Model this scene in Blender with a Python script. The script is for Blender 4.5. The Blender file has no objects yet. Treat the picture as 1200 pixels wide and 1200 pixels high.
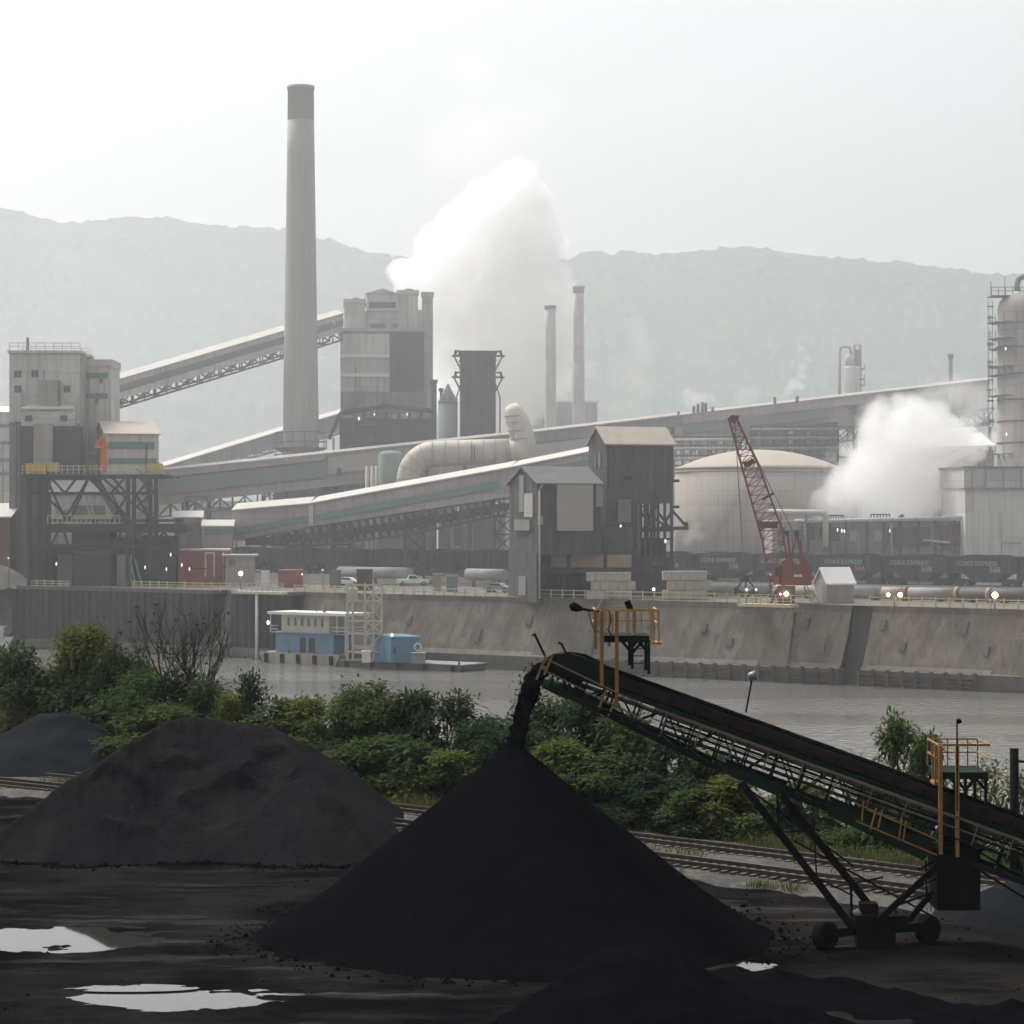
import bpy, bmesh, math, random
import numpy as np
from mathutils import Vector, Matrix, noise as mnoise

random.seed(7)
rng = np.random.default_rng(11)
scene = bpy.context.scene
COL = scene.collection
R = math.radians

# ------------------------------------------------------------------ camera
CAM_Z = 22.0
FPX = 2900.0            # focal length expressed in pixels of the 1200 px photograph
cam_data = bpy.data.cameras.new("camera")
cam = bpy.data.objects.new("camera", cam_data)
COL.objects.link(cam)
cam.location = (0, 0, CAM_Z)
cam.rotation_euler = (R(90), 0, 0)
cam_data.sensor_width = 36
cam_data.lens = 36 * FPX / 1200
cam_data.clip_start = 1
cam_data.clip_end = 20000
scene.camera = cam

# ------------------------------------------------------------------ sky, sun, exposure
SUN_EL, SUN_AZ = R(54), R(-42)          # azimuth measured from +Y towards +X
world = bpy.data.worlds.new("World")
scene.world = world
world.use_nodes = True
wn = world.node_tree
wn.nodes.clear()
sky = wn.nodes.new("ShaderNodeTexSky")
sky.sky_type = 'NISHITA'
sky.sun_disc = False
sky.sun_elevation = SUN_EL
sky.sun_rotation = SUN_AZ
sky.altitude = 0
sky.air_density = 1.0
sky.dust_density = 6.0
sky.ozone_density = 1.0
hsv = wn.nodes.new("ShaderNodeHueSaturation")
hsv.inputs['Saturation'].default_value = 0.24
bg = wn.nodes.new("ShaderNodeBackground")
bg.inputs['Strength'].default_value = 0.15
wo = wn.nodes.new("ShaderNodeOutputWorld")
wn.links.new(sky.outputs[0], hsv.inputs['Color'])
wn.links.new(hsv.outputs[0], bg.inputs['Color'])
wn.links.new(bg.outputs[0], wo.inputs['Surface'])

sd = bpy.data.lights.new("sun", 'SUN')
sd.energy = 2.8
sd.angle = R(14)
sd.color = (1.0, 0.96, 0.91)
sun = bpy.data.objects.new("sun", sd)
COL.objects.link(sun)
sdir = Vector((math.sin(SUN_AZ) * math.cos(SUN_EL), math.cos(SUN_AZ) * math.cos(SUN_EL), math.sin(SUN_EL)))
sun.rotation_euler = sdir.to_track_quat('Z', 'Y').to_euler()

vs = scene.view_settings
scene.display_settings.display_device = 'sRGB'
vs.view_transform = 'Standard'
vs.look = 'None'
vs.exposure = 0.2
vs.gamma = 1.0
vs.use_curve_mapping = False
scene.render.engine = 'CYCLES'
cy = scene.cycles
cy.use_denoising = True
cy.max_bounces = 24
cy.diffuse_bounces = 3
cy.glossy_bounces = 3
cy.transmission_bounces = 4
cy.transparent_max_bounces = 16
cy.volume_bounces = 24
cy.volume_step_rate = 0.45
cy.volume_max_steps = 512
cy.caustics_reflective = False
cy.caustics_refractive = False
cy.sample_clamp_indirect = 10.0

# ------------------------------------------------------------------ helpers
def GX(px, d):
    return (px - 600.0) / FPX * d
def ZY(py, d):
    return CAM_Z - (py - 600.0) / FPX * d
def P(px, py, d):
    return Vector((GX(px, d), d, ZY(py, d)))
def DG(py, z):                       # distance of a ground point seen at image row py
    return FPX * (CAM_Z - z) / (py - 600.0)
WATER, YARD, PLANT = 0.0, 4.0, 10.0

# quay: a straight wall running right and towards the camera
QU = Vector((0.8146, -0.580, 0)); QN = Vector((0.580, 0.8146, 0)); QO = Vector((0, 345.3, 0))
def Q(s, t, z):
    p = QO + QU * s + QN * t
    return Vector((p.x, p.y, z))
def QS(px, t=0.0):
    k = (px - 600.0) / FPX
    return (k * (345.3 + .8146 * t) - .58 * t) / (.8146 + .58 * k)
def QP(px, t, z):
    return Q(QS(px, t), t, z)

def world_origin(o):
    v = Vector((0, 0, 0))
    while o is not None:
        v = v + Vector(o.location)
        o = o.parent
    return v

class MB:
    """collects shapes and links them as one mesh object"""
    def __init__(self):
        self.v = []; self.f = []; self.smooth = []
    def add(self, verts, faces, smooth=False):
        n = len(self.v)
        self.v.extend([tuple(p) for p in verts])
        self.f.extend([tuple(i + n for i in q) for q in faces])
        self.smooth.extend([smooth] * len(faces))
        return self
    def hexa(self, b, t):
        """eight corners: bottom ring b, top ring t (counter-clockwise from above)"""
        return self.add(list(b) + list(t), [(3, 2, 1, 0), (4, 5, 6, 7), (0, 1, 5, 4), (1, 2, 6, 5), (2, 3, 7, 6), (3, 0, 4, 7)])
    def box(self, x0, x1, y0, y1, z0, z1, fr=None):
        f = fr or (lambda x, y, z: Vector((x, y, z)))
        b = [f(x0, y0, z0), f(x1, y0, z0), f(x1, y1, z0), f(x0, y1, z0)]
        t = [f(x0, y0, z1), f(x1, y0, z1), f(x1, y1, z1), f(x0, y1, z1)]
        return self.hexa(b, t)
    def bar(self, p, q, w=.2, h=None, up=None):
        p = Vector(p); q = Vector(q); h = h or w
        d = q - p
        if d.length < 1e-6: return self
        d.normalize()
        up = Vector(up) if up else Vector((0, 0, 1))
        if abs(d.dot(up)) > .98: up = Vector((1, 0, 0))
        s = d.cross(up).normalized(); u = s.cross(d).normalized()
        s *= w / 2; u *= h / 2
        b = [p - s - u, p + s - u, p + s + u, p - s + u]
        t = [q - s - u, q + s - u, q + s + u, q - s + u]
        return self.add(b + t, [(0, 1, 2, 3), (7, 6, 5, 4), (4, 5, 1, 0), (5, 6, 2, 1), (6, 7, 3, 2), (7, 4, 0, 3)])
    def tube(self, p, q, r0, r1=None, n=10, cap=True):
        return self.path([p, q], [r0, r0 if r1 is None else r1], n, cap)
    def path(self, pts, rad, n=10, cap=True):
        pts = [Vector(p) for p in pts]
        if not isinstance(rad, (list, tuple)): rad = [rad] * len(pts)
        vs_, fs = [], []
        prev = None
        for i, p in enumerate(pts):
            a = pts[min(i + 1, len(pts) - 1)] - pts[max(i - 1, 0)]
            a.normalize()
            if prev is None:
                ref = Vector((0, 0, 1)) if abs(a.z) < .9 else Vector((1, 0, 0))
                s = a.cross(ref).normalized()
            else:
                s = (prev - a * prev.dot(a))
                s.normalize()
            prev = s
            u = a.cross(s)
            for k in range(n):
                th = 2 * math.pi * k / n
                vs_.append(p + (s * math.cos(th) + u * math.sin(th)) * rad[i])
        for i in range(len(pts) - 1):
            for k in range(n):
                k2 = (k + 1) % n
                fs.append((i * n + k, i * n + k2, (i + 1) * n + k2, (i + 1) * n + k))
        self.add(vs_, fs, True)
        if cap:
            m = len(self.v) - len(vs_)
            self.f.append(tuple(m + k for k in range(n))[::-1]); self.smooth.append(False)
            e = m + (len(pts) - 1) * n
            self.f.append(tuple(e + k for k in range(n))); self.smooth.append(False)
        return self
    def lathe(self, c, prof, n=24, smooth=True):
        c = Vector(c)
        vs_, fs = [], []
        for r, z in prof:
            for k in range(n):
                th = 2 * math.pi * k / n
                vs_.append(c + Vector((r * math.cos(th), r * math.sin(th), z)))
        for i in range(len(prof) - 1):
            for k in range(n):
                k2 = (k + 1) % n
                fs.append((i * n + k, i * n + k2, (i + 1) * n + k2, (i + 1) * n + k))
        self.add(vs_, fs, smooth)
        m = len(self.v) - len(vs_)
        self.f.append(tuple(m + k for k in range(n))[::-1]); self.smooth.append(False)
        e = m + (len(prof) - 1) * n
        self.f.append(tuple(e + k for k in range(n))); self.smooth.append(False)
        return self
    def prism(self, poly, ext):
        """polygon (world points) extruded by a vector"""
        ext = Vector(ext)
        a = [Vector(p) for p in poly]; n = len(a)
        return self.add(a + [p + ext for p in a], [tuple(range(n))[::-1], tuple(range(n, 2 * n))] +
                        [(i, (i + 1) % n, n + (i + 1) % n, n + i) for i in range(n)])
    def build(self, name, mat, parent=None, org=None, recalc=True):
        o_ = world_origin(parent) if parent is not None else Vector(org or (0, 0, 0))
        me = bpy.data.meshes.new(name)
        me.from_pydata([(x - o_.x, y - o_.y, z - o_.z) for x, y, z in self.v], [], self.f)
        me.polygons.foreach_set("use_smooth", self.smooth)
        if recalc and len(self.f) < 30000:
            bm = bmesh.new(); bm.from_mesh(me)
            bmesh.ops.recalc_face_normals(bm, faces=bm.faces)
            bm.to_mesh(me); bm.free()
        me.materials.append(mat)
        ob = bpy.data.objects.new(name, me)
        COL.objects.link(ob)
        if parent is not None: ob.parent = parent
        elif org is not None: ob.location = org
        return ob

def tag(o, label=None, cat=None, group=None, kind=None):
    if label: o['label'] = label
    if cat: o['category'] = cat
    if group: o['group'] = group
    if kind: o['kind'] = kind
    return o
def thing(name, label, cat, loc=(0, 0, 0), group=None):
    o = bpy.data.objects.new(name, None)
    COL.objects.link(o)
    o.location = loc
    o.empty_display_size = .5
    return tag(o, label, cat, group)
def copy_tree(o, parent=None):
    c = o.copy()
    COL.objects.link(c)
    if parent is not None: c.parent = parent
    for ch in [x for x in bpy.data.objects if x.parent == o]:
        copy_tree(ch, c)
    return c

class Fr:
    """a local frame on the ground: x along v, y along w (away), z up"""
    def __init__(self, A, yaw):
        self.A = Vector((A[0], A[1], 0)); self.v = Vector((math.cos(yaw), math.sin(yaw), 0)); self.w = Vector((-math.sin(yaw), math.cos(yaw), 0))
    def __call__(self, x, y, z):
        p = self.A + self.v * x + self.w * y
        return Vector((p.x, p.y, z))
def pxframe(pxA, pxB, dA, yaw_deg, px0=None, px2=None, depth=None):
    """frame whose front-left corner is seen at pxA and front-right corner at pxB; returns frame, width, depth"""
    yaw = R(yaw_deg); c, s = math.cos(yaw), math.sin(yaw)
    A = Vector((GX(pxA, dA), dA, 0)); kB = (pxB - 600) / FPX
    L = (kB * A.y - A.x) / (c - kB * s)
    B = A + Vector((c, s, 0)) * L
    if depth is None:
        if px0 is not None:
            k = (px0 - 600) / FPX; depth = (A.x - k * A.y) / (s + k * c)
        else:
            k = (px2 - 600) / FPX; depth = (B.x - k * B.y) / (s + k * c)
    return Fr(A, yaw), L, abs(depth)

# ------------------------------------------------------------------ materials
def rgb(h):
    return tuple(h) + (1.0,)
def mat(name, c, c2=None, rough=.8, scale=1.0, amount=.5, streak=0.0, metal=0.0, bump=0.0, bscale=8.0, spec=.3, detail=6.0, c3=None, s3=4.0, panels=None):
    """base colour c patched with c2 by noise; streak adds rain/rust streaks running down; c3 is a finer stain"""
    m = bpy.data.materials.new(name)
    m.use_nodes = True
    nt = m.node_tree; nt.nodes.clear()
    out = nt.nodes.new("ShaderNodeOutputMaterial")
    b = nt.nodes.new("ShaderNodeBsdfPrincipled")
    nt.links.new(b.outputs[0], out.inputs[0])
    b.inputs['Roughness'].default_value = rough
    b.inputs['Metallic'].default_value = metal
    b.inputs['Specular IOR Level'].default_value = spec
    tc = nt.nodes.new("ShaderNodeTexCoord")
    def ramp(src, lo, hi, amt):
        mr = nt.nodes.new("ShaderNodeMapRange")
        mr.inputs['From Min'].default_value = lo; mr.inputs['From Max'].default_value = hi
        mr.inputs['To Max'].default_value = amt
        nt.links.new(src, mr.inputs['Value'])
        return mr.outputs[0]
    def mix(a, bcol, fac):
        mx = nt.nodes.new("ShaderNodeMix"); mx.data_type = 'RGBA'
        nt.links.new(fac, mx.inputs['Factor'])
        nt.links.new(a, mx.inputs['A'])
        mx.inputs['B'].default_value = rgb(bcol)
        return mx.outputs['Result']
    base = nt.nodes.new("ShaderNodeRGB"); base.outputs[0].default_value = rgb(c)
    col = base.outputs[0]
    if c2 is not None:
        n = nt.nodes.new("ShaderNodeTexNoise"); n.inputs['Scale'].default_value = scale; n.inputs['Detail'].default_value = detail
        n.inputs['Roughness'].default_value = .62
        nt.links.new(tc.outputs['Object'], n.inputs['Vector'])
        col = mix(col, c2, ramp(n.outputs['Fac'], .38, .66, amount))
        if streak > 0:
            mp = nt.nodes.new("ShaderNodeMapping"); mp.inputs['Scale'].default_value = (1.6, 1.6, .07)
            nt.links.new(tc.outputs['Object'], mp.inputs['Vector'])
            n2 = nt.nodes.new("ShaderNodeTexNoise"); n2.inputs['Scale'].default_value = 1.0; n2.inputs['Detail'].default_value = 5
            nt.links.new(mp.outputs[0], n2.inputs['Vector'])
            col = mix(col, c3 or c2, ramp(n2.outputs['Fac'], .48, .72, streak))
        elif c3 is not None:
            n3 = nt.nodes.new("ShaderNodeTexNoise"); n3.inputs['Scale'].default_value = s3; n3.inputs['Detail'].default_value = 6
            nt.links.new(tc.outputs['Object'], n3.inputs['Vector'])
            col = mix(col, c3, ramp(n3.outputs['Fac'], .5, .7, .7))
    if panels:                       # sheeting: each panel a little different, dark laps between them
        sx = nt.nodes.new("ShaderNodeSeparateXYZ"); nt.links.new(tc.outputs['Object'], sx.inputs[0])
        ma = nt.nodes.new("ShaderNodeMath"); ma.operation = 'MULTIPLY_ADD'; nt.links.new(sx.outputs['Y'], ma.inputs[0]); ma.inputs[1].default_value = .45; nt.links.new(sx.outputs['X'], ma.inputs[2])
        cx = nt.nodes.new("ShaderNodeCombineXYZ"); nt.links.new(ma.outputs[0], cx.inputs['X']); nt.links.new(sx.outputs['Z'], cx.inputs['Y'])
        bk = nt.nodes.new("ShaderNodeTexBrick"); nt.links.new(cx.outputs[0], bk.inputs['Vector'])
        bk.inputs['Scale'].default_value = 1.0; bk.inputs['Brick Width'].default_value = panels[0]; bk.inputs['Row Height'].default_value = panels[1]; bk.inputs['Mortar Size'].default_value = .035
        bk.inputs['Color1'].default_value = (1, 1, 1, 1); bk.inputs['Color2'].default_value = (.80, .79, .77, 1); bk.inputs['Mortar'].default_value = (.62, .6, .58, 1)
        bk.offset = 0.37; bk.inputs['Bias'].default_value = -.25
        mu = nt.nodes.new("ShaderNodeMix"); mu.data_type = 'RGBA'; mu.blend_type = 'MULTIPLY'; mu.inputs['Factor'].default_value = 1
        nt.links.new(col, mu.inputs['A']); nt.links.new(bk.outputs['Color'], mu.inputs['B']); col = mu.outputs['Result']
    nt.links.new(col, b.inputs['Base Color'])
    if bump > 0:
        n4 = nt.nodes.new("ShaderNodeTexNoise"); n4.inputs['Scale'].default_value = bscale; n4.inputs['Detail'].default_value = 8
        n4.inputs['Roughness'].default_value = .7
        nt.links.new(tc.outputs['Object'], n4.inputs['Vector'])
        bp = nt.nodes.new("ShaderNodeBump"); bp.inputs['Strength'].default_value = 1.0; bp.inputs['Distance'].default_value = bump
        nt.links.new(n4.outputs['Fac'], bp.inputs['Height'])
        nt.links.new(bp.outputs[0], b.inputs['Normal'])
    return m
def lamp_mat(name, c, strength):
    m = bpy.data.materials.new(name); m.use_nodes = True
    b = m.node_tree.nodes['Principled BSDF']
    b.inputs['Base Color'].default_value = rgb(c)
    b.inputs['Emission Color'].default_value = rgb(c)
    b.inputs['Emission Strength'].default_value = strength
    return m

M = {}
M['coal'] = mat('coal', (.0035, .0037, .005), (.007, .007, .0085), .85, .9, .6, bump=.16, bscale=5, spec=.0)
M['coal_grey'] = mat('weathered_coal', (.014, .0145, .017), (.026, .0255, .027), .9, .35, .8, bump=.20, bscale=5, spec=.0)
M['coal_blue'] = mat('fine_coal', (.012, .0135, .017), (.021, .022, .026), .9, .5, .7, bump=.05, bscale=5, spec=.0)
M['conc'] = mat('concrete', (.19, .165, .135), (.10, .09, .082), .9, .22, .9, streak=.85, c3=(.12, .08, .055), bump=.05, bscale=1.5)
M['conc_dark'] = mat('dark_concrete', (.14, .125, .11), (.09, .08, .075), .9, .3, .8, streak=.5, bump=.03, bscale=2)
M['sheetpile'] = mat('sheet_piling', (.034, .038, .043), (.055, .053, .053), .8, .12, .7, streak=.5, c3=(.10, .075, .06), bump=.02, bscale=2)
M['block'] = mat('concrete_block', (.50, .46, .40), (.36, .335, .29), .9, .5, .8, bump=.02)
M['timber'] = mat('old_timber', (.11, .085, .07), (.07, .06, .055), .9, .7, .8, bump=.02)
M['white_clad'] = mat('white_cladding', (.66, .65, .62), (.56, .55, .52), .7, .12, .7, streak=.6, c3=(.42, .35, .28), panels=(2.6, 4.0))
M['pale_clad'] = mat('pale_cladding', (.54, .52, .49), (.45, .43, .41), .7, .12, .7, streak=.6, c3=(.33, .27, .22), panels=(2.6, 3.4))
M['mauve_clad'] = mat('dusty_cladding', (.43, .39, .37), (.36, .33, .31), .8, .1, .7, streak=.55, c3=(.27, .22, .18), panels=(3.2, 3.0))
M['grey_clad'] = mat('grey_cladding', (.25, .25, .26), (.19, .19, .2), .8, .15, .7, streak=.55, c3=(.13, .11, .095), panels=(2.4, 3.0))
M['dark_clad'] = mat('dark_cladding', (.085, .085, .095), (.06, .06, .066), .8, .2, .7, streak=.5, c3=(.045, .04, .038), panels=(2.0, 3.0))
M['soot_clad'] = mat('sooty_cladding', (.075, .07, .07), (.13, .12, .115), .85, .5, .55, streak=.7, c3=(.16, .14, .125), panels=(1.1, 5.0))
M['green_band'] = mat('green_band', (.13, .24, .22), (.17, .26, .24), .7, .3, .6, streak=.3, c3=(.17, .2, .19))
M['grey_green'] = mat('faded_green_band', (.22, .26, .25), (.18, .22, .21), .8, .2, .6, streak=.3, c3=(.25, .26, .25))
M['pale_green'] = mat('pale_green_panel', (.23, .275, .25), (.18, .22, .2), .8, .3, .6, streak=.3)
M['roof_light'] = mat('pale_roof', (.58, .55, .50), (.48, .45, .41), .7, .2, .6)
M['roof_tan'] = mat('tan_roof', (.44, .37, .31), (.52, .45, .38), .8, .3, .8, c3=(.36, .28, .22), s3=.6)
M['roof_dark'] = mat('grey_roof', (.15, .145, .145), (.11, .105, .105), .8, .3, .7)
M['tan'] = mat('tan_panel', (.42, .32, .21), (.34, .25, .17), .8, .4, .7, streak=.3)
M['cream_panel'] = mat('cream_panel', (.44, .41, .37), (.37, .345, .31), .8, .2, .6, streak=.3)
M['tank'] = mat('tank_paint', (.43, .385, .34), (.38, .34, .30), .7, .06, .7, streak=.45, c3=(.27, .22, .18), panels=(4.5, 2.6))
M['tank_roof'] = mat('tank_roof_paint', (.40, .345, .29), (.45, .39, .33), .8, .1, .7)
M['chim'] = mat('chimney_concrete', (.43, .405, .385), (.37, .35, .335), .85, .06, .7, streak=.3, c3=(.25, .24, .235))
M['chim_cap'] = mat('chimney_soot', (.385, .365, .35), (.40, .38, .365), .85, .1, .7)
M['steel_dark'] = mat('dark_steel', (.045, .047, .052), (.07, .062, .058), .7, .8, .7, spec=.3)
M['steel_grey'] = mat('grey_steel', (.17, .17, .175), (.12, .115, .11), .7, .8, .6)
M['steel_pale'] = mat('pale_steel', (.42, .41, .39), (.3, .29, .27), .6, .8, .6)
M['rust'] = mat('rusty_steel', (.12, .075, .055), (.07, .055, .05), .8, 1.0, .7)
M['duct'] = mat('cream_duct', (.62, .57, .49), (.52, .47, .40), .6, .15, .7, streak=.4, c3=(.36, .31, .26))
M['yellow'] = mat('yellow_paint', (.58, .42, .14), (.46, .32, .12), .6, .7, .6)
M['yellow_pale'] = mat('pale_yellow_paint', (.62, .53, .32), (.5, .42, .25), .6, .7, .6)
M['cream_rail'] = mat('cream_rail_paint', (.56, .52, .42), (.46, .42, .33), .6, .7, .6)
M['orange'] = mat('orange_paint', (.62, .17, .05), (.45, .13, .05), .6, .7, .6)
M['red'] = mat('red_paint', (.22, .065, .06), (.17, .055, .052), .5, .6, .6)
M['red_faded'] = mat('faded_red_paint', (.33, .09, .09), (.26, .08, .08), .7, .4, .6, streak=.3)
M['brick'] = mat('red_brick', (.17, .075, .065), (.13, .065, .06), .9, .4, .7)
M['blue'] = mat('blue_paint', (.17, .26, .38), (.14, .21, .32), .6, .4, .6, streak=.25, c3=(.16, .22, .3))
M['blue_teal'] = mat('light_blue_paint', (.12, .26, .37), (.10, .22, .31), .6, .4, .6)
M['cream'] = mat('cream_paint', (.58, .54, .44), (.48, .44, .36), .6, .4, .6, streak=.3)
M['white'] = mat('white_paint', (.78, .77, .74), (.68, .66, .63), .5, .5, .5)
M['hull'] = mat('rusty_hull', (.46, .42, .37), (.30, .26, .22), .8, .35, .7, streak=.5, c3=(.12, .09, .07))
M['hull_dark'] = mat('dark_hull', (.09, .085, .085), (.13, .11, .10), .7, .4, .7, streak=.4)
M['deck'] = mat('barge_deck', (.34, .32, .30), (.22, .2, .185), .8, .5, .7)
M['glass_dark'] = mat('dark_window', (.03, .033, .038), (.05, .052, .056), .25, .5, .5, spec=.5)
M['window_grey'] = mat('grey_window', (.10, .105, .115), (.13, .13, .135), .4, .5, .5)  # one mid-grey tone for panes, louvres and vents
M['car_body'] = mat('hopper_car_paint', (.052, .056, .064), (.075, .07, .068), .7, .5, .6, streak=.5, c3=(.085, .065, .055))
M['letter_white'] = mat('white_lettering', (.36, .36, .36), (.2, .2, .2), .7, 3.0, .7)
M['letter_orange'] = mat('orange_lettering', (.42, .2, .12), (.3, .15, .1), .7, 3.0, .7)
M['letter_yellow'] = mat('yellow_lettering', (.5, .36, .14), (.36, .26, .12), .7, 3.0, .7)
M['belt'] = mat('rubber_belt', (.026, .018, .016), (.042, .029, .024), .8, 1.2, .7, bump=.01, bscale=12, spec=.08)
M['mach_green'] = mat('machine_green', (.008, .022, .013), (.014, .016, .012), .75, 1.2, .7, spec=.06)
M['mach_green_light'] = mat('worn_machine_green', (.014, .042, .022), (.018, .026, .016), .75, .8, .7, spec=.06)
M['mach_black'] = mat('coal_covered_steel', (.006, .0065, .007), (.014, .013, .013), .85, 2.0, .6, spec=.05)
M['mach_orange'] = mat('orange_railing_paint', (.36, .19, .065), (.2, .11, .05), .6, 3.0, .8)
M['mach_yellow'] = mat('yellow_railing_paint', (.50, .33, .13), (.34, .2, .08), .6, 3.0, .7)
M['mach_rail'] = mat('worn_handrail', (.12, .10, .075), (.2, .14, .09), .6, 3.0, .7)
M['tyre'] = mat('tyre_rubber', (.008, .008, .008), (.016, .015, .015), .9, 3.0, .6, spec=.05)
M['metal_light'] = mat('galvanised_steel', (.33, .33, .33), (.24, .24, .24), .5, 2.0, .6, metal=.3)
M['rail_steel'] = mat('rail_steel', (.17, .15, .14), (.10, .08, .07), .45, 1.5, .6, metal=.4)
M['rail_rust'] = mat('rail_web', (.04, .03, .026), (.06, .04, .033), .8, 2, .6)
M['lamp_orange'] = lamp_mat('lit_sodium_lamp', (1.0, .55, .22), 16)
M['lamp_white'] = lamp_mat('lit_white_lamp', (1.0, .90, .78), 1.1)
M['lamp_red'] = lamp_mat('lit_red_lamp', (1.0, .35, .30), 6)

# ------------------------------------------------------------------ value noise on arrays
_tab = rng.random((256, 256))
def vnoise(x, y):
    xi = np.floor(x).astype(int); yi = np.floor(y).astype(int)
    fx = x - xi; fy = y - yi
    fx = fx * fx * (3 - 2 * fx); fy = fy * fy * (3 - 2 * fy)
    g = lambda a, b: _tab[a & 255, b & 255]
    return (g(xi, yi) * (1 - fx) + g(xi + 1, yi) * fx) * (1 - fy) + (g(xi, yi + 1) * (1 - fx) + g(xi + 1, yi + 1) * fx) * fy
def fbm(x, y, o=5, gain=.5):
    s = 0; a = 1.0; t = 0
    for i in range(o):
        s = s + a * (vnoise(x * 2 ** i + 17.3 * i, y * 2 ** i + 5.1 * i) - .5); t += a; a *= gain
    return s / t * 2
def sstep(a, b, x):
    t = np.clip((x - a) / (b - a), 0, 1)
    return t * t * (3 - 2 * t)
def grid_mesh(name, X, Y, Z, m, smooth=True):
    r, c = X.shape
    v = np.stack([X, Y, Z], -1).reshape(-1, 3)
    i = np.arange(r * c).reshape(r, c)
    f = np.stack([i[:-1, :-1], i[:-1, 1:], i[1:, 1:], i[1:, :-1]], -1).reshape(-1, 4)
    me = bpy.data.meshes.new(name)
    me.from_pydata(v.tolist(), [], f.tolist())
    me.polygons.foreach_set("use_smooth", [smooth] * len(f))
    me.materials.append(m)
    ob = bpy.data.objects.new(name, me); COL.objects.link(ob)
    return ob

# ------------------------------------------------------------------ haze
def haze_box():
    m = bpy.data.materials.new('haze'); m.use_nodes = True
    nt = m.node_tree; nt.nodes.clear()
    o = nt.nodes.new("ShaderNodeOutputMaterial"); v = nt.nodes.new("ShaderNodeVolumePrincipled")
    v.inputs['Color'].default_value = (.86, .952, .972, 1)
    v.inputs['Density'].default_value = HAZE_D
    v.inputs['Anisotropy'].default_value = .35
    nt.links.new(v.outputs[0], o.inputs['Volume'])
    ob = MB().box(-3200, 3200, -80, 7200, -3.2, 790).build('haze', m)
    return tag(ob, 'thin grey haze hanging over the river, works and hills', 'haze', kind='stuff')
HAZE_D = 7.0e-5
haze_box()
def works_smoke():
    m = bpy.data.materials.new('works_smoke'); m.use_nodes = True
    nt = m.node_tree; nt.nodes.clear()
    o = nt.nodes.new("ShaderNodeOutputMaterial"); v = nt.nodes.new("ShaderNodeVolumePrincipled")
    v.inputs['Color'].default_value = (.94, .957, .975, 1); v.inputs['Density'].default_value = SMOKE_D; v.inputs['Anisotropy'].default_value = .35
    nt.links.new(v.outputs[0], o.inputs['Volume'])
    a, b, c, e = Q(-520, -45, 0), Q(520, -45, 0), Q(520, 420, 0), Q(-520, 420, 0)
    up = Vector((0, 0, 1))
    ob = MB().hexa([p - up * 2.6 for p in (a, b, c, e)], [p + up * 210 for p in (a, b, c, e)]).build('works_smoke', m)
    return tag(ob, 'thin pale smoke and steam hanging in the air over the whole works', 'smoke', kind='stuff')
SMOKE_D = 1.05e-3
works_smoke()

# ------------------------------------------------------------------ hills
def hills():
    m = bpy.data.materials.new('wooded_hillside'); m.use_nodes = True
    nt = m.node_tree; b = nt.nodes['Principled BSDF']; b.inputs['Roughness'].default_value = .95
    b.inputs['Specular IOR Level'].default_value = .1
    tc = nt.nodes.new("ShaderNodeTexCoord"); n = nt.nodes.new("ShaderNodeTexNoise"); n.inputs['Scale'].default_value = .014; n.inputs['Detail'].default_value = 8
    n.inputs['Roughness'].default_value = .7
    cr = nt.nodes.new("ShaderNodeValToRGB")
    cr.color_ramp.elements[0].position = .35; cr.color_ramp.elements[0].color = (.015, .034, .026, 1)
    cr.color_ramp.elements[1].position = .68; cr.color_ramp.elements[1].color = (.075, .095, .05, 1)
    nt.links.new(tc.outputs['Object'], n.inputs['Vector']); nt.links.new(n.outputs['Fac'], cr.inputs[0]); nt.links.new(cr.outputs[0], b.inputs['Base Color'])
    prof = [(-400, 225), (-150, 228), (0, 240), (30, 246), (75, 258), (110, 257), (160, 254), (190, 252), (255, 258), (335, 266), (370, 272), (400, 279), (440, 290), (465, 297),
            (520, 304), (600, 306), (660, 300), (700, 293), (760, 294), (800, 291), (850, 289), (900, 291), (950, 298), (1000, 301), (1060, 304), (1110, 309), (1160, 314), (1200, 318), (1500, 330), (1800, 336)]
    px = np.linspace(-300, 1500, 720)
    d = np.concatenate([np.linspace(2900, 4750, 90), np.linspace(4765, 5300, 60), np.linspace(5340, 6800, 14)])
    PX, D = np.meshgrid(px, d)
    top = np.interp(px, [p for p, _ in prof], [y for _, y in prof])
    H = CAM_Z + (600 - top) / FPX * 5100
    t = (D - 2900) / (5100 - 2900)
    shape = np.where(t < 1, np.clip(t, 0, 1) ** 1.05, np.clip(1 - (t - 1) * .8, .4, 1))
    X = (PX - 600) / FPX * D
    big = fbm(X / 600 + 3, D / 900 + 9, 4) * 60 * np.clip(1 - np.abs(t - .5) * 2, 0, 1)
    can = (1 - np.abs(fbm(X / 30., D / 38., 3)) * 2) * 9.0 + fbm(X / 11., D / 11., 2) * 5.0 + fbm(X / 110., D / 150., 3) * 11
    Z = PLANT - .4 + (H - PLANT - 12) * shape + big + can * sstep(.02, .1, t)
    ob = grid_mesh('hills', X, D, Z, m)
    tag(ob, kind='structure')
hills()

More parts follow.
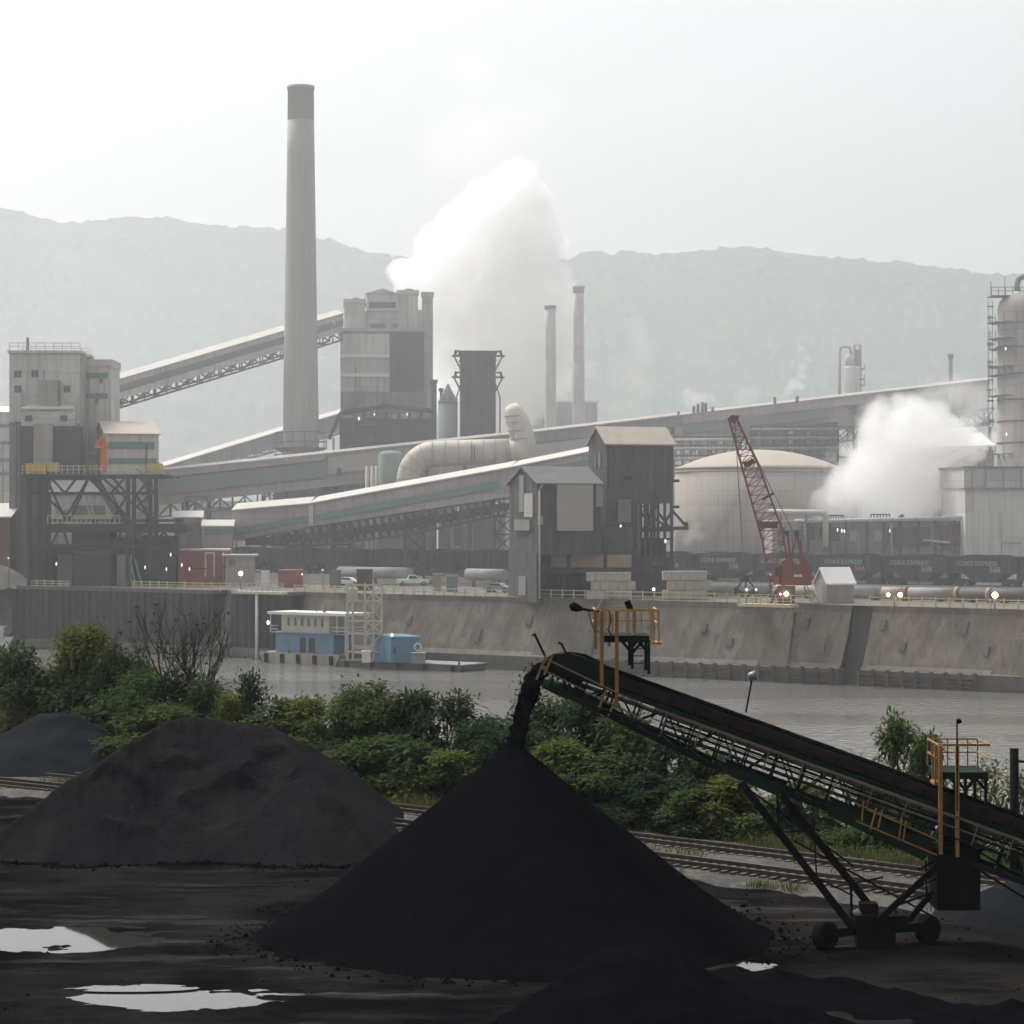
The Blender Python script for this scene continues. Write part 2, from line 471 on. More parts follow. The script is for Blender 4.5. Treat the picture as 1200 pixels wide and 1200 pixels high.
# ------------------------------------------------------------------ river water
def water():
    m = bpy.data.materials.new('river_water'); m.use_nodes = True
    nt = m.node_tree; b = nt.nodes['Principled BSDF']
    b.inputs['Base Color'].default_value = (.17, .165, .15, 1); b.inputs['Roughness'].default_value = .09; b.inputs['IOR'].default_value = 1.33
    tc = nt.nodes.new("ShaderNodeTexCoord")
    mp = nt.nodes.new("ShaderNodeMapping"); mp.inputs['Rotation'].default_value = (0, 0, R(20)); mp.inputs['Scale'].default_value = (1, .75, 1)
    nt.links.new(tc.outputs['Object'], mp.inputs['Vector'])
    n1 = nt.nodes.new("ShaderNodeTexNoise"); n1.inputs['Scale'].default_value = .9; n1.inputs['Detail'].default_value = 4
    n2 = nt.nodes.new("ShaderNodeTexNoise"); n2.inputs['Scale'].default_value = 1.0; n2.inputs['Detail'].default_value = 4
    nt.links.new(mp.outputs[0], n1.inputs['Vector']); mp2 = nt.nodes.new('ShaderNodeMapping'); mp2.inputs['Rotation'].default_value = (0, 0, R(35)); mp2.inputs['Scale'].default_value = (.008, .05, 1)
    nt.links.new(tc.outputs['Object'], mp2.inputs['Vector']); nt.links.new(mp2.outputs[0], n2.inputs['Vector'])
    mr = nt.nodes.new("ShaderNodeMapRange"); mr.inputs['From Min'].default_value = .4; mr.inputs['From Max'].default_value = .62
    mr.inputs['To Min'].default_value = .12; mr.inputs['To Max'].default_value = .9
    nt.links.new(n2.outputs['Fac'], mr.inputs['Value'])
    bp = nt.nodes.new("ShaderNodeBump"); bp.inputs['Strength'].default_value = 1
    nt.links.new(n1.outputs['Fac'], bp.inputs['Height']); nt.links.new(mr.outputs[0], bp.inputs['Distance']); nt.links.new(bp.outputs[0], b.inputs['Normal'])
    ob = MB().add([(-900, 40, 0), (900, 40, 0), (900, 820, 0), (-900, 820, 0)], [(0, 1, 2, 3)]).build('river_water', m)
    tag(ob, kind='structure')
water()

# ------------------------------------------------------------------ railway line and the bank it runs along (in plan)
RAILS = [(-75, 201.5), (-35.2, 170), (-20, 158), (-7.1, 148), (6.9, 133.8), (11.2, 129.9), (17.1, 124), (24.2, 117), (60, 82)]
def smooth_line(pts, n=160):
    t = np.concatenate([[0], np.cumsum([math.dist(a, b) for a, b in zip(pts[:-1], pts[1:])])])
    s = np.linspace(0, t[-1], n)
    x = np.interp(s, t, [p[0] for p in pts]); y = np.interp(s, t, [p[1] for p in pts])
    k = np.ones(13) / 13
    xs = np.convolve(np.pad(x, 6, 'edge'), k, 'valid'); ys = np.convolve(np.pad(y, 6, 'edge'), k, 'valid')
    xs[:3] = x[:3]; ys[:3] = y[:3]; xs[-3:] = x[-3:]; ys[-3:] = y[-3:]
    return np.stack([xs, ys], -1)
LINE = smooth_line(RAILS)
_tan = np.gradient(LINE, axis=0); _tan /= np.linalg.norm(_tan, axis=1)[:, None]
_nrm = np.stack([-_tan[:, 1], _tan[:, 0]], -1)             # pointing to the river
def offs(o):
    return LINE + _nrm * o
def bank_y(x, o=0.0):
    L = offs(o)
    return np.interp(x, L[:, 0], L[:, 1])

# ------------------------------------------------------------------ yard ground with puddle hollows
PUDDLES = [  # centre px, py, half width px, half height px (as seen), depth m
    (40, 1099, 96, 12.5, .22), (198, 1168, 82, 11, .20), (150, 1156, 48, 2.6, .10), (345, 1164, 26, 2, .09), (196, 1073.5, 28, 1.6, .09), (258, 1080, 36, 1.9, .09), (862, 1131, 30, 4.2, .12), (15, 1007, 20, 2, .08), (60, 1203, 60, 2, .08)]
def yard_dip(X, Y):
    Z = np.zeros_like(X)
    for px, py, w, h, dep in PUDDLES:
        d = DG(py, YARD); x = GX(px, d)
        rx = w * 1.1 / FPX * d; ry = abs(DG(py - h, YARD) - DG(py + h, YARD)) / 2
        wob = .8 * fbm(X / (rx * .55) + px, Y / max(ry * .7, .4) + py, 6, .6)
        q = np.sqrt(((X - x) / rx) ** 2 + ((Y - d) / ry) ** 2) + wob
        Z -= dep * 1.6 * (1 - sstep(.35, 1.7, q))
    return Z
def yard_height(X, Y):
    Z = YARD + fbm(X / 9, Y / 14, 4) * .10 + fbm(X / 1.7, Y / 2.2, 5, .6) * .08
    # wheel ruts sweeping across the yard
    a = X * .97 + Y * .25; c = Y - .25 * X + 3.5 * np.sin(X / 11.0)
    Z += .11 * fbm(a / 14, c / .55, 3) * sstep(.35, .6, vnoise(X / 12 + 4, Y / 14 + 8))
    return Z + yard_dip(X, Y)
def yard():
    m = bpy.data.materials.new('coal_dust_ground'); m.use_nodes = True
    nt = m.node_tree; b = nt.nodes['Principled BSDF']; b.inputs['Specular IOR Level'].default_value = 0.0
    tc = nt.nodes.new("ShaderNodeTexCoord")
    def tex(scale, det=7, sc=(1, 1, 1), rot=0, rough=.65):
        mp = nt.nodes.new("ShaderNodeMapping"); mp.inputs['Scale'].default_value = sc; mp.inputs['Rotation'].default_value = (0, 0, rot)
        n = nt.nodes.new("ShaderNodeTexNoise"); n.inputs['Scale'].default_value = scale; n.inputs['Detail'].default_value = det; n.inputs['Roughness'].default_value = rough
        nt.links.new(tc.outputs['Object'], mp.inputs['Vector']); nt.links.new(mp.outputs[0], n.inputs['Vector'])
        return n.outputs['Fac']
    def mr(src, a, bb, t0=0., t1=1.):
        q = nt.nodes.new("ShaderNodeMapRange"); q.inputs['From Min'].default_value = a; q.inputs['From Max'].default_value = bb
        q.inputs['To Min'].default_value = t0; q.inputs['To Max'].default_value = t1
        nt.links.new(src, q.inputs['Value']); return q.outputs[0]
    def mix(a, bcol, fac):
        mx = nt.nodes.new("ShaderNodeMix"); mx.data_type = 'RGBA'; nt.links.new(fac, mx.inputs['Factor'])
        if isinstance(a, tuple): mx.inputs['A'].default_value = rgb(a)
        else: nt.links.new(a, mx.inputs['A'])
        mx.inputs['B'].default_value = rgb(bcol); return mx.outputs['Result']
    c = mix((.004, .004, .005), (.014, .0135, .0135), mr(tex(.16, 6), .42, .62))
    c = mix(c, (.024, .0225, .022), mr(tex(.5, 6, (.22, 1, 1), R(8)), .54, .74, 0, .8))
    c = mix(c, (.005, .005, .006), mr(tex(.45, 6, (.16, 1, 1), R(-6)), .53, .68, 0, .85))
    # brown gravelly patch towards the stacker's wheels
    sx = nt.nodes.new("ShaderNodeSeparateXYZ"); nt.links.new(tc.outputs['Object'], sx.inputs[0])
    fx = mr(sx.outputs['X'], 8.0, 13.0)
    n = tex(.22, 5)
    mul = nt.nodes.new("ShaderNodeMath"); mul.operation = 'MULTIPLY'; nt.links.new(fx, mul.inputs[0]); nt.links.new(mr(n, .36, .6), mul.inputs[1])
    c = mix(c, (.017, .0145, .013), mul.outputs[0])
    nt.links.new(c, b.inputs['Base Color'])
    wet = mr(tex(.34, 6, (.2, 1, 1), R(5)), .56, .70)
    nt.links.new(mr(wet, 0, 1, .92, .5), b.inputs['Roughness']); nt.links.new(mr(wet, 0, 1, 0, .07), b.inputs['Specular IOR Level'])
    bp = nt.nodes.new("ShaderNodeBump"); bp.inputs['Distance'].default_value = .05; bp.inputs['Strength'].default_value = 1
    nt.links.new(tex(3.2, 8, rough=.72), bp.inputs['Height']); nt.links.new(bp.outputs[0], b.inputs['Normal'])
    # rows run from far off to the left-front up to the ballast edge
    xs = np.concatenate([np.linspace(-160, -42, 30), np.linspace(-41.7, 41.7, 380), np.linspace(42, 120, 26)])
    u = np.concatenate([np.linspace(0, .25, 12), np.linspace(.26, 1, 430)])
    Xg, U = np.meshgrid(xs, u)
    edge = np.minimum(bank_y(Xg, -8.0), 260)
    Yg = 30 + (edge - 30) * U
    Zg = yard_height(Xg, Yg)
    tag(grid_mesh('ground', Xg, Yg, Zg, m), kind='structure')
    # railway bed + river bank: strips along the line
    mb_ = mat('ballast_and_soil', (.075, .066, .056), (.03, .028, .026), .95, .3, .9, bump=.1, bscale=6, c3=(.13, .115, .095), s3=2.0)
    prof = [(-8.6, 3.97), (-7.6, 4.10), (-6.9, 4.18), (-3.2, 4.26), (-2.6, 4.16), (-2.0, 4.26), (2.0, 4.27), (2.8, 4.1), (5, 3.9), (7, 3.6)]
    V = np.array([[(*offs(o)[i], z) for o, z in prof] for i in range(len(LINE))])
    V[:, :, 2] += fbm(V[:, :, 0] / 1.1, V[:, :, 1] / 1.1, 4) * .10
    tag(grid_mesh('railway_bed', V[:, :, 0], V[:, :, 1], V[:, :, 2], mb_), kind='structure')
    ms = mat('bank_soil', (.05, .055, .03), (.07, .055, .04), .95, .3, .8, bump=.1, bscale=3)
    prof = [(7, 3.6), (9, 3.3), (11, 2.6), (14, 1.4), (17, .3), (20, -1.2)]
    V = np.array([[(*offs(o)[i], z) for o, z in prof] for i in range(len(LINE))])
    V[:, 1:-1, 2] += fbm(V[:, 1:-1, 0] / 3, V[:, 1:-1, 1] / 3, 4) * .4
    tag(grid_mesh('river_bank_terrain', V[:, :, 0], V[:, :, 1], V[:, :, 2], ms), kind='structure')
    # standing water in the hollows
    mw = bpy.data.materials.new('puddle_water'); mw.use_nodes = True
    b = mw.node_tree.nodes['Principled BSDF']; b.inputs['Base Color'].default_value = (.03, .028, .025, 1); b.inputs['Roughness'].default_value = .03; b.inputs['IOR'].default_value = 1.45
    for px, py, w, h, dep in PUDDLES:
        d = DG(py, YARD); x = GX(px, d); rx = w / FPX * d * 1.75; ry = abs(DG(py - h, YARD) - DG(py + h, YARD)) / 2 * 1.75
        pts = [(x + rx * math.cos(a), d + ry * math.sin(a), YARD - dep * .52) for a in np.linspace(0, 2 * math.pi, 40)[:-1]]
        p = MB().add(pts, [tuple(range(len(pts)))]).build('puddle_water', mw)
        tag(p, kind='structure')
yard()

def tracks():
    for o, lab in ((0.0, 'railway track nearest the river, along the foot of the bushes'), (-5.0, 'railway track on the yard side, just behind the coal piles')):
        c = len(LINE) // 2
        t = thing('railway_track', lab, 'railway track', (float(offs(o)[c][0]), float(offs(o)[c][1]), 4.2), 'railway tracks along the river')
        ms = MB()
        L = offs(o); seg = np.linalg.norm(np.diff(L, axis=0), axis=1); s = np.concatenate([[0], np.cumsum(seg)])
        for q in np.arange(0, s[-1], .62):
            x = np.interp(q, s, L[:, 0]); y = np.interp(q, s, L[:, 1])
            if x < -50 or x > 42: continue
            i = int(np.searchsorted(s, q).clip(1, len(L) - 1)); tn = Vector((*_tan[i], 0)); nn = Vector((*_nrm[i], 0))
            p = Vector((x, y, 4.24)); ms.bar(p - nn * 1.25, p + nn * 1.25, .24, .14)
        ms.build('sleepers', M['timber'], t)
        for g in (-.72, .72):
            Lr = offs(o + g)
            mr_ = MB(); mh = MB()
            pts = [Vector((x, y, 4.40)) for x, y in Lr[::3]]
            for a, b in zip(pts[:-1], pts[1:]):
                mr_.bar(a, b, .10, .17); mh.bar(a + Vector((0, 0, .10)), b + Vector((0, 0, .10)), .075, .03)
            rl = mr_.build('rail', M['rail_rust'], t); mh.build('rail_head', M['rail_steel'], rl)
tracks()

# ------------------------------------------------------------------ works ground behind the quay
def plant_ground():
    m = mat('works_ground', (.16, .145, .13), (.10, .095, .09), .95, .05, .8, bump=.1, bscale=.8, c3=(.21, .18, .15), s3=.2)
    s0, s1 = -420, 420
    a, b = Q(s0, 3.0, PLANT), Q(s1, 3.0, PLANT)
    c, e = Q(s1, 30, PLANT), Q(s0, 30, PLANT)
    ob = MB().add([a, b, c, e, (2600, 3400, PLANT), (-2600, 3400, PLANT)], [(0, 1, 2, 3), (3, 2, 4, 5)]).build('plant_ground', m)
    tag(ob, kind='structure')
    # low embankment that carries the coal train
    me = mat('embankment_gravel', (.10, .095, .09), (.14, .13, .12), .95, .3, .7, bump=.1, bscale=2)
    mb_ = MB()
    n = 60
    ss = np.linspace(-135, 110, n)
    prof = [(46, PLANT - .2), (48.5, PLANT + 1.2), (57.5, PLANT + 1.2), (60, PLANT - .2)]
    vs_ = [Q(s, t, z + (fbm(np.array(s / 4), np.array(t), 3) * .25 if z < 11 else 0)) for s in ss for t, z in prof]
    k = len(prof)
    mb_.add(vs_, [(i * k + j, i * k + j + 1, (i + 1) * k + j + 1, (i + 1) * k + j) for i in range(n - 1) for j in range(k - 1)])
    tag(mb_.build('railway_embankment_terrain', me), kind='structure')
plant_ground()

# ------------------------------------------------------------------ quay walls
def quay_section(pxa, pxb, mode, label, name='quay_wall', top=PLANT):
    sa, sb = QS(pxa), QS(pxb)
    c = Q((sa + sb) / 2, 0, 0)
    root = thing(name, label, 'quay wall', c, 'quay walls along the far bank')
    n = max(2, int((sb - sa) / 1.2))
    ss = np.linspace(sa, sb, n)
    if mode == 'batter':
        prof = [(-.6, 1.9), (.2, 2.6), (1.7, 6.0), (3.0, 9.2), (3.05, top), (7.0, top + .02)]
        base = MB(); vs_ = []
        for s in ss:
            for t, z in prof:
                w = float(fbm(np.array(s / 3.0 + 50), np.array(z / 3.0), 4)) * .35 if z < 9 else 0
                vs_.append(Q(s, t + w * (.9 if z < 9.1 else 0), z))
        k = len(prof)
        base.add(vs_, [(i * k + j, (i + 1) * k + j, (i + 1) * k + j + 1, i * k + j + 1) for i in range(n - 1) for j in range(k - 1)])
        base.build('concrete_face', M['conc'], root, recalc=False)
        # vertical sheet wall at the water line
        w = MB(); w.hexa([Q(sa, -1.0, -2), Q(sb, -1.0, -2), Q(sb, 1.0, -2), Q(sa, 1.0, -2)], [Q(sa, -1.0, 2.0), Q(sb, -1.0, 2.0), Q(sb, 1.0, 2.0), Q(sa, 1.0, 2.0)])
        w.build('water_line_wall', M['conc_dark'], root)
    else:
        w = MB()
        x = sa; j = 0
        vs_ = []; pts = []
        while x < sb:                       # corrugated sheet piles
            off = 0 if j % 2 == 0 else .35
            pts += [(x, -off), (min(x + .5, sb), -off)]
            x += .75; j += 1
        for s, t in pts:
            vs_ += [Q(s, t, -2), Q(s, t, top + .02)]
        w.add(vs_, [(2 * i, 2 * i + 2, 2 * i + 3, 2 * i + 1) for i in range(len(pts) - 1)])
        w.build('sheet_piles', M['sheetpile'], root, recalc=False)
        cb = MB(); cb.hexa([Q(sa, -.45, top - .5), Q(sb, -.45, top - .5), Q(sb, 3.2, top - .5), Q(sa, 3.2, top - .5)], [Q(sa, -.45, top + .05), Q(sb, -.45, top + .05), Q(sb, 3.2, top + .05), Q(sa, 3.2, top + .05)])
        cb.build('capping_beam', M['conc_dark'], root)
        st = MB(); st.hexa([Q(sa, -.5, 0.15), Q(sb, -.5, .15), Q(sb, -.36, .15), Q(sa, -.36, .15)], [Q(sa, -.5, 1.5), Q(sb, -.5, 1.5), Q(sb, -.36, 1.5), Q(sa, -.36, 1.5)])
        st.build('waterline_band', M['conc'], root)
    return root
def quay():
    quay_section(-220, 14, 'batter', 'pale concrete quay wall at the far left end beside the white boat')
    a = quay_section(14, 250, 'sheet', 'long dark sheet piled quay wall under the steel unloader')
    b = quay_section(250, 271, 'batter', 'short pale concrete quay wall between two dark sheet piled lengths')
    c = quay_section(271, 342, 'sheet', 'short dark sheet piled quay wall behind the white mooring pole')
    d = quay_section(342, 985, 'batter', 'long sloping concrete quay wall stained brown behind the barges')
    e = quay_section(1010, 1420, 'batter', 'sloping brown concrete quay wall below the right yellow railing, past the dark joint')
    # dark joint between the two sloping walls
    j = thing('quay_joint', 'dark recessed joint between two sloping concrete quay walls', 'quay joint', QP(997, 3, 0))
    sa, sb = QS(985), QS(1010)
    MB().hexa([Q(sa - .5, 1.2, -2), Q(sb + .5, 1.2, -2), Q(sb + .5, 6, -2), Q(sa - .5, 6, -2)], [Q(sa - .5, 4.6, 9.97), Q(sb + .5, 4.6, 9.97), Q(sb + .5, 6, 9.97), Q(sa - .5, 6, 9.97)]).build('joint_face', M['conc_dark'], j)
    # ports in the sloping wall: dark slabs, recess shade put into the colour
    def tz(z): return .2 + (z - 2.6) / 6.6 * 2.8
    for px, z in ((825, 6.6), (855, 4.9), (963, 4.6), (945, 7.6), (1035, 7.7), (1058, 5.0), (1130, 7.6), (1156, 4.9), (560, 4.6), (620, 6.9), (700, 5.2), (762, 7.2), (480, 6.4)):
        s = QS(px, tz(z)); mm = MB(); hw = random.uniform(.38, .6); hh = random.uniform(.5, .85)
        lo = [Q(s - hw, tz(z - hh) - .22, z - hh), Q(s + hw, tz(z - hh) - .22, z - hh), Q(s + hw, tz(z - hh) + .4, z - hh), Q(s - hw, tz(z - hh) + .4, z - hh)]
        up_ = [Q(s - hw * .9, tz(z + hh) - .22, z + hh), Q(s + hw, tz(z + hh) - .22, z + hh), Q(s + hw, tz(z + hh) + .4, z + hh), Q(s - hw * .9, tz(z + hh) + .4, z + hh)]
        mm.hexa(lo, up_)
        mm.build('drain_port', M['conc_dark'], e if px > 1000 else d)
    # buttresses / lighter slabs
    for px0, px1, z1, mt in ((898, 920, 9.0, 'conc'), (632, 690, 8.2, 'conc'), (1172, 1215, 6.5, 'conc')):
        sa, sb = QS(px0), QS(px1); mm = MB()
        mm.hexa([Q(sa - 1.2, -.45, 2), Q(sb + .5, -.45, 2), Q(sb + .5, 3, 2), Q(sa - 1.2, 3, 2)], [Q(sa, tz(z1) - .5, z1), Q(sb, tz(z1) - .5, z1), Q(sb, tz(z1) + .6, z1), Q(sa, tz(z1) + .6, z1)])
        mm.build('buttress', M[mt], e if px0 > 1000 else d)
    # timber cribbing at the foot of the wall
    for pxa, pxb, own in ((690, 984, d), (1011, 1150, e)):
        k = 0
        for px in np.arange(pxa, pxb, 17):
            s = QS(px)
            MB().hexa([Q(s - .22, -1.35, -1.5), Q(s + .22, -1.35, -1.5), Q(s + .22, -1.0, -1.5), Q(s - .22, -1.0, -1.5)], [Q(s - .22, -1.35, 2.2), Q(s + .22, -1.35, 2.2), Q(s + .22, -1.0, 2.2), Q(s - .22, -1.0, 2.2)]).build('fender_pile', M['timber'], own)
        w = MB()
        sa, sb = QS(pxa), QS(pxb)
        for z in (.5, 1.0, 1.5): w.bar(Q(sa, -1.16, z), Q(sb, -1.16, z), .2, .26)
        w.build('waling', M['timber'], own)
quay()

# ------------------------------------------------------------------ coal piles
def pile(name, label, cx, cy, hf, r, m, res=.22, group=None, zb=YARD, rough_amp=.10, rs=(1.2, 1.2), cat='coal pile'):
    """hf(X, Y) gives the heap's height over the ground"""
    nx = int(2 * r[0] / res); ny = int(2 * r[1] / res)
    X, Y = np.meshgrid(np.linspace(cx - r[0], cx + r[0], nx), np.linspace(cy - r[1], cy + r[1], ny))
    H = hf(X, Y)
    rough_ = fbm(X / rs[0], Y / rs[1], 5, .6) * rough_amp
    H = H + rough_ * sstep(0, .5, H)
    Z = zb - .35 + H
    keep = H > -.25
    idx = -np.ones(X.shape, int); idx[keep] = np.arange(keep.sum())
    v = np.stack([X[keep] - cx, Y[keep] - cy, Z[keep] - zb], -1)
    a, b, c, d = idx[:-1, :-1], idx[:-1, 1:], idx[1:, 1:], idx[1:, :-1]
    ok = (a >= 0) & (b >= 0) & (c >= 0) & (d >= 0)
    f = np.stack([a[ok], b[ok], c[ok], d[ok]], -1)
    me = bpy.data.meshes.new(name); me.from_pydata(v.tolist(), [], f.tolist())
    me.polygons.foreach_set("use_smooth", [True] * len(f)); me.materials.append(m)
    o = bpy.data.objects.new(name, me); COL.objects.link(o); o.location = (cx, cy, zb)
    return tag(o, label, cat, group)

STK = Vector((GX(603, 106.2), 106.2, 0))
def cone_h(X, Y):
    r = np.sqrt((X - STK.x) ** 2 + ((Y - STK.y)) ** 2)
    th = np.arctan2(Y - STK.y, X - STK.x)
    rr = r * (1 + .012 * np.sin(3 * th + 1) + .01 * np.sin(7 * th))
    h = 8.25 - rr * .80 + .016 * np.maximum(rr - 7.5, 0) ** 2 * 3
    h = h + .10 * fbm(th * 9, r / 5, 4) * sstep(.5, 3, r) + .16 * fbm(th * 3 + 5, r / 9, 3) * sstep(1, 5, r)
    return np.where(r < .4, np.minimum(h, 8.1), h) + .3
pile('coal_pile', 'tall black cone of coal growing under the falling stream', STK.x, STK.y, cone_h, (11.8, 11.8), M['coal'], .16, rough_amp=.05, rs=(.5, .5))

def ridge_h(X, Y):
    # a worked heap: rounded ridge whose front has been dug away to a steep scooped face with a sharp crest
    cx, cy = GX(232, 137), 137.5
    x = X - cx; y = Y - cy
    top = .5 + np.interp(x, [-12, -10.7, -3.4, -2, -.8, 1.8, 3.2, 5.1, 7.5, 10.5, 12], [-1, 0, 5.3, 5.85, 6.1, 5.95, 5.65, 4.9, 3.1, .3, -1]) + .14 * fbm(X / 1.5, Y / 4, 3)
    left = .70 * (x + 10.9 - .06 * y) + .25 * fbm(X / 3, Y / 5, 3)
    right = .9 * (12.2 - x)
    back = .72 * (9.6 - y)
    h0 = np.minimum(np.minimum(top, left), np.minimum(right, back))
    gully = fbm(X / .9 + .3 * Y, Y / 5, 4) * .34 + fbm(X / 2.6, Y / 9, 3) * .35
    toe = -11.0 + .9 * np.sin(x * .55 + 1.0) + np.maximum(-x - 6.5, 0) * .5
    face = .78 * (y - toe) + gully - .045 * np.maximum(y - toe - 3, 0) ** 1.5
    # slumped lobes with an overhanging lip
    for sx, sy, rx, ry, dp in ((2.2, -6.6, 2.4, 1.5, .75), (4.6, -5.4, 1.9, 1.3, .6), (-3.2, -7.4, 2.2, 1.5, .6), (7.0, -6.2, 1.5, 1.2, .5), (-.4, -5.0, 1.6, 1.1, .45)):
        q = ((x - sx) / rx) ** 2 + ((y - sy) / ry) ** 2
        face -= .6 * dp * np.clip(1 - q, 0, 1) ** .4
        q = ((x - sx) / rx) ** 2 + ((y - sy - ry * 1.25) / (ry * .5)) ** 2
        face += dp * .25 * np.clip(1 - q, 0, 1)
    face = np.minimum(face, h0 + .6)
    h = np.minimum(h0, face)
    ledge = np.exp(-((face - h0) / .5) ** 2)
    return h + .16 * ledge + .10 * fbm(X / .8, Y / 1.6, 3) + .2
pile('coal_pile', 'broad dark grey heap with a scooped face, left of the tall cone', GX(232, 137), 136.8, ridge_h, (13, 12.2), M['coal_grey'], .13, rough_amp=.10, rs=(.6, .6))

def small_h(px, d, hh, r, seed=0., sl=.62, fl=9.):
    cx = GX(px, d)
    def f(X, Y):
        q = np.sqrt((X - cx) ** 2 + ((Y - d) / 1.1) ** 2)
        return np.minimum(hh - q * sl, fl) + fbm(X / 3 + seed, Y / 3, 4) * .5
    return f
pile('coal_pile', 'bluish fine coal heap beyond the tracks under the bushes at the left', GX(66, 174), 174, small_h(66, 174, 4.6, 9, 3, .52, 4.0), (10, 8.5), M['coal_blue'], .25, zb=4.1)
pile('coal_pile', 'low bluish coal heap behind the right stacker wheel', GX(1205, 108), 110, small_h(1208, 110, 2.5, 7, 5, .5), (7, 6.5), M['coal_blue'], .2)
# near mounds at the lower edge
def near_h(X, Y):
    h = -1.0 * np.ones_like(X)
    for px, d, hh, sl in ((752, 80.5, 4.75, .66), (838, 79.5, 3.3, .55), (905, 81, 2.9, .55), (690, 79, 3.2, .55)):
        q = np.sqrt((X - GX(px, d)) ** 2 + (Y - d) ** 2)
        c = hh - np.sqrt(q * q + .5) * sl
        h = np.maximum(h, c)
    return h + fbm(X / 2.2, Y / 2.2, 4) * .3 + .1
pile('coal_pile', 'lumpy black coal mound cut by the lower edge of the photo', GX(770, 79), 79, near_h, (9.5, 7), M['coal'], .1, rough_amp=.16, rs=(.35, .35))
def near2_h(X, Y):
    h = -1.0 * np.ones_like(X)
    for px, d, hh, sl in ((905, 93, 1.15, .3), (975, 91.5, 1.1, .3), (1050, 89.5, 1.0, .3), (1130, 88, .9, .3), (860, 95, .8, .3)):
        q = np.sqrt((X - GX(px, d)) ** 2 + ((Y - d) * 1.4) ** 2)
        h = np.maximum(h, hh - q * sl)
    return h + fbm(X / 1.6, Y / 1.6, 4) * .22 + .1
pile('coal_pile', 'low black ridge of coal to the right of the near mound', GX(1000, 91), 91, near2_h, (10, 6), M['coal'], .14, rough_amp=.08, rs=(.4, .4))
def near3_h(X, Y):
    q = np.sqrt((X - GX(1185, 86)) ** 2 + (Y - 86) ** 2)
    return 1.5 - q * .5 + fbm(X / 1.6, Y / 1.6, 4) * .2
pile('coal_pile', 'small black coal mound in the lower right corner', GX(1185, 86), 86, near3_h, (4, 4), M['coal'], .14, rough_amp=.08, rs=(.4, .4))

def loose_coal():
    v, f = [], []; rd = random.Random(3)
    def lump(x, y, z, s):
        i = len(v); a = rd.uniform(0, 6.28)
        for k in range(4): v.append((x + s * math.cos(a + k * 1.57) * rd.uniform(.7, 1.3), y + s * math.sin(a + k * 1.57) * rd.uniform(.7, 1.3), z - s * .25 + rd.uniform(-.2, .2) * s))
        v.append((x + rd.uniform(-.3, .3) * s, y + rd.uniform(-.3, .3) * s, z + s * rd.uniform(.5, .9)))
        f.extend([(i, i + 1, i + 4), (i + 1, i + 2, i + 4), (i + 2, i + 3, i + 4), (i + 3, i, i + 4)])
    pts = []
    for _ in range(1000):        # rolled to the foot of the cone
        th = rd.uniform(0, 6.28); r = 10.9 + abs(rd.gauss(0, 1.0)); pts.append((STK.x + r * math.cos(th), STK.y + r * math.sin(th), abs(rd.gauss(.05, .06)) + .02))
    for _ in range(1300):        # scattered over the yard in drifts
        x = rd.uniform(-24, 26); y = rd.uniform(87, 126)
        if float(vnoise(np.array(x / 2.4 + 9), np.array(y / 3.5))) < .52: continue
        pts.append((x, y, abs(rd.gauss(.02, .045)) + .015))
    for _ in range(1200):
        x = rd.uniform(-11.5, 11.5); pts.append((GX(232, 137) + x, 137.5 - 11.0 + .9 * math.sin(x * .55 + 1) + rd.gauss(-.3, .5), abs(rd.gauss(.06, .06)) + .02))
    P_ = np.array(pts); Z = yard_height(P_[:, 0], P_[:, 1])
    for (x, y, s), z in zip(pts, Z): lump(x, y, float(z), s)
    me = bpy.data.meshes.new('loose_coal'); me.from_pydata(v, [], f); me.materials.append(M['coal'])
    o = bpy.data.objects.new('loose_coal', me); COL.objects.link(o); tag(o, 'loose coal lumps scattered over the yard and round the feet of the piles', 'coal', kind='stuff')
loose_coal()

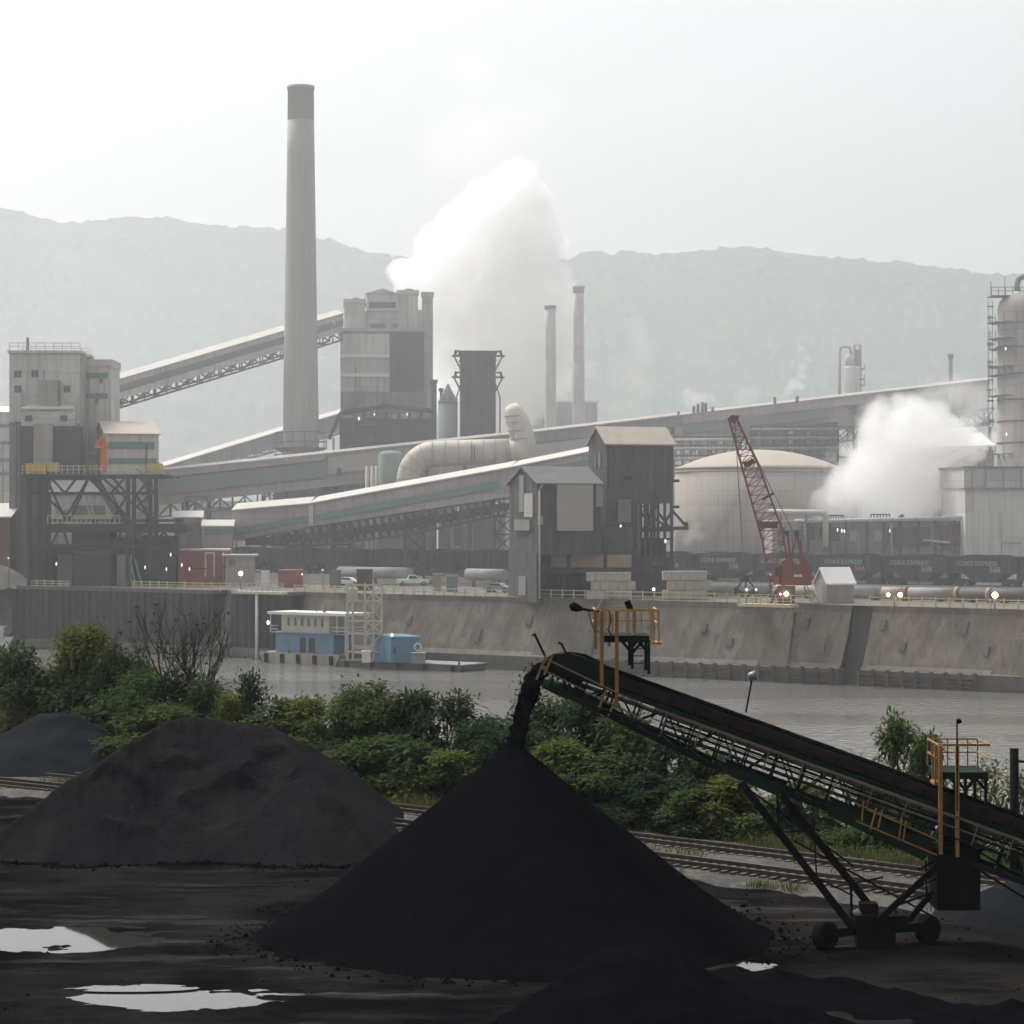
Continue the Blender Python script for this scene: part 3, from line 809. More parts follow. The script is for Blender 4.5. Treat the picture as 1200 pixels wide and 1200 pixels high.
# ------------------------------------------------------------------ stacker conveyor
H0 = P(660, 768, 106.0)                                   # belt top at the head pulley
AX = (P(1200, 962, 102.3) - H0).normalized()
LAT = Vector((AX.y, -AX.x, 0)).normalized()               # towards the viewer
UP = LAT.cross(AX).normalized()
if UP.z < 0: UP = -UP
def cv(a, c, b):
    return H0 + AX * a + LAT * c + UP * b
A_END = 34.0
def stacker():
    hx = math.hypot(AX.x, AX.y)
    root = thing('stacker_conveyor', 'tall dark green wheeled coal conveyor with orange railings, pouring onto the black cone', 'conveyor', (cv(14, 0, 0).x, cv(14, 0, 0).y, YARD))
    # bottom chord depth along the boom
    def bd(a): return -float(np.interp(a, [-.3, 2, 5, 8, 14, 16, 22, 34], [1.35, 1.55, 1.9, 2.2, 2.2, 2.3, 2.3, 1.9]))
    step = 1.25
    na = int((A_END - .8) / step)
    for side in (1, -1):
        c = .85 * side
        fm = MB()
        for a in np.arange(0, A_END - step, step):
            a = float(a)
            fm.bar(cv(a, c, -.55), cv(a + step, c, -.55), .14, .20)
            fm.bar(cv(a, c, bd(a)), cv(a + step, c, bd(a + step)), .14, .22)
            fm.bar(cv(a, c, -.55), cv(a, c, bd(a)), .08)
            if int(a / step) % 2 == 0:
                fm.bar(cv(a, c, -.55), cv(a + step, c, bd(a + step)), .07)
            else:
                fm.bar(cv(a, c, bd(a)), cv(a + step, c, -.55), .07)
            m_ = (a + step / 2)
            if a > 4: fm.bar(cv(a, c, -1.25), cv(a + step, c, -1.25), .08, .10)
        fm.build('truss', M['mach_green'], root)
    ct = MB()
    for a in np.arange(0, A_END, step):
        a = float(a)
        ct.bar(cv(a, -.85, bd(a)), cv(a, .85, bd(a)), .08)
        ct.bar(cv(a, -.85, -.6), cv(a, .85, -.6), .07)
        ct.bar(cv(a, -.85, bd(a)), cv(a + step, .85, bd(a + step)), .05)
    ct.build('cross_bracing', M['mach_green'], root)
    # belt: troughed carrying run, return run, wrap round the pulley
    bw = .62
    b = MB()
    prof = [(-bw, .16), (-bw * .55, -.10), (bw * .55, -.10), (bw, .16)]
    prof_b = [(c, z - .05) for c, z in prof]
    segs = np.linspace(.2, A_END, 60)
    for (pr, flip) in ((prof, 1), (prof_b, 1)):
        vs_ = [cv(float(a), c, z) for a in segs for c, z in pr]
        b.add(vs_, [(i * 4 + j, i * 4 + j + 1, (i + 1) * 4 + j + 1, (i + 1) * 4 + j) for i in range(len(segs) - 1) for j in range(3)])
    ring = []
    for th in np.linspace(90, 285, 16):
        ring.append((-.05 + .5 * math.cos(R(float(th))), -.42 + .5 * math.sin(R(float(th)))))
    for (a0, z0), (a1, z1) in zip(ring[:-1], ring[1:]):
        b.hexa([cv(a0, -bw, z0), cv(a1, -bw, z1), cv(a1 * .94, -bw, z1 * .95 - .02), cv(a0 * .94, -bw, z0 * .95 - .02)], [cv(a0, bw, z0), cv(a1, bw, z1), cv(a1 * .94, bw, z1 * .95 - .02), cv(a0 * .94, bw, z0 * .95 - .02)])
    b.bar(cv(.1, 0, -.92), cv(A_END, 0, -1.0), 2 * bw, .04, up=UP)
    b.build('belt', M['belt'], root)
    # load of coal on the belt
    ld = MB(); segs = np.linspace(.3, A_END, 150)
    vs_ = []
    for a in segs:
        for c in np.linspace(-.42, .42, 5):
            vs_.append(cv(float(a), float(c), .20 - (c / .42) ** 2 * .24 + random.uniform(-.035, .035)))
    ld.add(vs_, [(i * 5 + j, i * 5 + j + 1, (i + 1) * 5 + j + 1, (i + 1) * 5 + j) for i in range(len(segs) - 1) for j in range(4)])
    tag(ld.build('coal_load', M['coal'], root), kind='stuff')
    # brown side skirts
    for side in (1, -1):
        MB().bar(cv(1.9, .74 * side, -.14), cv(A_END, .74 * side, -.14), .05, .46, up=UP).build('belt_skirt', M['belt'], root)
    for a in np.arange(1.2, A_END - 1, 1.25):
        a = float(a); idm = MB()
        idm.tube(cv(a, -.36, -.24), cv(a, .36, -.24), .08, n=8)
        idm.tube(cv(a, .36, -.22), cv(a, .66, .0), .07, n=8); idm.tube(cv(a, -.36, -.22), cv(a, -.66, .0), .07, n=8)
        for s in (1, -1):
            idm.bar(cv(a, .8 * s, -.5), cv(a, .8 * s, -.02), .09, .12)
            idm.bar(cv(a, .8 * s, -.5), cv(a + .28, .8 * s, -.2), .05)
        idm.build('idler', M['mach_green'], root)
    for a in np.arange(2, A_END - 1, 2.5):
        MB().tube(cv(float(a), -.7, -1.08), cv(float(a), .7, -1.08), .07, n=8).build('return_roller', M['mach_black'], root)
    MB().tube(cv(-.05, -.7, -.42), cv(-.05, .7, -.42), .44, n=20).build('head_pulley', M['mach_black'], root)
    # green cheek plates of the head, rising to a hood behind the pulley
    for s in (1, -1):
        ck = MB()
        pts = [(-.15, .06), (.25, .20), (.8, .30), (1.5, .22), (2.3, .02), (2.4, -.62), (1.4, -.62), (.5, -.82), (.1, -.75), (-.1, -.5)]
        ck.prism([cv(a, .72 * s, z) for a, z in pts], LAT * (.06 * s))
        ck.build('head_plate', M['mach_green'], root)
    # lower nose arm under the head with a round end
    na_ = MB()
    na_.path([cv(-.35, .55, -1.35), cv(.5, .55, -1.42), cv(1.6, .55, -1.45), cv(2.6, .55, -1.6)], [.2, .23, .2, .17], 10)
    na_.path([cv(-.35, -.55, -1.35), cv(.5, -.55, -1.42), cv(1.6, -.55, -1.45), cv(2.6, -.55, -1.6)], [.2, .23, .2, .17], 10)
    na_.build('nose_arm', M['mach_green_light'], root)
    sc = MB()
    sc.bar(cv(.6, .8, -.7), cv(1.0, .8, -1.4), .12); sc.bar(cv(.2, .8, -.6), cv(.75, .8, -1.25), .09)
    sc.prism([cv(1.0, .8, -.9), cv(1.5, .8, -.9), cv(1.45, .8, -1.35), cv(1.05, .8, -1.35)], LAT * .08)
    sc.tube(cv(.95, .9, -.72), cv(.95, -.9, -.72), .17, n=12)
    sc.build('belt_scraper', M['mach_black'], root)
    # whiskers (tilt switches) at the head
    ts = MB()
    ts.bar(cv(-.55, .85, -.25), cv(-1.35, .85, .55), .09); ts.bar(cv(-1.35, .85, .55), cv(-1.42, .85, .42), .05)
    ts.build('tilt_switch', M['mach_black'], root)
    ts = MB(); ts.bar(cv(.0, -.85, .0), cv(-.35, -.85, .35), .09); ts.bar(cv(-.35, -.85, .35), cv(-.5, -.85, .36), .09)
    ts.build('tilt_switch', M['mach_black'], root)
    # walkway on the near side with its handrail
    wk = MB()
    wk.bar(cv(2.2, 1.25, -1.45), cv(20.5, 1.25, -1.45), .7, .06, up=UP)
    wk.build('walkway', M['mach_black'], root)
    hr = MB()
    hr.bar(cv(-.5, 1.0, -.28), cv(4.6, 1.5, -.72), .06); hr.bar(cv(-.5, 1.0, -.75), cv(4.6, 1.5, -1.28), .05)
    hr.bar(cv(4.6, 1.6, -.62), cv(20.5, 1.6, -.62), .07, .10); hr.bar(cv(4.6, 1.6, -1.05), cv(20.5, 1.6, -1.05), .05)
    for a in np.arange(5.2, 20.5, 1.5):
        hr.bar(cv(float(a), 1.6, -.6), cv(float(a), 1.6, -1.5), .06)
    hr.build('handrail', M['mach_rail'], root)
    po = MB()
    for a, z0, z1 in ((-.55, -.1, -1.25), (-.3, -.05, -.95), (2.4, -.5, -1.55), (2.9, -.6, -1.65)):
        po.bar(cv(a, 1.0 + .1 * max(a, 0), z0), cv(a - .06, 1.0 + .1 * max(a, 0), z1), .09)
    po.bar(cv(-.55, 1.0, -.65), cv(-.3, 1.0, -.65), .1, .14)
    po.build('rail_post', M['mach_orange'], root)
    # orange guard rails beside the drive
    g = MB()
    for (xa, ya, xb, yb) in ((1000, 940, 1100, 985), (1003, 962, 1098, 1002), (1012, 940, 1010, 962), (1027, 947, 1020, 972), (1034, 949, 1029, 970), (1057, 960, 1053, 985), (1062, 962, 1058, 986)):
        g.bar(P(xa, ya, 101.3), P(xb, yb, 101.3), .055)
    g.build('guard_rail', M['mach_orange'], root)
    # crossover platforms with railing
    def platform(pxl, pxr, y_deck, y_rail, posts, legs, d_near, name, m_rail, basket):
        t = MB(); zd = ZY(y_deck, d_near); zr = ZY(y_rail, d_near)
        xl, xr = GX(pxl, d_near), GX(pxr, d_near)
        yn, yf = d_near, d_near + 2.7
        t.box(xl, xr, yn, yf, zd - .28, zd)
        t.build('platform_deck', M['mach_green'], root)
        for lx, y1 in legs:
            for yy in (yn + .15, yf - .15):
                l = MB(); x = GX(lx, d_near); z1 = ZY(y1, d_near)
                l.bar(Vector((x, yy, zd - .2)), Vector((x, yy, z1)), .12)
                for sg in (-1, 1):
                    if xl < x + sg * .4 < xr: l.bar(Vector((x, yy, zd - .75)), Vector((x + sg * .42, yy, zd - .25)), .08, .12)
                l.build('platform_leg', M['mach_green'], root)
        ld_ = MB(); xa, xb = GX(legs[0][0], d_near) + .1, GX(legs[-1][0], d_near) - .1
        for z in np.arange(ZY(legs[-1][1], d_near) + .3, zd - .2, .32): ld_.bar(Vector((xa, yf - .12, z)), Vector((xb, yf - .12, z)), .04)
        ld_.build('ladder', M['mach_black'], root)
        rl = MB()
        xL = min(xl, GX(posts[0][0], d_near)); xR = GX(basket[0], d_near)
        zt = zr; zm = zd + (zr - zd) * .5
        for z in (zt, zm):
            rl.bar(Vector((xL, yf, z)), Vector((xR, yf, z)), .06); rl.bar(Vector((xR, yn, z)), Vector((xR, yf, z)), .06); rl.bar(Vector((xL, yn, z)), Vector((xL, yf, z)), .06)
        rl.bar(Vector((xL, yn, zt)), Vector((xR, yn, zt)), .08, .1)
        for x in np.linspace(xL, xR, 6):
            rl.bar(Vector((x, yf, zd)), Vector((x, yf, zt)), .055)
        zb = ZY(basket[1], d_near)
        for px in basket[2]:
            x = GX(px, d_near); rl.bar(Vector((x, yn, zb)), Vector((x, yn, zt)), .07); rl.bar(Vector((x + .06, yn + .9, zb)), Vector((x, yn + .9, zt)), .06)
        rl.box(GX(basket[2][0], d_near) - .05, GX(basket[2][-1], d_near) + .12, yn - .04, yn + .95, zb - .06, zb + .06)
        rl.build('platform_railing', m_rail, root)
        for px, yt, yb in posts:
            x = GX(px, d_near)
            MB().bar(Vector((x, yn - .25, ZY(yt, d_near))), Vector((x, yn - .25, ZY(yb, d_near))), .15).build('platform_post', M['mach_orange'], root)
    platform(708, 761, 745, 715, ((697.5, 715, 760), (705, 715, 803), (722.5, 715, 826)), ((741, 784), (760.5, 790)), 104.6, 'p1', M['mach_yellow'], (770, 754, (763, 766, 772)))
    platform(1100, 1157, 905, 873, ((1101, 873, 1000), (1120.5, 873, 1003)), ((1132, 945), (1156, 952)), 101.6, 'p2', M['mach_orange'], (1160, 918, (1096, 1099)))
    # extra yellow balusters on the first platform
    yb_ = MB()
    for px, yt, y2 in ((714, 720, 758), (717.5, 718, 750), (743, 716, 744), (735, 716, 744)):
        x = GX(px, 105.2); yb_.bar(Vector((x, 105.2, ZY(yt, 105.2))), Vector((x, 105.2, ZY(y2, 105.2))), .07 if px < 740 else .17)
    yb_.build('platform_baluster', M['mach_yellow'], root)
    # lamps
    lm = MB()
    lm.path([P(702, 716, 104.5), P(690, 715, 104.5), P(680, 713, 104.5)], [.04, .05, .07], 8)
    lm.path([P(683, 714, 104.5), P(677, 712.5, 104.5), P(671, 710.5, 104.5), P(667, 709.5, 104.5)], [.07, .17, .2, .05], 10)
    lm.build('street_lamp_head', M['mach_black'], root)
    for px, py, tilt in ((706, 709, .5), (737, 710, -.4)):
        f = MB(); p = P(px, py, 104.8)
        dv = Vector((math.cos(tilt), 0, -math.sin(tilt))) ; uv = Vector((math.sin(tilt), 0, math.cos(tilt)))
        f.bar(p - uv * .22, p + uv * .22, .22, .26); f.bar(p - uv * .2, P(px + 4, 716, 104.8), .05)
        f.build('floodlight', M['metal_light'] if px < 720 else M['mach_black'], root)
    wire = MB()
    wire.path([P(690, 716, 104.5), P(692, 728, 104.5), P(696, 738, 104.5), P(705, 742, 104.5)], .02, 5)
    wire.path([P(714, 716, 104.5), P(716, 728, 104.5), P(712, 738, 104.5), P(718, 746, 104.5)], .025, 5)
    wire.build('lamp_cable', M['mach_black'], root)
    pl = MB(); pl.bar(P(874, 835, 104.3), P(881, 797, 104.3), .07); pl.build('lamp_pole', M['mach_black'], root)
    hd = MB(); c_ = P(881.5, 793, 104.3); hd.tube(c_ + Vector((-.16, 0, .02)), c_ + Vector((.16, 0, .08)), .13, .2, n=12); hd.build('floodlight', M['metal_light'], root)
    pl = MB(); pl.bar(P(1121.5, 950, 101.3), P(1121.5, 844, 101.3), .055); pl.build('lamp_pole', M['mach_black'], root)
    hd = MB(); hd.path([P(1121, 845, 101.3), P(1124, 845, 101.3), P(1127, 846.5, 101.3)], [.08, .12, .04], 8); hd.build('street_lamp_head', M['mach_black'], root)
    # deep plates on the lower chord
    for a0, a1, z in ((7.9, 10.8, .2), (12.6, 17.4, .55)):
        for s in (1, -1):
            pp = MB()
            pp.prism([cv(a0, .95 * s, bd(a0) + .28), cv(a1, .95 * s, bd(a1) + .28), cv(a1 - .3, .95 * s, bd(a1) - z), cv(a0 + .2, .95 * s, bd(a0) - z * .4)], LAT * .06 * s)
            pp.build('chord_plate', M['mach_green_light'], root)
    # control cabin / drive house hung under the boom
    cb = MB(); d = 101.8
    cb.box(GX(1098, d), GX(1149, d), d, d + 2.2, ZY(1067, d), ZY(1000, d)); cb.box(GX(1096, d), GX(1151, d), d - .06, d + 2.3, ZY(1001, d), ZY(994, d))
    cb.box(GX(1104, d), GX(1120, d), d - .05, d + .1, ZY(1062, d), ZY(1020, d)); cb.box(GX(1126, d), GX(1143, d), d - .05, d + .1, ZY(1050, d), ZY(1020, d))
    cb.build('drive_house', M['mach_black'], root)
    cbs = MB(); cbs.box(GX(1108, d), GX(1142, d), d + .4, d + 1.8, ZY(996, d), ZY(960, d)); cbs.build('drive_housing', M['mach_green'], root)
    # legs
    for (xa, ya, xb, yb, w, dn) in ((868, 917, 999, 1087, .30, 101.4), (916, 932, 1034, 1080, .30, 103.2), (1110, 1004, 1030, 1078, .24, 101.4), (1122, 1010, 1062, 1082, .24, 103.2)):
        MB().bar(P(xa, ya, dn), P(xb, yb, dn + .1), w, w).build('support_leg', M['mach_black'], root)
    br = MB()
    dn = 102.3
    for (xa, ya, xb, yb, w) in ((882, 928, 1000, 1015, .07), (930, 985, 1095, 1075, .08), (911, 930, 912, 965, .1), (952, 935, 957, 1030, .06), (920, 975, 960, 972, .06), (960, 1030, 1000, 1050, .06),
                             (997, 1035, 998, 1075, .10), (1000, 1035, 1035, 1028, .07), (1085, 1008, 1086, 1050, .08), (1048, 1058, 1052, 1080, .08), (1048, 1062, 1108, 1040, .09), (1065, 1045, 1120, 1018, .07), (1075, 1020, 1102, 1005, .08),
                             (1140, 1015, 1200, 1052, .09), (1150, 1000, 1200, 1030, .08)):
        br.bar(P(xa, ya, dn), P(xb, yb, dn), w)
    br.build('leg_bracing', M['mach_black'], root)
    # chassis, axle and wheels
    ch = MB(); d = 102.4
    ch.bar(P(968, 1093, d - .2), P(1088, 1085, d + .5), .35, .35)
    ch.box(GX(1003, d), GX(1047, d), d - .6, d + .8, ZY(1110, d), ZY(1072, d)); ch.box(GX(998, d), GX(1060, d), d - .8, d + 1.0, ZY(1084, d), ZY(1070, d))
    ch.box(GX(1008, d), GX(1028, d), d - .3, d + .5, ZY(1072, d), ZY(1058, d))
    ch.build('chassis', M['mach_black'], root)
    mo = MB(); mo.tube(P(1001, 1072, d - .6), P(1008, 1068, d - .6), .16, n=12); mo.build('motor', M['metal_light'], root)
    for px, py, dd in ((967, 1096.5, 101.9), (1087, 1088.5, 103.1)):
        c0 = P(px, py, dd); axd = (AX * Vector((1, 1, 0))).normalized(); axd = (axd + Vector((0, -1.1, 0))).normalized()
        w = MB(); r = .6
        pr = [(-.24, r * .62), (-.24, r * .9), (-.17, r), (.17, r), (.24, r * .9), (.24, r * .62)]
        n = 24; vs_ = []
        s_ = axd.cross(Vector((0, 0, 1))).normalized(); u_ = s_.cross(axd)
        for a, rr in pr:
            for k in range(n):
                th = 2 * math.pi * k / n
                vs_.append(c0 + axd * a + (s_ * math.cos(th) + u_ * math.sin(th)) * rr)
        w.add(vs_, [(i * n + k, i * n + (k + 1) % n, ((i + 1) % 6) * n + (k + 1) % n, ((i + 1) % 6) * n + k) for i in range(6) for k in range(n)])
        wo_ = w.build('wheel', M['tyre'], root)
        rm = MB(); rm.tube(c0 - axd * .2, c0 + axd * .2, r * .63, n=20); rm.tube(c0 + axd * .2, c0 + axd * .27, .14, n=12); rm.build('rim', M['mach_black'], wo_)
    # tail frame resting on the ground beyond
    tl = MB()
    for s in (1, -1):
        tl.bar(cv(30, .85 * s, -2.0), cv(30, .85 * s, -2.0) * 1 + Vector((0, 0, -(cv(30, .85 * s, -2.0).z - YARD))), .2)
    tl.build('tail_support', M['mach_black'], root)
stacker()

# falling coal
def falling():
    mb = MB(); p0 = P(641, 781, 106.0); p1 = P(601, 884, 106.2)
    def path(t):
        x = p0.x + (p1.x - p0.x) * (t ** .8); z = p0.z + .15 + (p1.z - p0.z - .15) * (t ** 1.35)
        return Vector((x, p0.y + (p1.y - p0.y) * t, z))
    n, k = 46, 14
    vs_ = []
    for i in range(n):
        t = i / (n - 1); c = path(t); r = .26 + .12 * t + .16 * math.sin(math.pi * min(t * 1.6, 1)) 
        for j in range(k):
            th = 2 * math.pi * j / k; q = r * (1 + .35 * mnoise.noise(Vector((math.cos(th) * 1.6, math.sin(th) * 1.6 + 3, t * 14))) + random.uniform(-.08, .08))
            vs_.append(c + Vector((math.cos(th) * q, math.sin(th) * q, random.uniform(-.04, .04))))
    mb.add(vs_, [(i * k + j, i * k + (j + 1) % k, (i + 1) * k + (j + 1) % k, (i + 1) * k + j) for i in range(n - 1) for j in range(k)], False)
    for i in range(1100):
        t = random.random() ** .8; c = path(t); r = (.3 + .30 * math.sin(math.pi * min(t * 1.4, 1))) * (abs(random.gauss(0, .5)) + .62)
        th = random.uniform(0, 2 * math.pi)
        p = c + Vector((math.cos(th) * r + (.12 if math.cos(th) > 0 else 0), math.sin(th) * r * .8, random.uniform(-.2, .2))); s = random.uniform(.025, .085)
        q = [p + Vector((random.uniform(-1, 1), random.uniform(-1, 1), random.uniform(-1, 1))).normalized() * s for _ in range(4)]
        mb.add(q, [(0, 1, 2), (0, 2, 3), (0, 3, 1), (1, 3, 2)])
    o = mb.build('falling_coal', M['coal'])
    tag(o, 'stream of black coal dropping from the conveyor head', 'coal', kind='stuff')
falling()

# dark mooring post at the right
po = thing('mooring_post', 'dark wooden post with a crossbar standing among bushes at the right edge', 'post', (GX(1189, 118), 118, 2.5))
mb = MB(); mb.tube(Vector((GX(1189, 118), 118, 2.0)), P(1188.5, 877, 118), .24, .21, 10); mb.build('post_shaft', M['mach_black'], po)
mb = MB(); mb.bar(P(1192, 892, 118), P(1216, 894, 118), .12); mb.bar(P(1213, 894, 118), P(1214, 960, 118), .1); mb.build('post_arm', M['mach_black'], po)

# ------------------------------------------------------------------ building helpers
HOUSES = []
class House:
    """walls on a local frame; faces: front (towards the camera), left and right ends"""
    def __init__(s, name, label, cat, pxA, pxB, d, yaw, y_top, z_base=PLANT, px0=None, px2=None, depth=None, wall=None, group=None, root=None, z_bot_py=None):
        s.fr, s.L, s.D = pxframe(pxA, pxB, d, yaw, px0, px2, depth)
        s.d = d; s.zt = ZY(y_top, d)
        s.zb = ZY(z_bot_py, d) if z_bot_py is not None else z_base
        c = s.fr(s.L / 2, s.D / 2, 0)
        s.root = root or thing(name, label, cat, (c.x, c.y, s.zb), group)
        if wall is not None:
            MB().box(0, s.L, 0, s.D, s.zb, s.zt, s.fr).build('wall', wall, s.root)
            if s.L > 5: HOUSES.append(s)
    def x(s, px):
        k = (px - 600) / FPX; A = s.fr.A; v = s.fr.v
        return (k * A.y - A.x) / (v.x - k * v.y)
    def z(s, py, x=0, y=0):
        return ZY(py, s.fr(x, y, 0).y)
    def flat(s, m, t=.3, over=.3, name='roof'):
        return MB().box(-over, s.L + over, -over, s.D + over, s.zt + .003, s.zt + t, s.fr).build(name, m, s.root)
    def gable(s, h, m, over=.35, along='v', wall=None, t=.22):
        fr = s.fr; z0 = s.zt; mb = MB()
        if along == 'v':
            tri = [fr(0, 0, z0), fr(0, s.D, z0), fr(0, s.D / 2, z0 + h)]
            MB().prism(tri, fr.v * s.L).build('gable_wall', wall, s.root)
            k = h / (s.D / 2)
            for sg in (0, 1):
                y0, y1 = (-over, s.D / 2) if sg == 0 else (s.D + over, s.D / 2)
                za = z0 - over * k
                q = [fr(-over, y0, za + .02), fr(s.L + over, y0, za + .02), fr(s.L + over, y1, z0 + h + .02), fr(-over, y1, z0 + h + .02)]
                mb.hexa(q, [p + Vector((0, 0, t)) for p in q])
        else:
            tri = [fr(0, 0, z0), fr(s.L, 0, z0), fr(s.L / 2, 0, z0 + h)]
            MB().prism(tri, fr.w * s.D).build('gable_wall', wall, s.root)
            k = h / (s.L / 2)
            for sg in (0, 1):
                x0, x1 = (-over, s.L / 2) if sg == 0 else (s.L + over, s.L / 2)
                za = z0 - over * k
                q = [fr(x0, -over, za + .02), fr(x0, s.D + over, za + .02), fr(x1, s.D + over, z0 + h + .02), fr(x1, -over, z0 + h + .02)]
                mb.hexa(q, [p + Vector((0, 0, t)) for p in q])
        return mb.build('roof', m, s.root)
    def panel(s, pxl, pxr, yt, yb, m, name='panel', proud=.12, sink=.05, par=None):
        xl, xr = s.x(pxl), s.x(pxr); xm = (xl + xr) / 2
        return MB().box(xl, xr, -proud, sink, s.z(yb, xm), s.z(yt, xm), s.fr).build(name, m, par or s.root)
    def window(s, pxl, pxr, yt, yb, m=None, frame=None):
        xl, xr = s.x(pxl), s.x(pxr); xm = (xl + xr) / 2; z0, z1 = s.z(yb, xm), s.z(yt, xm)
        f = MB(); t = .12
        f.box(xl - t, xr + t, -.10, .02, z1, z1 + t, s.fr); f.box(xl - t, xr + t, -.14, .02, z0 - t, z0, s.fr)
        f.box(xl - t, xl, -.10, .02, z0, z1, s.fr); f.box(xr, xr + t, -.10, .02, z0, z1, s.fr)
        f.box((xl + xr) / 2 - .05, (xl + xr) / 2 + .05, -.07, .02, z0, z1, s.fr)
        w = f.build('window', frame or M['pale_clad'], s.root)
        MB().box(xl, xr, -.05, .03, z0, z1, s.fr).build('pane', m or M['window_grey'], w)
    def lpanel(s, y0, y1, z0, z1, m, name='panel', proud=.12):
        return MB().box(-proud, .05, y0, y1, z0, z1, s.fr).build(name, m, s.root)
    def rpanel(s, y0, y1, z0, z1, m, name='panel', proud=.12):
        return MB().box(s.L - .05, s.L + proud, y0, y1, z0, z1, s.fr).build(name, m, s.root)

def lattice_tower(mb, c, w, z0, z1, n=4, t=.25, dpt=None):
    dpt = dpt or w
    cs = [Vector((c[0] + a * w / 2, c[1] + b * dpt / 2, 0)) for a, b in ((-1, -1), (1, -1), (1, 1), (-1, 1))]
    h = (z1 - z0) / n
    for p in cs: mb.bar(p + Vector((0, 0, z0)), p + Vector((0, 0, z1)), t)
    for i in range(n):
        for a, b in ((0, 1), (1, 2), (2, 3), (3, 0)):
            za, zb = z0 + i * h, z0 + (i + 1) * h
            mb.bar(cs[a] + Vector((0, 0, zb)), cs[b] + Vector((0, 0, zb)), t * .7)
            mb.bar(cs[a] + Vector((0, 0, za)), cs[b] + Vector((0, 0, zb)), t * .6)
            mb.bar(cs[b] + Vector((0, 0, za)), cs[a] + Vector((0, 0, zb)), t * .6)

def lamp_post(px, py, d, label, m='lamp_orange', r=.32, base=PLANT, twin=False, cat='lamp'):
    p = P(px, py, d)
    t = thing('yard_lamp', label, cat, (p.x, p.y, base), 'lit lamps in the works')
    mb = MB(); mb.tube((p.x, p.y + .15, base - .4), (p.x, p.y + .15, p.z + .1), .09, .06, 8)
    if twin: mb.bar((p.x - .9, p.y + .15, p.z), (p.x + .9, p.y + .15, p.z), .1)
    mb.build('pole', M['steel_grey'], t)
    for dx, q in (((-.75, .75), (.75, 1)) if twin else ((0, 1),)):
        b = MB(); c = Vector((p.x + dx, p.y, p.z)); b.lathe(c, [(.05, -r * q), (r * .8 * q, -r * .6 * q), (r * q, 0), (r * .8 * q, r * .6 * q), (.05, r * q)], 12)
        b.build('bulb', M[m], t)

# ------------------------------------------------------------------ chimney and stacks
def stack_(name, label, cat, px, d, y_top, y_base, w_top, w_bot, m, cap_px, mcap, group=None, n=32):
    c = Vector((GX(px, d), d, 0)); zt, zr = ZY(y_top, d), ZY(y_base, d)
    rt, rr = w_top / 2 / FPX * d, w_bot / 2 / FPX * d
    rb = rr + (rr - rt) * (zr - PLANT) / (zt - zr)
    zc = ZY(y_top + cap_px, d); rc = rt + (rr - rt) * (zt - zc) / (zt - zr)
    t = thing(name, label, cat, (c.x, c.y, PLANT), group)
    N = 14
    prof = [(rb + (rc - rb) * i / N, PLANT + (zc - PLANT) * i / N) for i in range(N + 1)]
    MB().lathe(c, prof, n).build('shaft', m, t)
    MB().lathe(c, [(rc + .02, zc), (rt + .05, zt - .6), (rt + .22, zt - .6), (rt + .22, zt), (rt * .8, zt), (rt * .8, zt - 1.2)], n).build('stack_top', mcap, t)
    return t, c
t, c = stack_('chimney', 'tall tapering grey concrete chimney, the highest thing in the works', 'chimney', 352.5, 480, 101, 530, 30, 43, M['chim'], 40, M['chim_cap'])
g = MB(); z0 = ZY(525, 480); r = 46 / 2 / FPX * 480 + 1.2
for th in np.linspace(0, 2 * math.pi, 15)[:-1]:
    a = c + Vector((math.cos(th) * r, math.sin(th) * r, 0)); th2 = th + 2 * math.pi / 14; b = c + Vector((math.cos(th2) * r, math.sin(th2) * r, 0))
    for zz in (z0, z0 + 1.2, z0 + 3.0): g.bar(a + Vector((0, 0, zz)), b + Vector((0, 0, zz)), .16)
    g.bar(a + Vector((0, 0, z0)), a + Vector((0, 0, z0 + 3.0)), .14)
    g.bar(a + Vector((0, 0, z0)), c + Vector((math.cos(th) * (r - 1.5), math.sin(th) * (r - 1.5), z0 - 1)), .14)
g.build('gallery_railing', M['steel_grey'], t)
MB().lathe(c, [(r - 1.4, z0 - .25), (r, z0 - .25), (r, z0), (r - 1.4, z0)], 28).build('gallery_floor', M['steel_grey'], t)
stack_('smokestack', 'slim pale smokestack, the shorter of two beside the white plume', 'smokestack', 645, 580, 358, 490, 12, 13.6, M['pale_clad'], 5, M['grey_clad'], 'two slim stacks beside the plume', 20)
stack_('smokestack', 'slim pale smokestack with a dark top, the taller of two beside the white plume', 'smokestack', 678, 585, 335, 488, 12.5, 14.5, M['pale_clad'], 9, M['chim_cap'], 'two slim stacks beside the plume', 20)
stack_('smokestack', 'thin dark smokestack rising behind the long gallery near the tall column', 'smokestack', 1114, 560, 415, 460, 5, 5, M['steel_grey'], 6, M['dark_clad'], None, 12)
stack_('smokestack', 'short dark smokestack with a capped top beside the banded house', 'smokestack', 508.5, 492, 445, 520, 6.5, 6.5, M['dark_clad'], 5, M['dark_clad'], None, 14)
stack_('smokestack', 'thin dark smokestack beside the short capped one', 'smokestack', 517, 492, 455, 520, 3.2, 3.6, M['dark_clad'], 4, M['dark_clad'], None, 12)

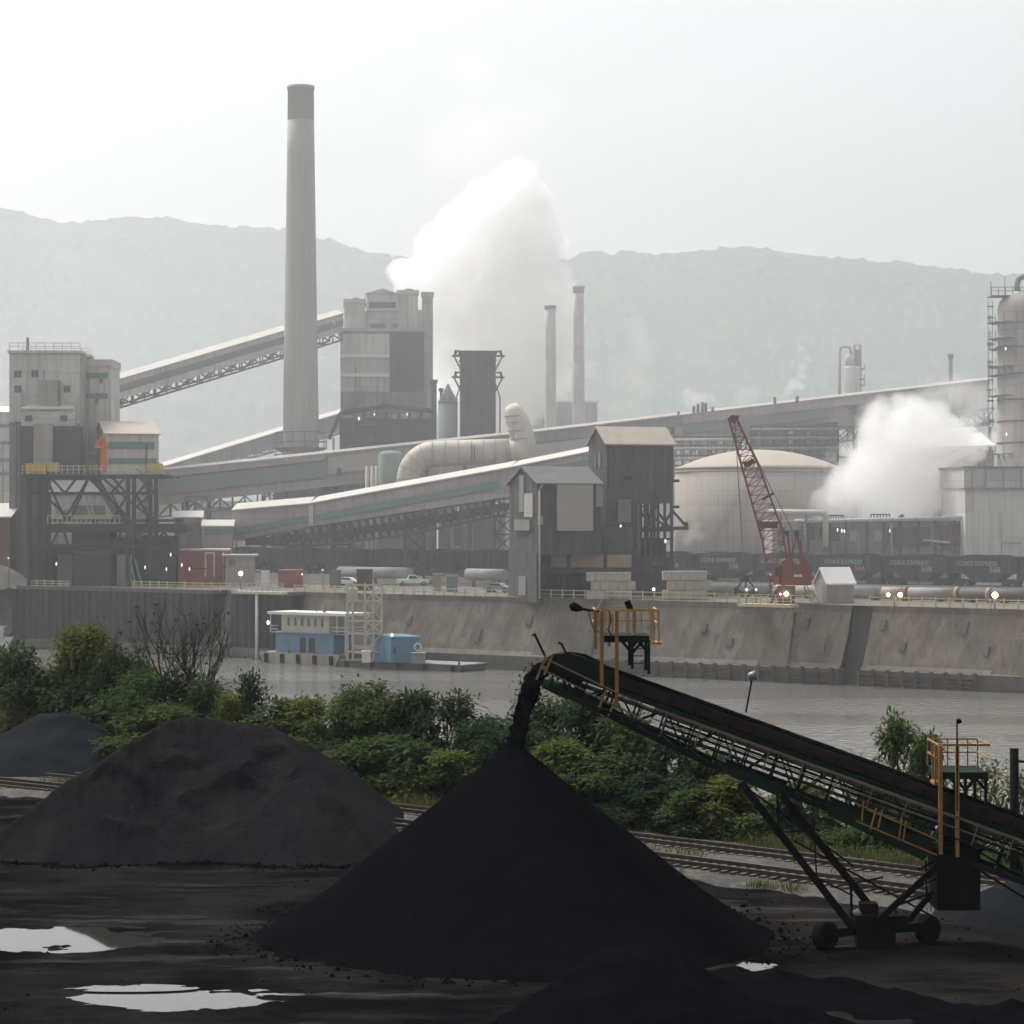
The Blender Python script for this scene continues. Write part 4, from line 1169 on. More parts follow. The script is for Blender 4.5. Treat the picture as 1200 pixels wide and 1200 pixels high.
# ------------------------------------------------------------------ screening house behind the chimney
h = House('screening_house', 'tall white banded screening house with three roof vents next to the chimney', 'industrial building', 399, 497, 500, 4, 388, px2=None, depth=16, wall=M['grey_clad'])
h.panel(399.5, 456.5, 391, 417, M['white_clad']); h.panel(399.5, 456.5, 418, 441, M['pale_clad']); h.panel(399.5, 456.5, 442, 459, M['pale_clad'])
for y in (415, 437.5): h.panel(398.5, 456.5, y, y + 4, M['white'], 'band', .5)
h.panel(456.5, 497, 390, 459, M['dark_clad'], 'dark_panel', .2)
h.panel(399, 500, 459, 478, M['grey_clad'], 'lower_wall', .3)
# stepped tops
def subbox(h, pxl, pxr, yt, yb, dep, m, name='upper_house', roof=None, y0=0.0, rh=None):
    xl, xr = h.x(pxl), h.x(pxr); z0, z1 = h.z(yb), h.z(yt)
    o = MB().box(xl, xr, y0, y0 + dep, z0, z1, h.fr).build(name, m, h.root)
    if rh:
        zr = h.z(yt - rh); fr = h.fr
        MB().prism([fr(xl - .3, y0 - .25, z1), fr(xr + .3, y0 - .25, z1), fr((xl + xr) / 2, y0 - .25, zr)], fr.w * (dep + .5)).build('upper_roof', roof or m, h.root)
    elif roof:
        MB().box(xl - .2, xr + .2, y0 - .2, y0 + dep + .2, z1 + .004, z1 + .9, h.fr).build('upper_roof', roof, h.root)
    return o
h.flat(M['pale_clad'], .6, .4)
subbox(h, 403.5, 428, 355, 386, 12, M['white_clad'], roof=M['roof_light'], y0=1)
subbox(h, 430, 466, 344, 364, 12, M['white_clad'], rh=6, y0=-.5)
subbox(h, 428, 468, 364, 386, 11, M['pale_clad'], y0=0)
subbox(h, 466, 490, 344, 386, 11, M['white_clad'], roof=M['roof_light'], y0=1.2)
subbox(h, 490, 495, 362, 386, 10, M['pale_clad'], y0=1.2)
xl, xr = h.x(432.5), h.x(464)
MB().box(xl, xr, -.62, -.4, h.z(361), h.z(354), h.fr).build('louvre', M['window_grey'], h.root)
for a, b in ((433, 452), (460, 466)): MB().box(h.x(a), h.x(b), -.2, .05, h.z(385), h.z(379), h.fr).build('louvre', M['grey_clad'], h.root)
for px, py in ((417, 350), (447.5, 339.5), (480, 339)):
    c = h.fr(h.x(px), 5, 0); z = h.z(py)
    MB().lathe(c, [(.9, z - 2.0), (.45, z - 1.0), (.45, z - .2), (1.0, z - .2), (1.05, z + .3), (.8, z + .6), (.1, z + .6)], 12).build('roof_vent', M['grey_clad'], h.root)
# square stack on its right shoulder
c = P(502, 500, 500)
pm = MB(); fr = h.fr
x0, x1 = h.x(495.5), h.x(508)
pm.box(x0, x1, 3, 5.2, PLANT, h.z(345), fr); pm.box(x0 - .2, x1 + .2, 2.8, 5.4, h.z(345), h.z(340), fr)
pm.build('square_duct', M['pale_clad'], h.root)
# dark furnace shed at its foot
h = House('furnace_shed', 'dark low shed with a shallow roof and lit openings below the banded house', 'industrial building', 398, 508, 486, 2, 490, depth=10, wall=M['dark_clad'])
fr = h.fr
for xa, ya, xb, yb in ((400, 484, 452, 476), (452, 476, 508, 482)):
    q = [fr(h.x(xa), -2, h.z(ya)), fr(h.x(xb), -2, h.z(yb)), fr(h.x(xb), 10, h.z(yb)), fr(h.x(xa), 10, h.z(ya))]
    MB().hexa(q, [p + Vector((0, 0, .45)) for p in q]).build('roof', M['steel_dark'], h.root)
fm = MB()
for px in np.linspace(400, 507, 9): fm.bar(fr(h.x(px), -1.6, PLANT), fr(h.x(px), -1.6, h.z(483)), .4)
for y in (497, 507): fm.bar(fr(h.x(398), -1.6, h.z(y)), fr(h.x(508), -1.6, h.z(y)), .5)
fm.bar(fr(h.x(400), -1.7, h.z(484)), fr(h.x(386), -1.7, h.z(515)), .7); fm.build('steel_frame', M['steel_dark'], h.root)
for px in (460, 470, 480, 492): h.panel(px, px + 8, 485, 491, M['steel_pale'], 'lit_opening', 1.0)
h.panel(389.5, 392.5, 513, 528, M['white'], 'door', 1.0)
for px, py, m in ((421, 491, 'lamp_red'), (439, 486, 'lamp_white'), (477, 486, 'lamp_white')):
    MB().lathe(fr(h.x(px), -2.1, 0), [(.05, h.z(py) - .3), (.16, h.z(py)), (.05, h.z(py) + .3)], 10).build('lamp', M[m], h.root)
# quench tower
h = House('quench_tower', 'dark square quench tower with brackets on both sides in front of the plume', 'tower', 540, 581, 470, 3, 414, depth=7, wall=M['dark_clad'])
tm = MB(); fr = h.fr
tm.box(-.2, h.L + .2, -.25, 7.2, h.z(422), h.z(421), fr); tm.box(-.3, h.L + .3, -.3, 7.3, h.zt, h.zt + .5, fr); tm.build('top_rim', M['steel_dark'], h.root)
for px in np.linspace(541, 580, 5): h.panel(px - .6, px + .6, 422, 505, M['steel_dark'], 'rib', .18)
for sg, xe in ((-1, 0), (1, h.L)):
    for yb in (417, 442):
        z = h.z(yb); b = MB()
        b.bar(fr(xe, .3, z), fr(xe + sg * 1.7, .3, z), .35); b.bar(fr(xe, .3, h.z(yb + 16)), fr(xe + sg * 1.3, .3, z), .3)
        b.bar(fr(xe + sg * 1.1, .3, z), fr(xe + sg * .9, .3, z + 1.1), .5); b.bar(fr(xe + sg * .1, .3, z + .9), fr(xe + sg * 1.1, .3, z + .9), .3)
        b.build('bracket', M['steel_dark'], h.root)
    b = MB(); b.bar(fr(xe + sg * .8, .3, PLANT), fr(xe + sg * .8, .3, h.z(465)), .3)
    b.bar(fr(xe + sg * .8, .3, h.z(465)), fr(xe, .3, h.z(450)), .25); b.build('side_post', M['steel_grey'], h.root)
# green silo beside it
c = Vector((GX(525, 482), 482, 0)); t = thing('silo', 'dull green round silo with pale cone roof left of the quench tower', 'silo', (c.x, c.y, PLANT))
MB().lathe(c, [(1.9, PLANT), (1.9, ZY(472, 482))], 20).build('shell', M['pale_green'], t)
MB().lathe(c, [(2.0, ZY(472, 482) + .01), (.3, ZY(452, 482)), (.3, ZY(450, 482))], 20).build('cone_roof', M['pale_clad'], t)

# ------------------------------------------------------------------ galleries
def gallery(name, label, segs, dep, parts_m, band=None, truss=None, roof_m=None, ridge=.0, cat='conveyor gallery', legs=(), leg_m=None, windows=(), slit=None, shade=None):
    """segs: list of (px, y_top, y_bottom, d) along the front face"""
    p0 = P(segs[0][0], segs[0][2], segs[0][3])
    t = thing(name, label, cat, (p0.x, p0.y, PLANT))
    off = lambda p, q: Vector((-(q - p).y, (q - p).x, 0)).normalized()
    for (xa, ta, ba, da), (xb, tb, bb, db) in zip(segs[:-1], segs[1:]):
        A0, A1, B0, B1 = P(xa, ba, da), P(xa, ta, da), P(xb, bb, db), P(xb, tb, db)
        n = off(A0, B0) * dep
        MB().hexa([A0, B0, B0 + n, A0 + n], [A1, B1, B1 + n, A1 + n]).build('wall', parts_m, t)
        lerp = lambda u, f: A0.lerp(B0, u).lerp(A1.lerp(B1, u), f)
        nn = off(A0, B0)
        for (u0, u1, f0, f1, m) in (band or ()):
            q = [lerp(u0, f0), lerp(u1, f0), lerp(u1, f1), lerp(u0, f1)]
            MB().add([p - nn * .14 for p in q] + [p + nn * .05 for p in q], [(0, 1, 2, 3), (7, 6, 5, 4), (0, 4, 5, 1), (1, 5, 6, 2), (2, 6, 7, 3), (3, 7, 4, 0)]).build('side_band', m, t)
        if roof_m:
            up = Vector((0, 0, ridge))
            e = -nn * .35
            lo = Vector((0, 0, .03))
            MB().hexa([A1 + e + lo, B1 + e + lo, B1 + n * .5 + up + lo, A1 + n * .5 + up + lo], [p + Vector((0, 0, .22)) for p in (A1 + e + lo, B1 + e + lo, B1 + n * .5 + up + lo, A1 + n * .5 + up + lo)]).build('roof', roof_m, t)
            MB().prism([A1 + n * .5 + up + Vector((0, 0, .1)), A1 + n - e, A1 + n * .5], B1 - A1).build('roof_back', roof_m, t)
        if truss:
            h_, m, nb, tw = truss
            for k, nm in ((0, nn * .2), (1, n - nn * .2)):
                mb = MB(); L0, L1 = A0 + nm - Vector((0, 0, h_)), B0 + nm - Vector((0, 0, h_))
                mb.bar(L0, L1, tw * 1.3)
                for i in range(nb + 1):
                    u = i / nb; pa = (A0 + nm).lerp(B0 + nm, u); qa = L0.lerp(L1, u)
                    mb.bar(pa, qa, tw)
                    if i < nb:
                        u2 = (i + 1) / nb; pb = (A0 + nm).lerp(B0 + nm, u2); qb = L0.lerp(L1, u2)
                        if i % 2: mb.bar(pa, qb, tw)
                        else: mb.bar(qa, pb, tw)
                mb.build('truss', m, t)
    for (px, w, d, ytop, nseg) in legs:
        mb = MB(); lattice_tower(mb, (GX(px, d), d + dep / 2), w, PLANT - .3, ZY(ytop, d), nseg, .28, dep * .9)
        mb.build('support_tower', leg_m or M['steel_dark'], t)
    return t, p0

# high gallery climbing from the left tower to the screening house
t, _ = gallery('conveyor_gallery', 'steep white covered conveyor climbing from the left tower past the chimney', [(130, 448, 471, 455), (402, 368, 389, 497)], 4.2, M['white_clad'],
        band=((0, 1, .36, .72, M['grey_green']),), truss=(1.6, M['steel_grey'], 22, .26), roof_m=M['roof_light'], ridge=.7)
for px, py in ((203, 434), (251, 419.5), (391, 378)):
    u = (px - 130) / 272; d = 455 + 42 * u
    MB().bar(P(px - 2, py + .5, d - .35), P(px + 2, py - .5, d - .35), .3, .6).build('skylight', M['white'], t)
# grey gallery climbing behind the chimney
gallery('conveyor_gallery', 'plain grey covered conveyor climbing behind the foot of the chimney', [(190, 548, 562, 520), (402, 484, 503, 530)], 4.5, M['grey_clad'], roof_m=M['roof_light'], ridge=.8, truss=(.8, M['steel_grey'], 24, .2),
        legs=((240, 3, 523, 560, 4), (330, 3, 526, 532, 4)), leg_m=M['steel_grey'])
# long gallery across the whole works
t, _ = gallery('conveyor_gallery', 'very long pinkish grey covered conveyor rising gently across the works to the tall column', [(184, 553, 592, 452), (620, 508, 545, 458), (1160, 446, 484, 466)], 5.0, M['mauve_clad'],
        roof_m=M['mauve_clad'], ridge=.5, legs=((230, 4, 452, 582, 4), (320, 4, 454, 575, 4), (990, 4.5, 463, 500, 5), (1085, 4.5, 465, 490, 5), (850, 5, 461, 514, 5)), leg_m=M['steel_grey'], truss=(2.2, M['steel_grey'], 30, .2))
def gband(xa, ya0, ya1, xb, yb0, yb1, m, dd=.5):
    def dist(x): return (452 + 6 * (x - 184) / 436 if x < 620 else 458 + 8 * (x - 620) / 540) - dd
    q = [P(xa, ya1, dist(xa)), P(xb, yb1, dist(xb)), P(xb, yb0, dist(xb)), P(xa, ya0, dist(xa))]
    b = Vector((0, .8, 0))
    MB().add(q + [p + b for p in q], [(0, 1, 2, 3), (7, 6, 5, 4), (0, 4, 5, 1), (1, 5, 6, 2), (2, 6, 7, 3), (3, 7, 4, 0)]).build('side_band', m, t)
gband(186, 562, 580, 381, 541, 559, M['grey_green']); gband(802, 492, 508, 972, 472, 490, M['grey_green']); gband(1028, 466, 480, 1112, 457, 470, M['grey_green'])
gband(186, 553, 560, 381, 532, 539, M['mauve_clad'], .7)
gband(622, 509, 520, 800, 489, 500, M['grey_clad'], .5); gband(800, 487.5, 497, 1160, 447, 456, M['mauve_clad'], .7)
gband(620, 522, 543, 800, 500, 523, M['cream_panel'], .45); gband(384, 536, 556, 446, 530, 549, M['cream_panel'], .45)
gband(395, 548, 557, 400, 548, 557, M['window_grey'], .8)
for px in (998, 786): gband(px, 476 if px > 900 else 501, 486 if px > 900 else 510, px + 5, 475 if px > 900 else 500, 485 if px > 900 else 509, M['window_grey'], .8)
mb = MB()
for px, py, hh in ((795, 487, 5), (813, 483, 7), (818, 482, 9), (823, 482, 11), (827, 481, 9), (934, 468, 4), (908, 469, 4), (835, 482, 5)):
    mb.tube(P(px, py + 4, 461), P(px, py - hh, 461), .28, n=8)
mb.build('roof_vents', M['steel_grey'], t)
# near gallery with green windows
t, _ = gallery('conveyor_gallery', 'near covered conveyor with green band and pale roof running into the dark transfer house', [(272, 599, 634, 421), (364, 591, 617, 418), (598, 549, 582, 402), (694, 530, 560, 393)], 5.2, M['mauve_clad'],
        roof_m=M['roof_light'], ridge=1.1, legs=((485, 3.2, 409, 605, 4), (590, 3.0, 402, 585, 5), (400, 3.2, 416, 615, 3)), leg_m=M['steel_dark'])
def pband(xa, ya0, ya1, xb, yb0, yb1, m, name='side_band', dd=.35, th=.6):
    S = [(272, 421), (364, 418), (598, 402), (694, 393)]
    dist = lambda x: float(np.interp(x, [a for a, _ in S], [b for _, b in S])) - dd
    q = [P(xa, ya1, dist(xa)), P(xb, yb1, dist(xb)), P(xb, yb0, dist(xb)), P(xa, ya0, dist(xa))]
    b = Vector((0, th, 0))
    MB().add(q + [p + b for p in q], [(0, 1, 2, 3), (7, 6, 5, 4), (0, 4, 5, 1), (1, 5, 6, 2), (2, 6, 7, 3), (3, 7, 4, 0)]).build(name, m, t)
pband(274, 619, 627, 361, 604, 611, M['green_band']); pband(368, 603, 611, 584, 563, 572, M['green_band']); pband(650, 545, 550, 692, 538, 543, M['green_band'], dd=.4)
pband(361.5, 592, 617, 367, 591, 616, M['pale_clad'], 'joint_cover', .45)
# dark belly truss under it
bt = MB()
def bel(x, f):
    top = np.interp(x, [272, 364, 598], [636, 619, 584]); bot = np.interp(x, [272, 364, 470, 598], [637, 640, 628, 602])
    d = float(np.interp(x, [272, 598], [421, 402])); return P(x, float(top + (bot - top) * f), d + .6)
xs = np.linspace(290, 594, 34)
for a, b in zip(xs[:-1], xs[1:]):
    for off_ in (0, 3.6):
        o_ = Vector((0, off_, 0))
        bt.bar(bel(a, 1) + o_, bel(b, 1) + o_, .35); bt.bar(bel(a, 0) + o_, bel(a, 1) + o_, .22); bt.bar(bel(a, 0) + o_, bel(b, 1) + o_, .2)
    bt.bar(bel(a, .5) + Vector((0, 1.8, 0)), bel(b, .5) + Vector((0, 1.8, 0)), 2.4, 1.2)
bt.build('belly_truss', M['steel_dark'], t)

# ------------------------------------------------------------------ left tower group
h = House('coal_tower', 'tall pale coal tower with small square windows and a railed roof at the left', 'industrial building', 11, 94, 428, 2, 414, depth=14, wall=M['mauve_clad'])
h.panel(11.5, 93.5, 415, 496, M['white_clad'], 'upper_wall', .02)
for a, b, y in ((17, 25, 434.5), (37, 45, 434), (17, 25, 452), (75, 82, 452)): h.window(a, b, y, y + 7.5)
h.flat(M['white_clad'], .5, .3)
rl = MB(); fr = h.fr
for y in (0, 13.8):
    for z in (.7, 1.3): rl.bar(fr(0, y, h.zt + .5 + z), fr(h.L, y, h.zt + .5 + z), .09)
    for x in np.linspace(0, h.L, 9): rl.bar(fr(x, y, h.zt + .4), fr(x, y, h.zt + 1.9), .1)
rl.build('roof_railing', M['pale_clad'], h.root)
MB().tube(fr(h.x(28), 4, h.zt), fr(h.x(28), 4, h.zt + 3.0), .28, n=10).build('roof_flue', M['grey_clad'], h.root)
subbox(h, 48, 70, 446, 482, 1.6, M['mauve_clad'], 'shaft_house', y0=-1.6)
MB().box(h.x(69.5), h.x(71), -1.6, -.3, h.z(480), h.z(446), fr).build('shaft_side', M['grey_clad'], h.root)
subbox(h, 28, 89, 482, 500, 3.0, M['white_clad'], 'bay_house', y0=-3.0, roof=None)
q = [fr(h.x(27), -3.3, h.z(481)), fr(h.x(90), -3.3, h.z(481)), fr(h.x(84), 0, h.z(475)), fr(h.x(34), 0, h.z(475))]
MB().hexa(q, [p + Vector((0, 0, .25)) for p in q]).build('bay_roof', M['roof_light'], h.root)
for a in (33, 74):
    xl, xr = h.x(a), h.x(a + 8); f = MB().box(xl - .12, xr + .12, -3.12, -2.95, h.z(494.5), h.z(487), fr).build('window', M['pale_clad'], h.root)
    MB().box(xl, xr, -3.16, -2.9, h.z(494), h.z(487.5), fr).build('pane', M['window_grey'], f)
MB().box(h.x(11), h.x(28), -.3, .05, PLANT, h.z(495), fr).build('lower_wall', M['grey_clad'], h.root)
MB().box(h.x(27), h.x(97), -3.4, .0, PLANT, h.z(500.5), fr).build('lower_wall', M['dark_clad'], h.root)
subbox(h, 44, 66, 498, 545, 1.2, M['mauve_clad'], 'chute_house', y0=-4.7)
h2 = House('annex_tower', 'white annex with two green bands, right of the tall coal tower', 'industrial building', 94.5, 130.5, 436, 2, 429, depth=12, wall=M['white_clad'])
h2.flat(M['roof_light'], 1.2, .2); h2.panel(95, 126.5, 437, 443, M['green_band'], 'side_band'); h2.panel(95, 126.5, 461, 467, M['green_band'], 'side_band')
for a, y in ((96, 444), (116.5, 444), (111.5, 467.5)): h2.window(a + .5, a + 4, y, y + 5)
MB().box(h2.x(94), h2.x(105), 2, 6, h2.zt + 1.2, h2.zt + 2.0, h2.fr).build('roof_hatch', M['grey_clad'], h2.root)
# gabled house with green bands behind the unloader
h = House('gabled_house', 'small gabled house with tan roof and green bands behind the steel unloader', 'industrial building', 124, 186, 420, 14, 509, px0=112, wall=M['white_clad'])
h.gable(2.4, M['roof_tan'], wall=M['mauve_clad'])
h.panel(127, 181, 518, 526, M['green_band'], 'side_band'); h.panel(127, 183, 537, 543, M['green_band'], 'side_band')
# far left
h = House('banded_shed', 'pale shed with grey horizontal bands cut by the left edge', 'industrial building', -60, 11, 470, 2, 484, depth=20, wall=M['white_clad'])
for y in (497, 517, 537, 553): h.panel(-58, 11, y, y + 4, M['grey_clad'], 'side_band')
h.gable(1.5, M['roof_light'], wall=M['white_clad'])
h = House('brown_shed', 'dull brown low shed with pale roof edge at the left edge below the banded shed', 'industrial building', -70, 12, 425, -4, 606, depth=12, wall=M['brick'])
h.gable(2.2, M['roof_light'], wall=M['brick'])
def heap_at(name, label, px, d, hh, r, m, cat):
    o = pile(name, label, GX(px, d), d, lambda X, Y: hh - np.sqrt((X - GX(px, d)) ** 2 + (Y - d) ** 2) * hh / r * 1.0 + fbm(X / 3, Y / 3, 4) * .4, (r + 2, r + 2), m, .5, zb=PLANT, cat=cat)
    return o
heap_at('material_heap', 'grey brown heap on the quay at the left edge', -8, 407, 4.6, 7.5, M['conc_dark'], 'heap')

# ------------------------------------------------------------------ steel unloader gantry on the quay
def unloader():
    c = P(115, 690, 405)
    t = thing('ship_unloader', 'dark lattice steel unloader with a yellow railed top deck on the quay', 'unloader', (c.x, c.y, PLANT))
    d0, d1 = 401, 410
    def both(mb, bars, w):
        for (xa, ya, xb, yb) in bars:
            for d in (d0, d1): mb.bar(P(xa, ya, d), P(xb, yb, d), w)
    fm = MB()
    cols = [(34, 556, 690), (46, 556, 690), (54, 556, 640), (150, 556, 690), (157, 556, 690), (176, 556, 690), (183, 556, 640), (209, 612, 650)]
    both(fm, [(x, y0, x, y1) for x, y0, y1 in cols], .62)
    for x, y0, y1 in cols:
        for y in (560, 612, 640): fm.bar(P(x, y, d0), P(x, y, d1), .3)
    both(fm, [(34, 578, 185, 578), (40, 610, 215, 610), (40, 640, 200, 640)], .45)
    both(fm, [(54, 560, 76, 608), (76, 608, 104, 560), (104, 560, 82, 610), (54, 582, 84, 610), (60, 560, 76, 578), (76, 578, 90, 560), (130, 578, 148, 612), (130, 558, 148, 578), (148, 558, 130, 578), (148, 582, 130, 612),
              (60, 640, 72, 612), (72, 612, 80, 640), (136, 640, 146, 612), (104, 560, 150, 606), (120, 560, 155, 590), (178, 640, 200, 614), (183, 612, 205, 640), (160, 580, 176, 560), (160, 580, 176, 610), (44, 640, 56, 690), (56, 640, 44, 690)], .36)
    fm.build('frame', M['steel_dark'], t)
    dk = MB()
    for y, x0, x1, hh in ((556, 26, 192, .55), (614, 48, 218, 1.4)):
        dk.hexa([P(x0, y, d0 - .5) - Vector((0, 0, hh)), P(x1, y, d0 - .5) - Vector((0, 0, hh)), P(x1, y, d0 - .5) + Vector((0, d1 - d0 + 1, -hh)), P(x0, y, d0 - .5) + Vector((0, d1 - d0 + 1, -hh))],
                [P(x0, y, d0 - .5), P(x1, y, d0 - .5), P(x1, y, d0 - .5) + Vector((0, d1 - d0 + 1, 0)), P(x0, y, d0 - .5) + Vector((0, d1 - d0 + 1, 0))])
    dk.build('deck', M['steel_dark'], t)
    rl = MB()
    for y in (550, 546): 
        for d in (d0 - .4, d1 + .4): rl.bar(P(26, y, d), P(192, y, d), .11)
    for x in np.linspace(26, 192, 26):
        for d in (d0 - .4, d1 + .4): rl.bar(P(x, 557, d), P(x, 545, d), .12)
    rl.build('top_railing', M['yellow_pale'], t)
    rl = MB()
    for x in np.linspace(56, 140, 16): rl.bar(P(x, 614, d0 - .4), P(x, 604, d0 - .4), .13)
    rl.bar(P(56, 604, d0 - .4), P(140, 604, d0 - .4), .1); rl.build('middle_railing', M['yellow_pale'], t)
    for x0, x1, y0, y1 in ((30, 54, 543, 555), (55, 66, 542, 553), (174, 188, 543, 555)):
        MB().hexa([P(x0, y1, d0 + .5), P(x1, y1, d0 + .5), P(x1, y1, d0 + .5) + Vector((0, 3, 0)), P(x0, y1, d0 + .5) + Vector((0, 3, 0))],
                  [P(x0, y0, d0 + .5), P(x1, y0, d0 + .5), P(x1, y0, d0 + .5) + Vector((0, 3, 0)), P(x0, y0, d0 + .5) + Vector((0, 3, 0))]).build('deck_cabin', M['yellow'], t)
    # hopper and machinery body
    hp = MB()
    def bx(x0, x1, y0, y1, da, db): hp.hexa([P(x0, y1, da), P(x1, y1, da), P(x1, y1, da) + Vector((0, db, 0)), P(x0, y1, da) + Vector((0, db, 0))], [P(x0, y0, da), P(x1, y0, da), P(x1, y0, da) + Vector((0, db, 0)), P(x0, y0, da) + Vector((0, db, 0))])
    bx(84, 130, 616, 690, d0 + 1, 6); bx(50, 84, 638, 650, d0 + 1, 6); bx(130, 158, 630, 650, d0 + 1, 6); bx(158, 206, 628, 686, d0 + 3, 4); bx(36, 62, 640, 690, d0 + 4, 4)
    hp.build('machinery_body', M['dark_clad'], t)
    lv = MB()
    for x0, x1, y in ((95, 112, 641), (114, 130, 639), (95, 112, 647), (114, 130, 646), (88, 94, 646), (88, 95, 653)):
        lv.hexa([P(x0, y + 2.5, d0 + .7), P(x1, y + 2.2, d0 + .7), P(x1, y + 2.2, d0 + 1.1), P(x0, y + 2.5, d0 + 1.1)], [P(x0, y, d0 + .7), P(x1, y - .3, d0 + .7), P(x1, y - .3, d0 + 1.1), P(x0, y, d0 + 1.1)])
    lv.build('louvre', M['steel_grey'], t)
    # inclined boom and stairways
    bo = MB(); bo.bar(P(112, 560, d0 + 2), P(142, 612, d0 + 2), 1.0, 1.0); bo.bar(P(165, 560, d0 + 2), P(176, 575, d0 + 2), .5); bo.build('inclined_chute', M['pale_green'], t)
    st = MB()
    for xa, ya, xb, yb in ((160, 556, 180, 576), (180, 576, 160, 594), (160, 594, 182, 610), (182, 612, 160, 628), (160, 628, 186, 645)):
        st.bar(P(xa, ya, d0 - .8), P(xb, yb, d0 - .8), .35, .4); st.bar(P(xa, ya - 7, d0 - .8), P(xb, yb - 7, d0 - .8), .12)
    st.build('stair', M['rust'], t)
    ld = MB(); ld.bar(P(152, 655, d0 - 1), P(160, 688, d0 - 1), .3); ld.bar(P(158, 655, d0 - 1), P(167, 688, d0 - 1), .3); ld.build('stair', M['pale_green'], t)
    ps = MB(); both(ps, [(98, 578, 106, 604), (104, 576, 110, 604)], .3); ps.build('chute_strut', M['steel_pale'], t)
    # orange slewing crane on the top deck
    k = thing('deck_crane', 'small orange crane with folded jib on top of the steel unloader', 'crane', P(120, 553, 404))
    a = MB(); a.hexa([P(117, 553, 403.4), P(125, 553, 403.4), P(125, 553, 405), P(117, 553, 405)], [P(118, 524, 403.4), P(125, 524, 403.4), P(125, 524, 405), P(118, 524, 405)]); a.build('crane_post', M['orange'], k)
    a = MB(); a.bar(P(124, 527, 404), P(121, 511, 404), .7); a.bar(P(121, 511, 404), P(112, 522, 404), .5); a.bar(P(111, 522, 404), P(124, 524, 404), .6); a.build('crane_jib', M['orange'], k)
    # grey pale backdrop building seen through the frame
    h = House('backing_house', 'grey green shed partly hidden behind the legs of the steel unloader', 'industrial building', 60, 160, 421, 2, 578, depth=6, wall=M['white_clad'])
    h.gable(2.0, M['roof_light'], wall=M['pale_clad']); h.panel(84, 158, 592, 604, M['pale_green'], 'side_band'); h.panel(60, 160, 640, 690, M['grey_clad'], 'lower_wall', .2)
    for px, py in ((170, 665), (195, 667), (213, 662), (222, 667), (200, 650), (66, 661)):
        MB().lathe(P(px, 0, 400) * Vector((1, 1, 0)), [(.05, ZY(py, 400) - .3), (.13, ZY(py, 400)), (.05, ZY(py, 400) + .3)], 8).build('work_light', M['lamp_white'], t)
unloader()

# ------------------------------------------------------------------ duct, tank, transfer house
def duct():
    t = thing('gas_duct', 'fat cream gas duct with hoop bands bending down in front of the long gallery', 'duct', P(520, 560, 436) * Vector((1, 1, 0)) + Vector((0, 0, PLANT)))
    d = 436; r = 15.5 / FPX * d
    pts = []
    for th in np.linspace(180, 95, 9): pts.append((510 + 30 * math.cos(R(float(th))), 562 - 30 * math.sin(R(float(th)))))
    run = [(480, 600)] + [(480, 575)] + pts + [(530, 531), (560, 530), (600, 529)]
    w = [P(x, y, d) for x, y in run]
    MB().path(w, r * .98, 18).build('duct_run', M['duct'], t)
    dense = []
    for a, b in zip(w[:-1], w[1:]):
        n = max(1, int((b - a).length / 1.0))
        for i in range(n): dense.append((a.lerp(b, i / n), (b - a).normalized()))
    for i, (p, dv) in enumerate(dense):
        if i % 2 == 0: MB().tube(p - dv * .06, p + dv * .06, r * 1.03, n=18).build('hoop_band', M['steel_pale'], t)
    e = [P(598, 530, d), P(610, 529, d), P(614, 520, d + .3), P(609, 500, d + .8), P(602, 482, d + 1.2), P(599, 476, d + 1.5)]
    MB().path(e, [r * 1.05, r * .98, r * .95, r * .9, r * .78, r * .5], 18).build('riser', M['duct'], t)
    for u in (.15, .4, .65, .85):
        p = e[2].lerp(e[4], u); MB().tube(p - Vector((0, 0, .12)), p + Vector((0, 0, .12)), r * (1.0 - .15 * u), n=18).build('hoop_band', M['steel_pale'], t)
    sp = MB()
    for px in (500, 545, 590): sp.bar(P(px, 536, d), Vector((GX(px, d), d, PLANT)), .7)
    for px in (553, 556): sp.bar(P(px, 521, d - r), P(px, 541, d - r), .15)
    sp.build('saddle', M['steel_grey'], t)
    # green cylinder in front of the gallery
    c = Vector((GX(458, 442), 442, 0)); s = thing('process_tank', 'green upright process tank beside the mouth of the cream duct', 'tank', (c.x, c.y, PLANT))
    MB().lathe(c, [(2.2, PLANT), (2.2, ZY(533, 442)), (1.6, ZY(529, 442)), (.2, ZY(528, 442))], 20).build('shell', M['pale_green'], s)
    pm = MB()
    for px in (430, 436, 441): pm.tube(Vector((GX(px, 444), 444, PLANT)), P(px, 546, 444), .3, n=8)
    pm.bar(P(427, 548, 444), P(446, 547, 444), .3); pm.build('side_pipes', M['duct'], s)
duct()

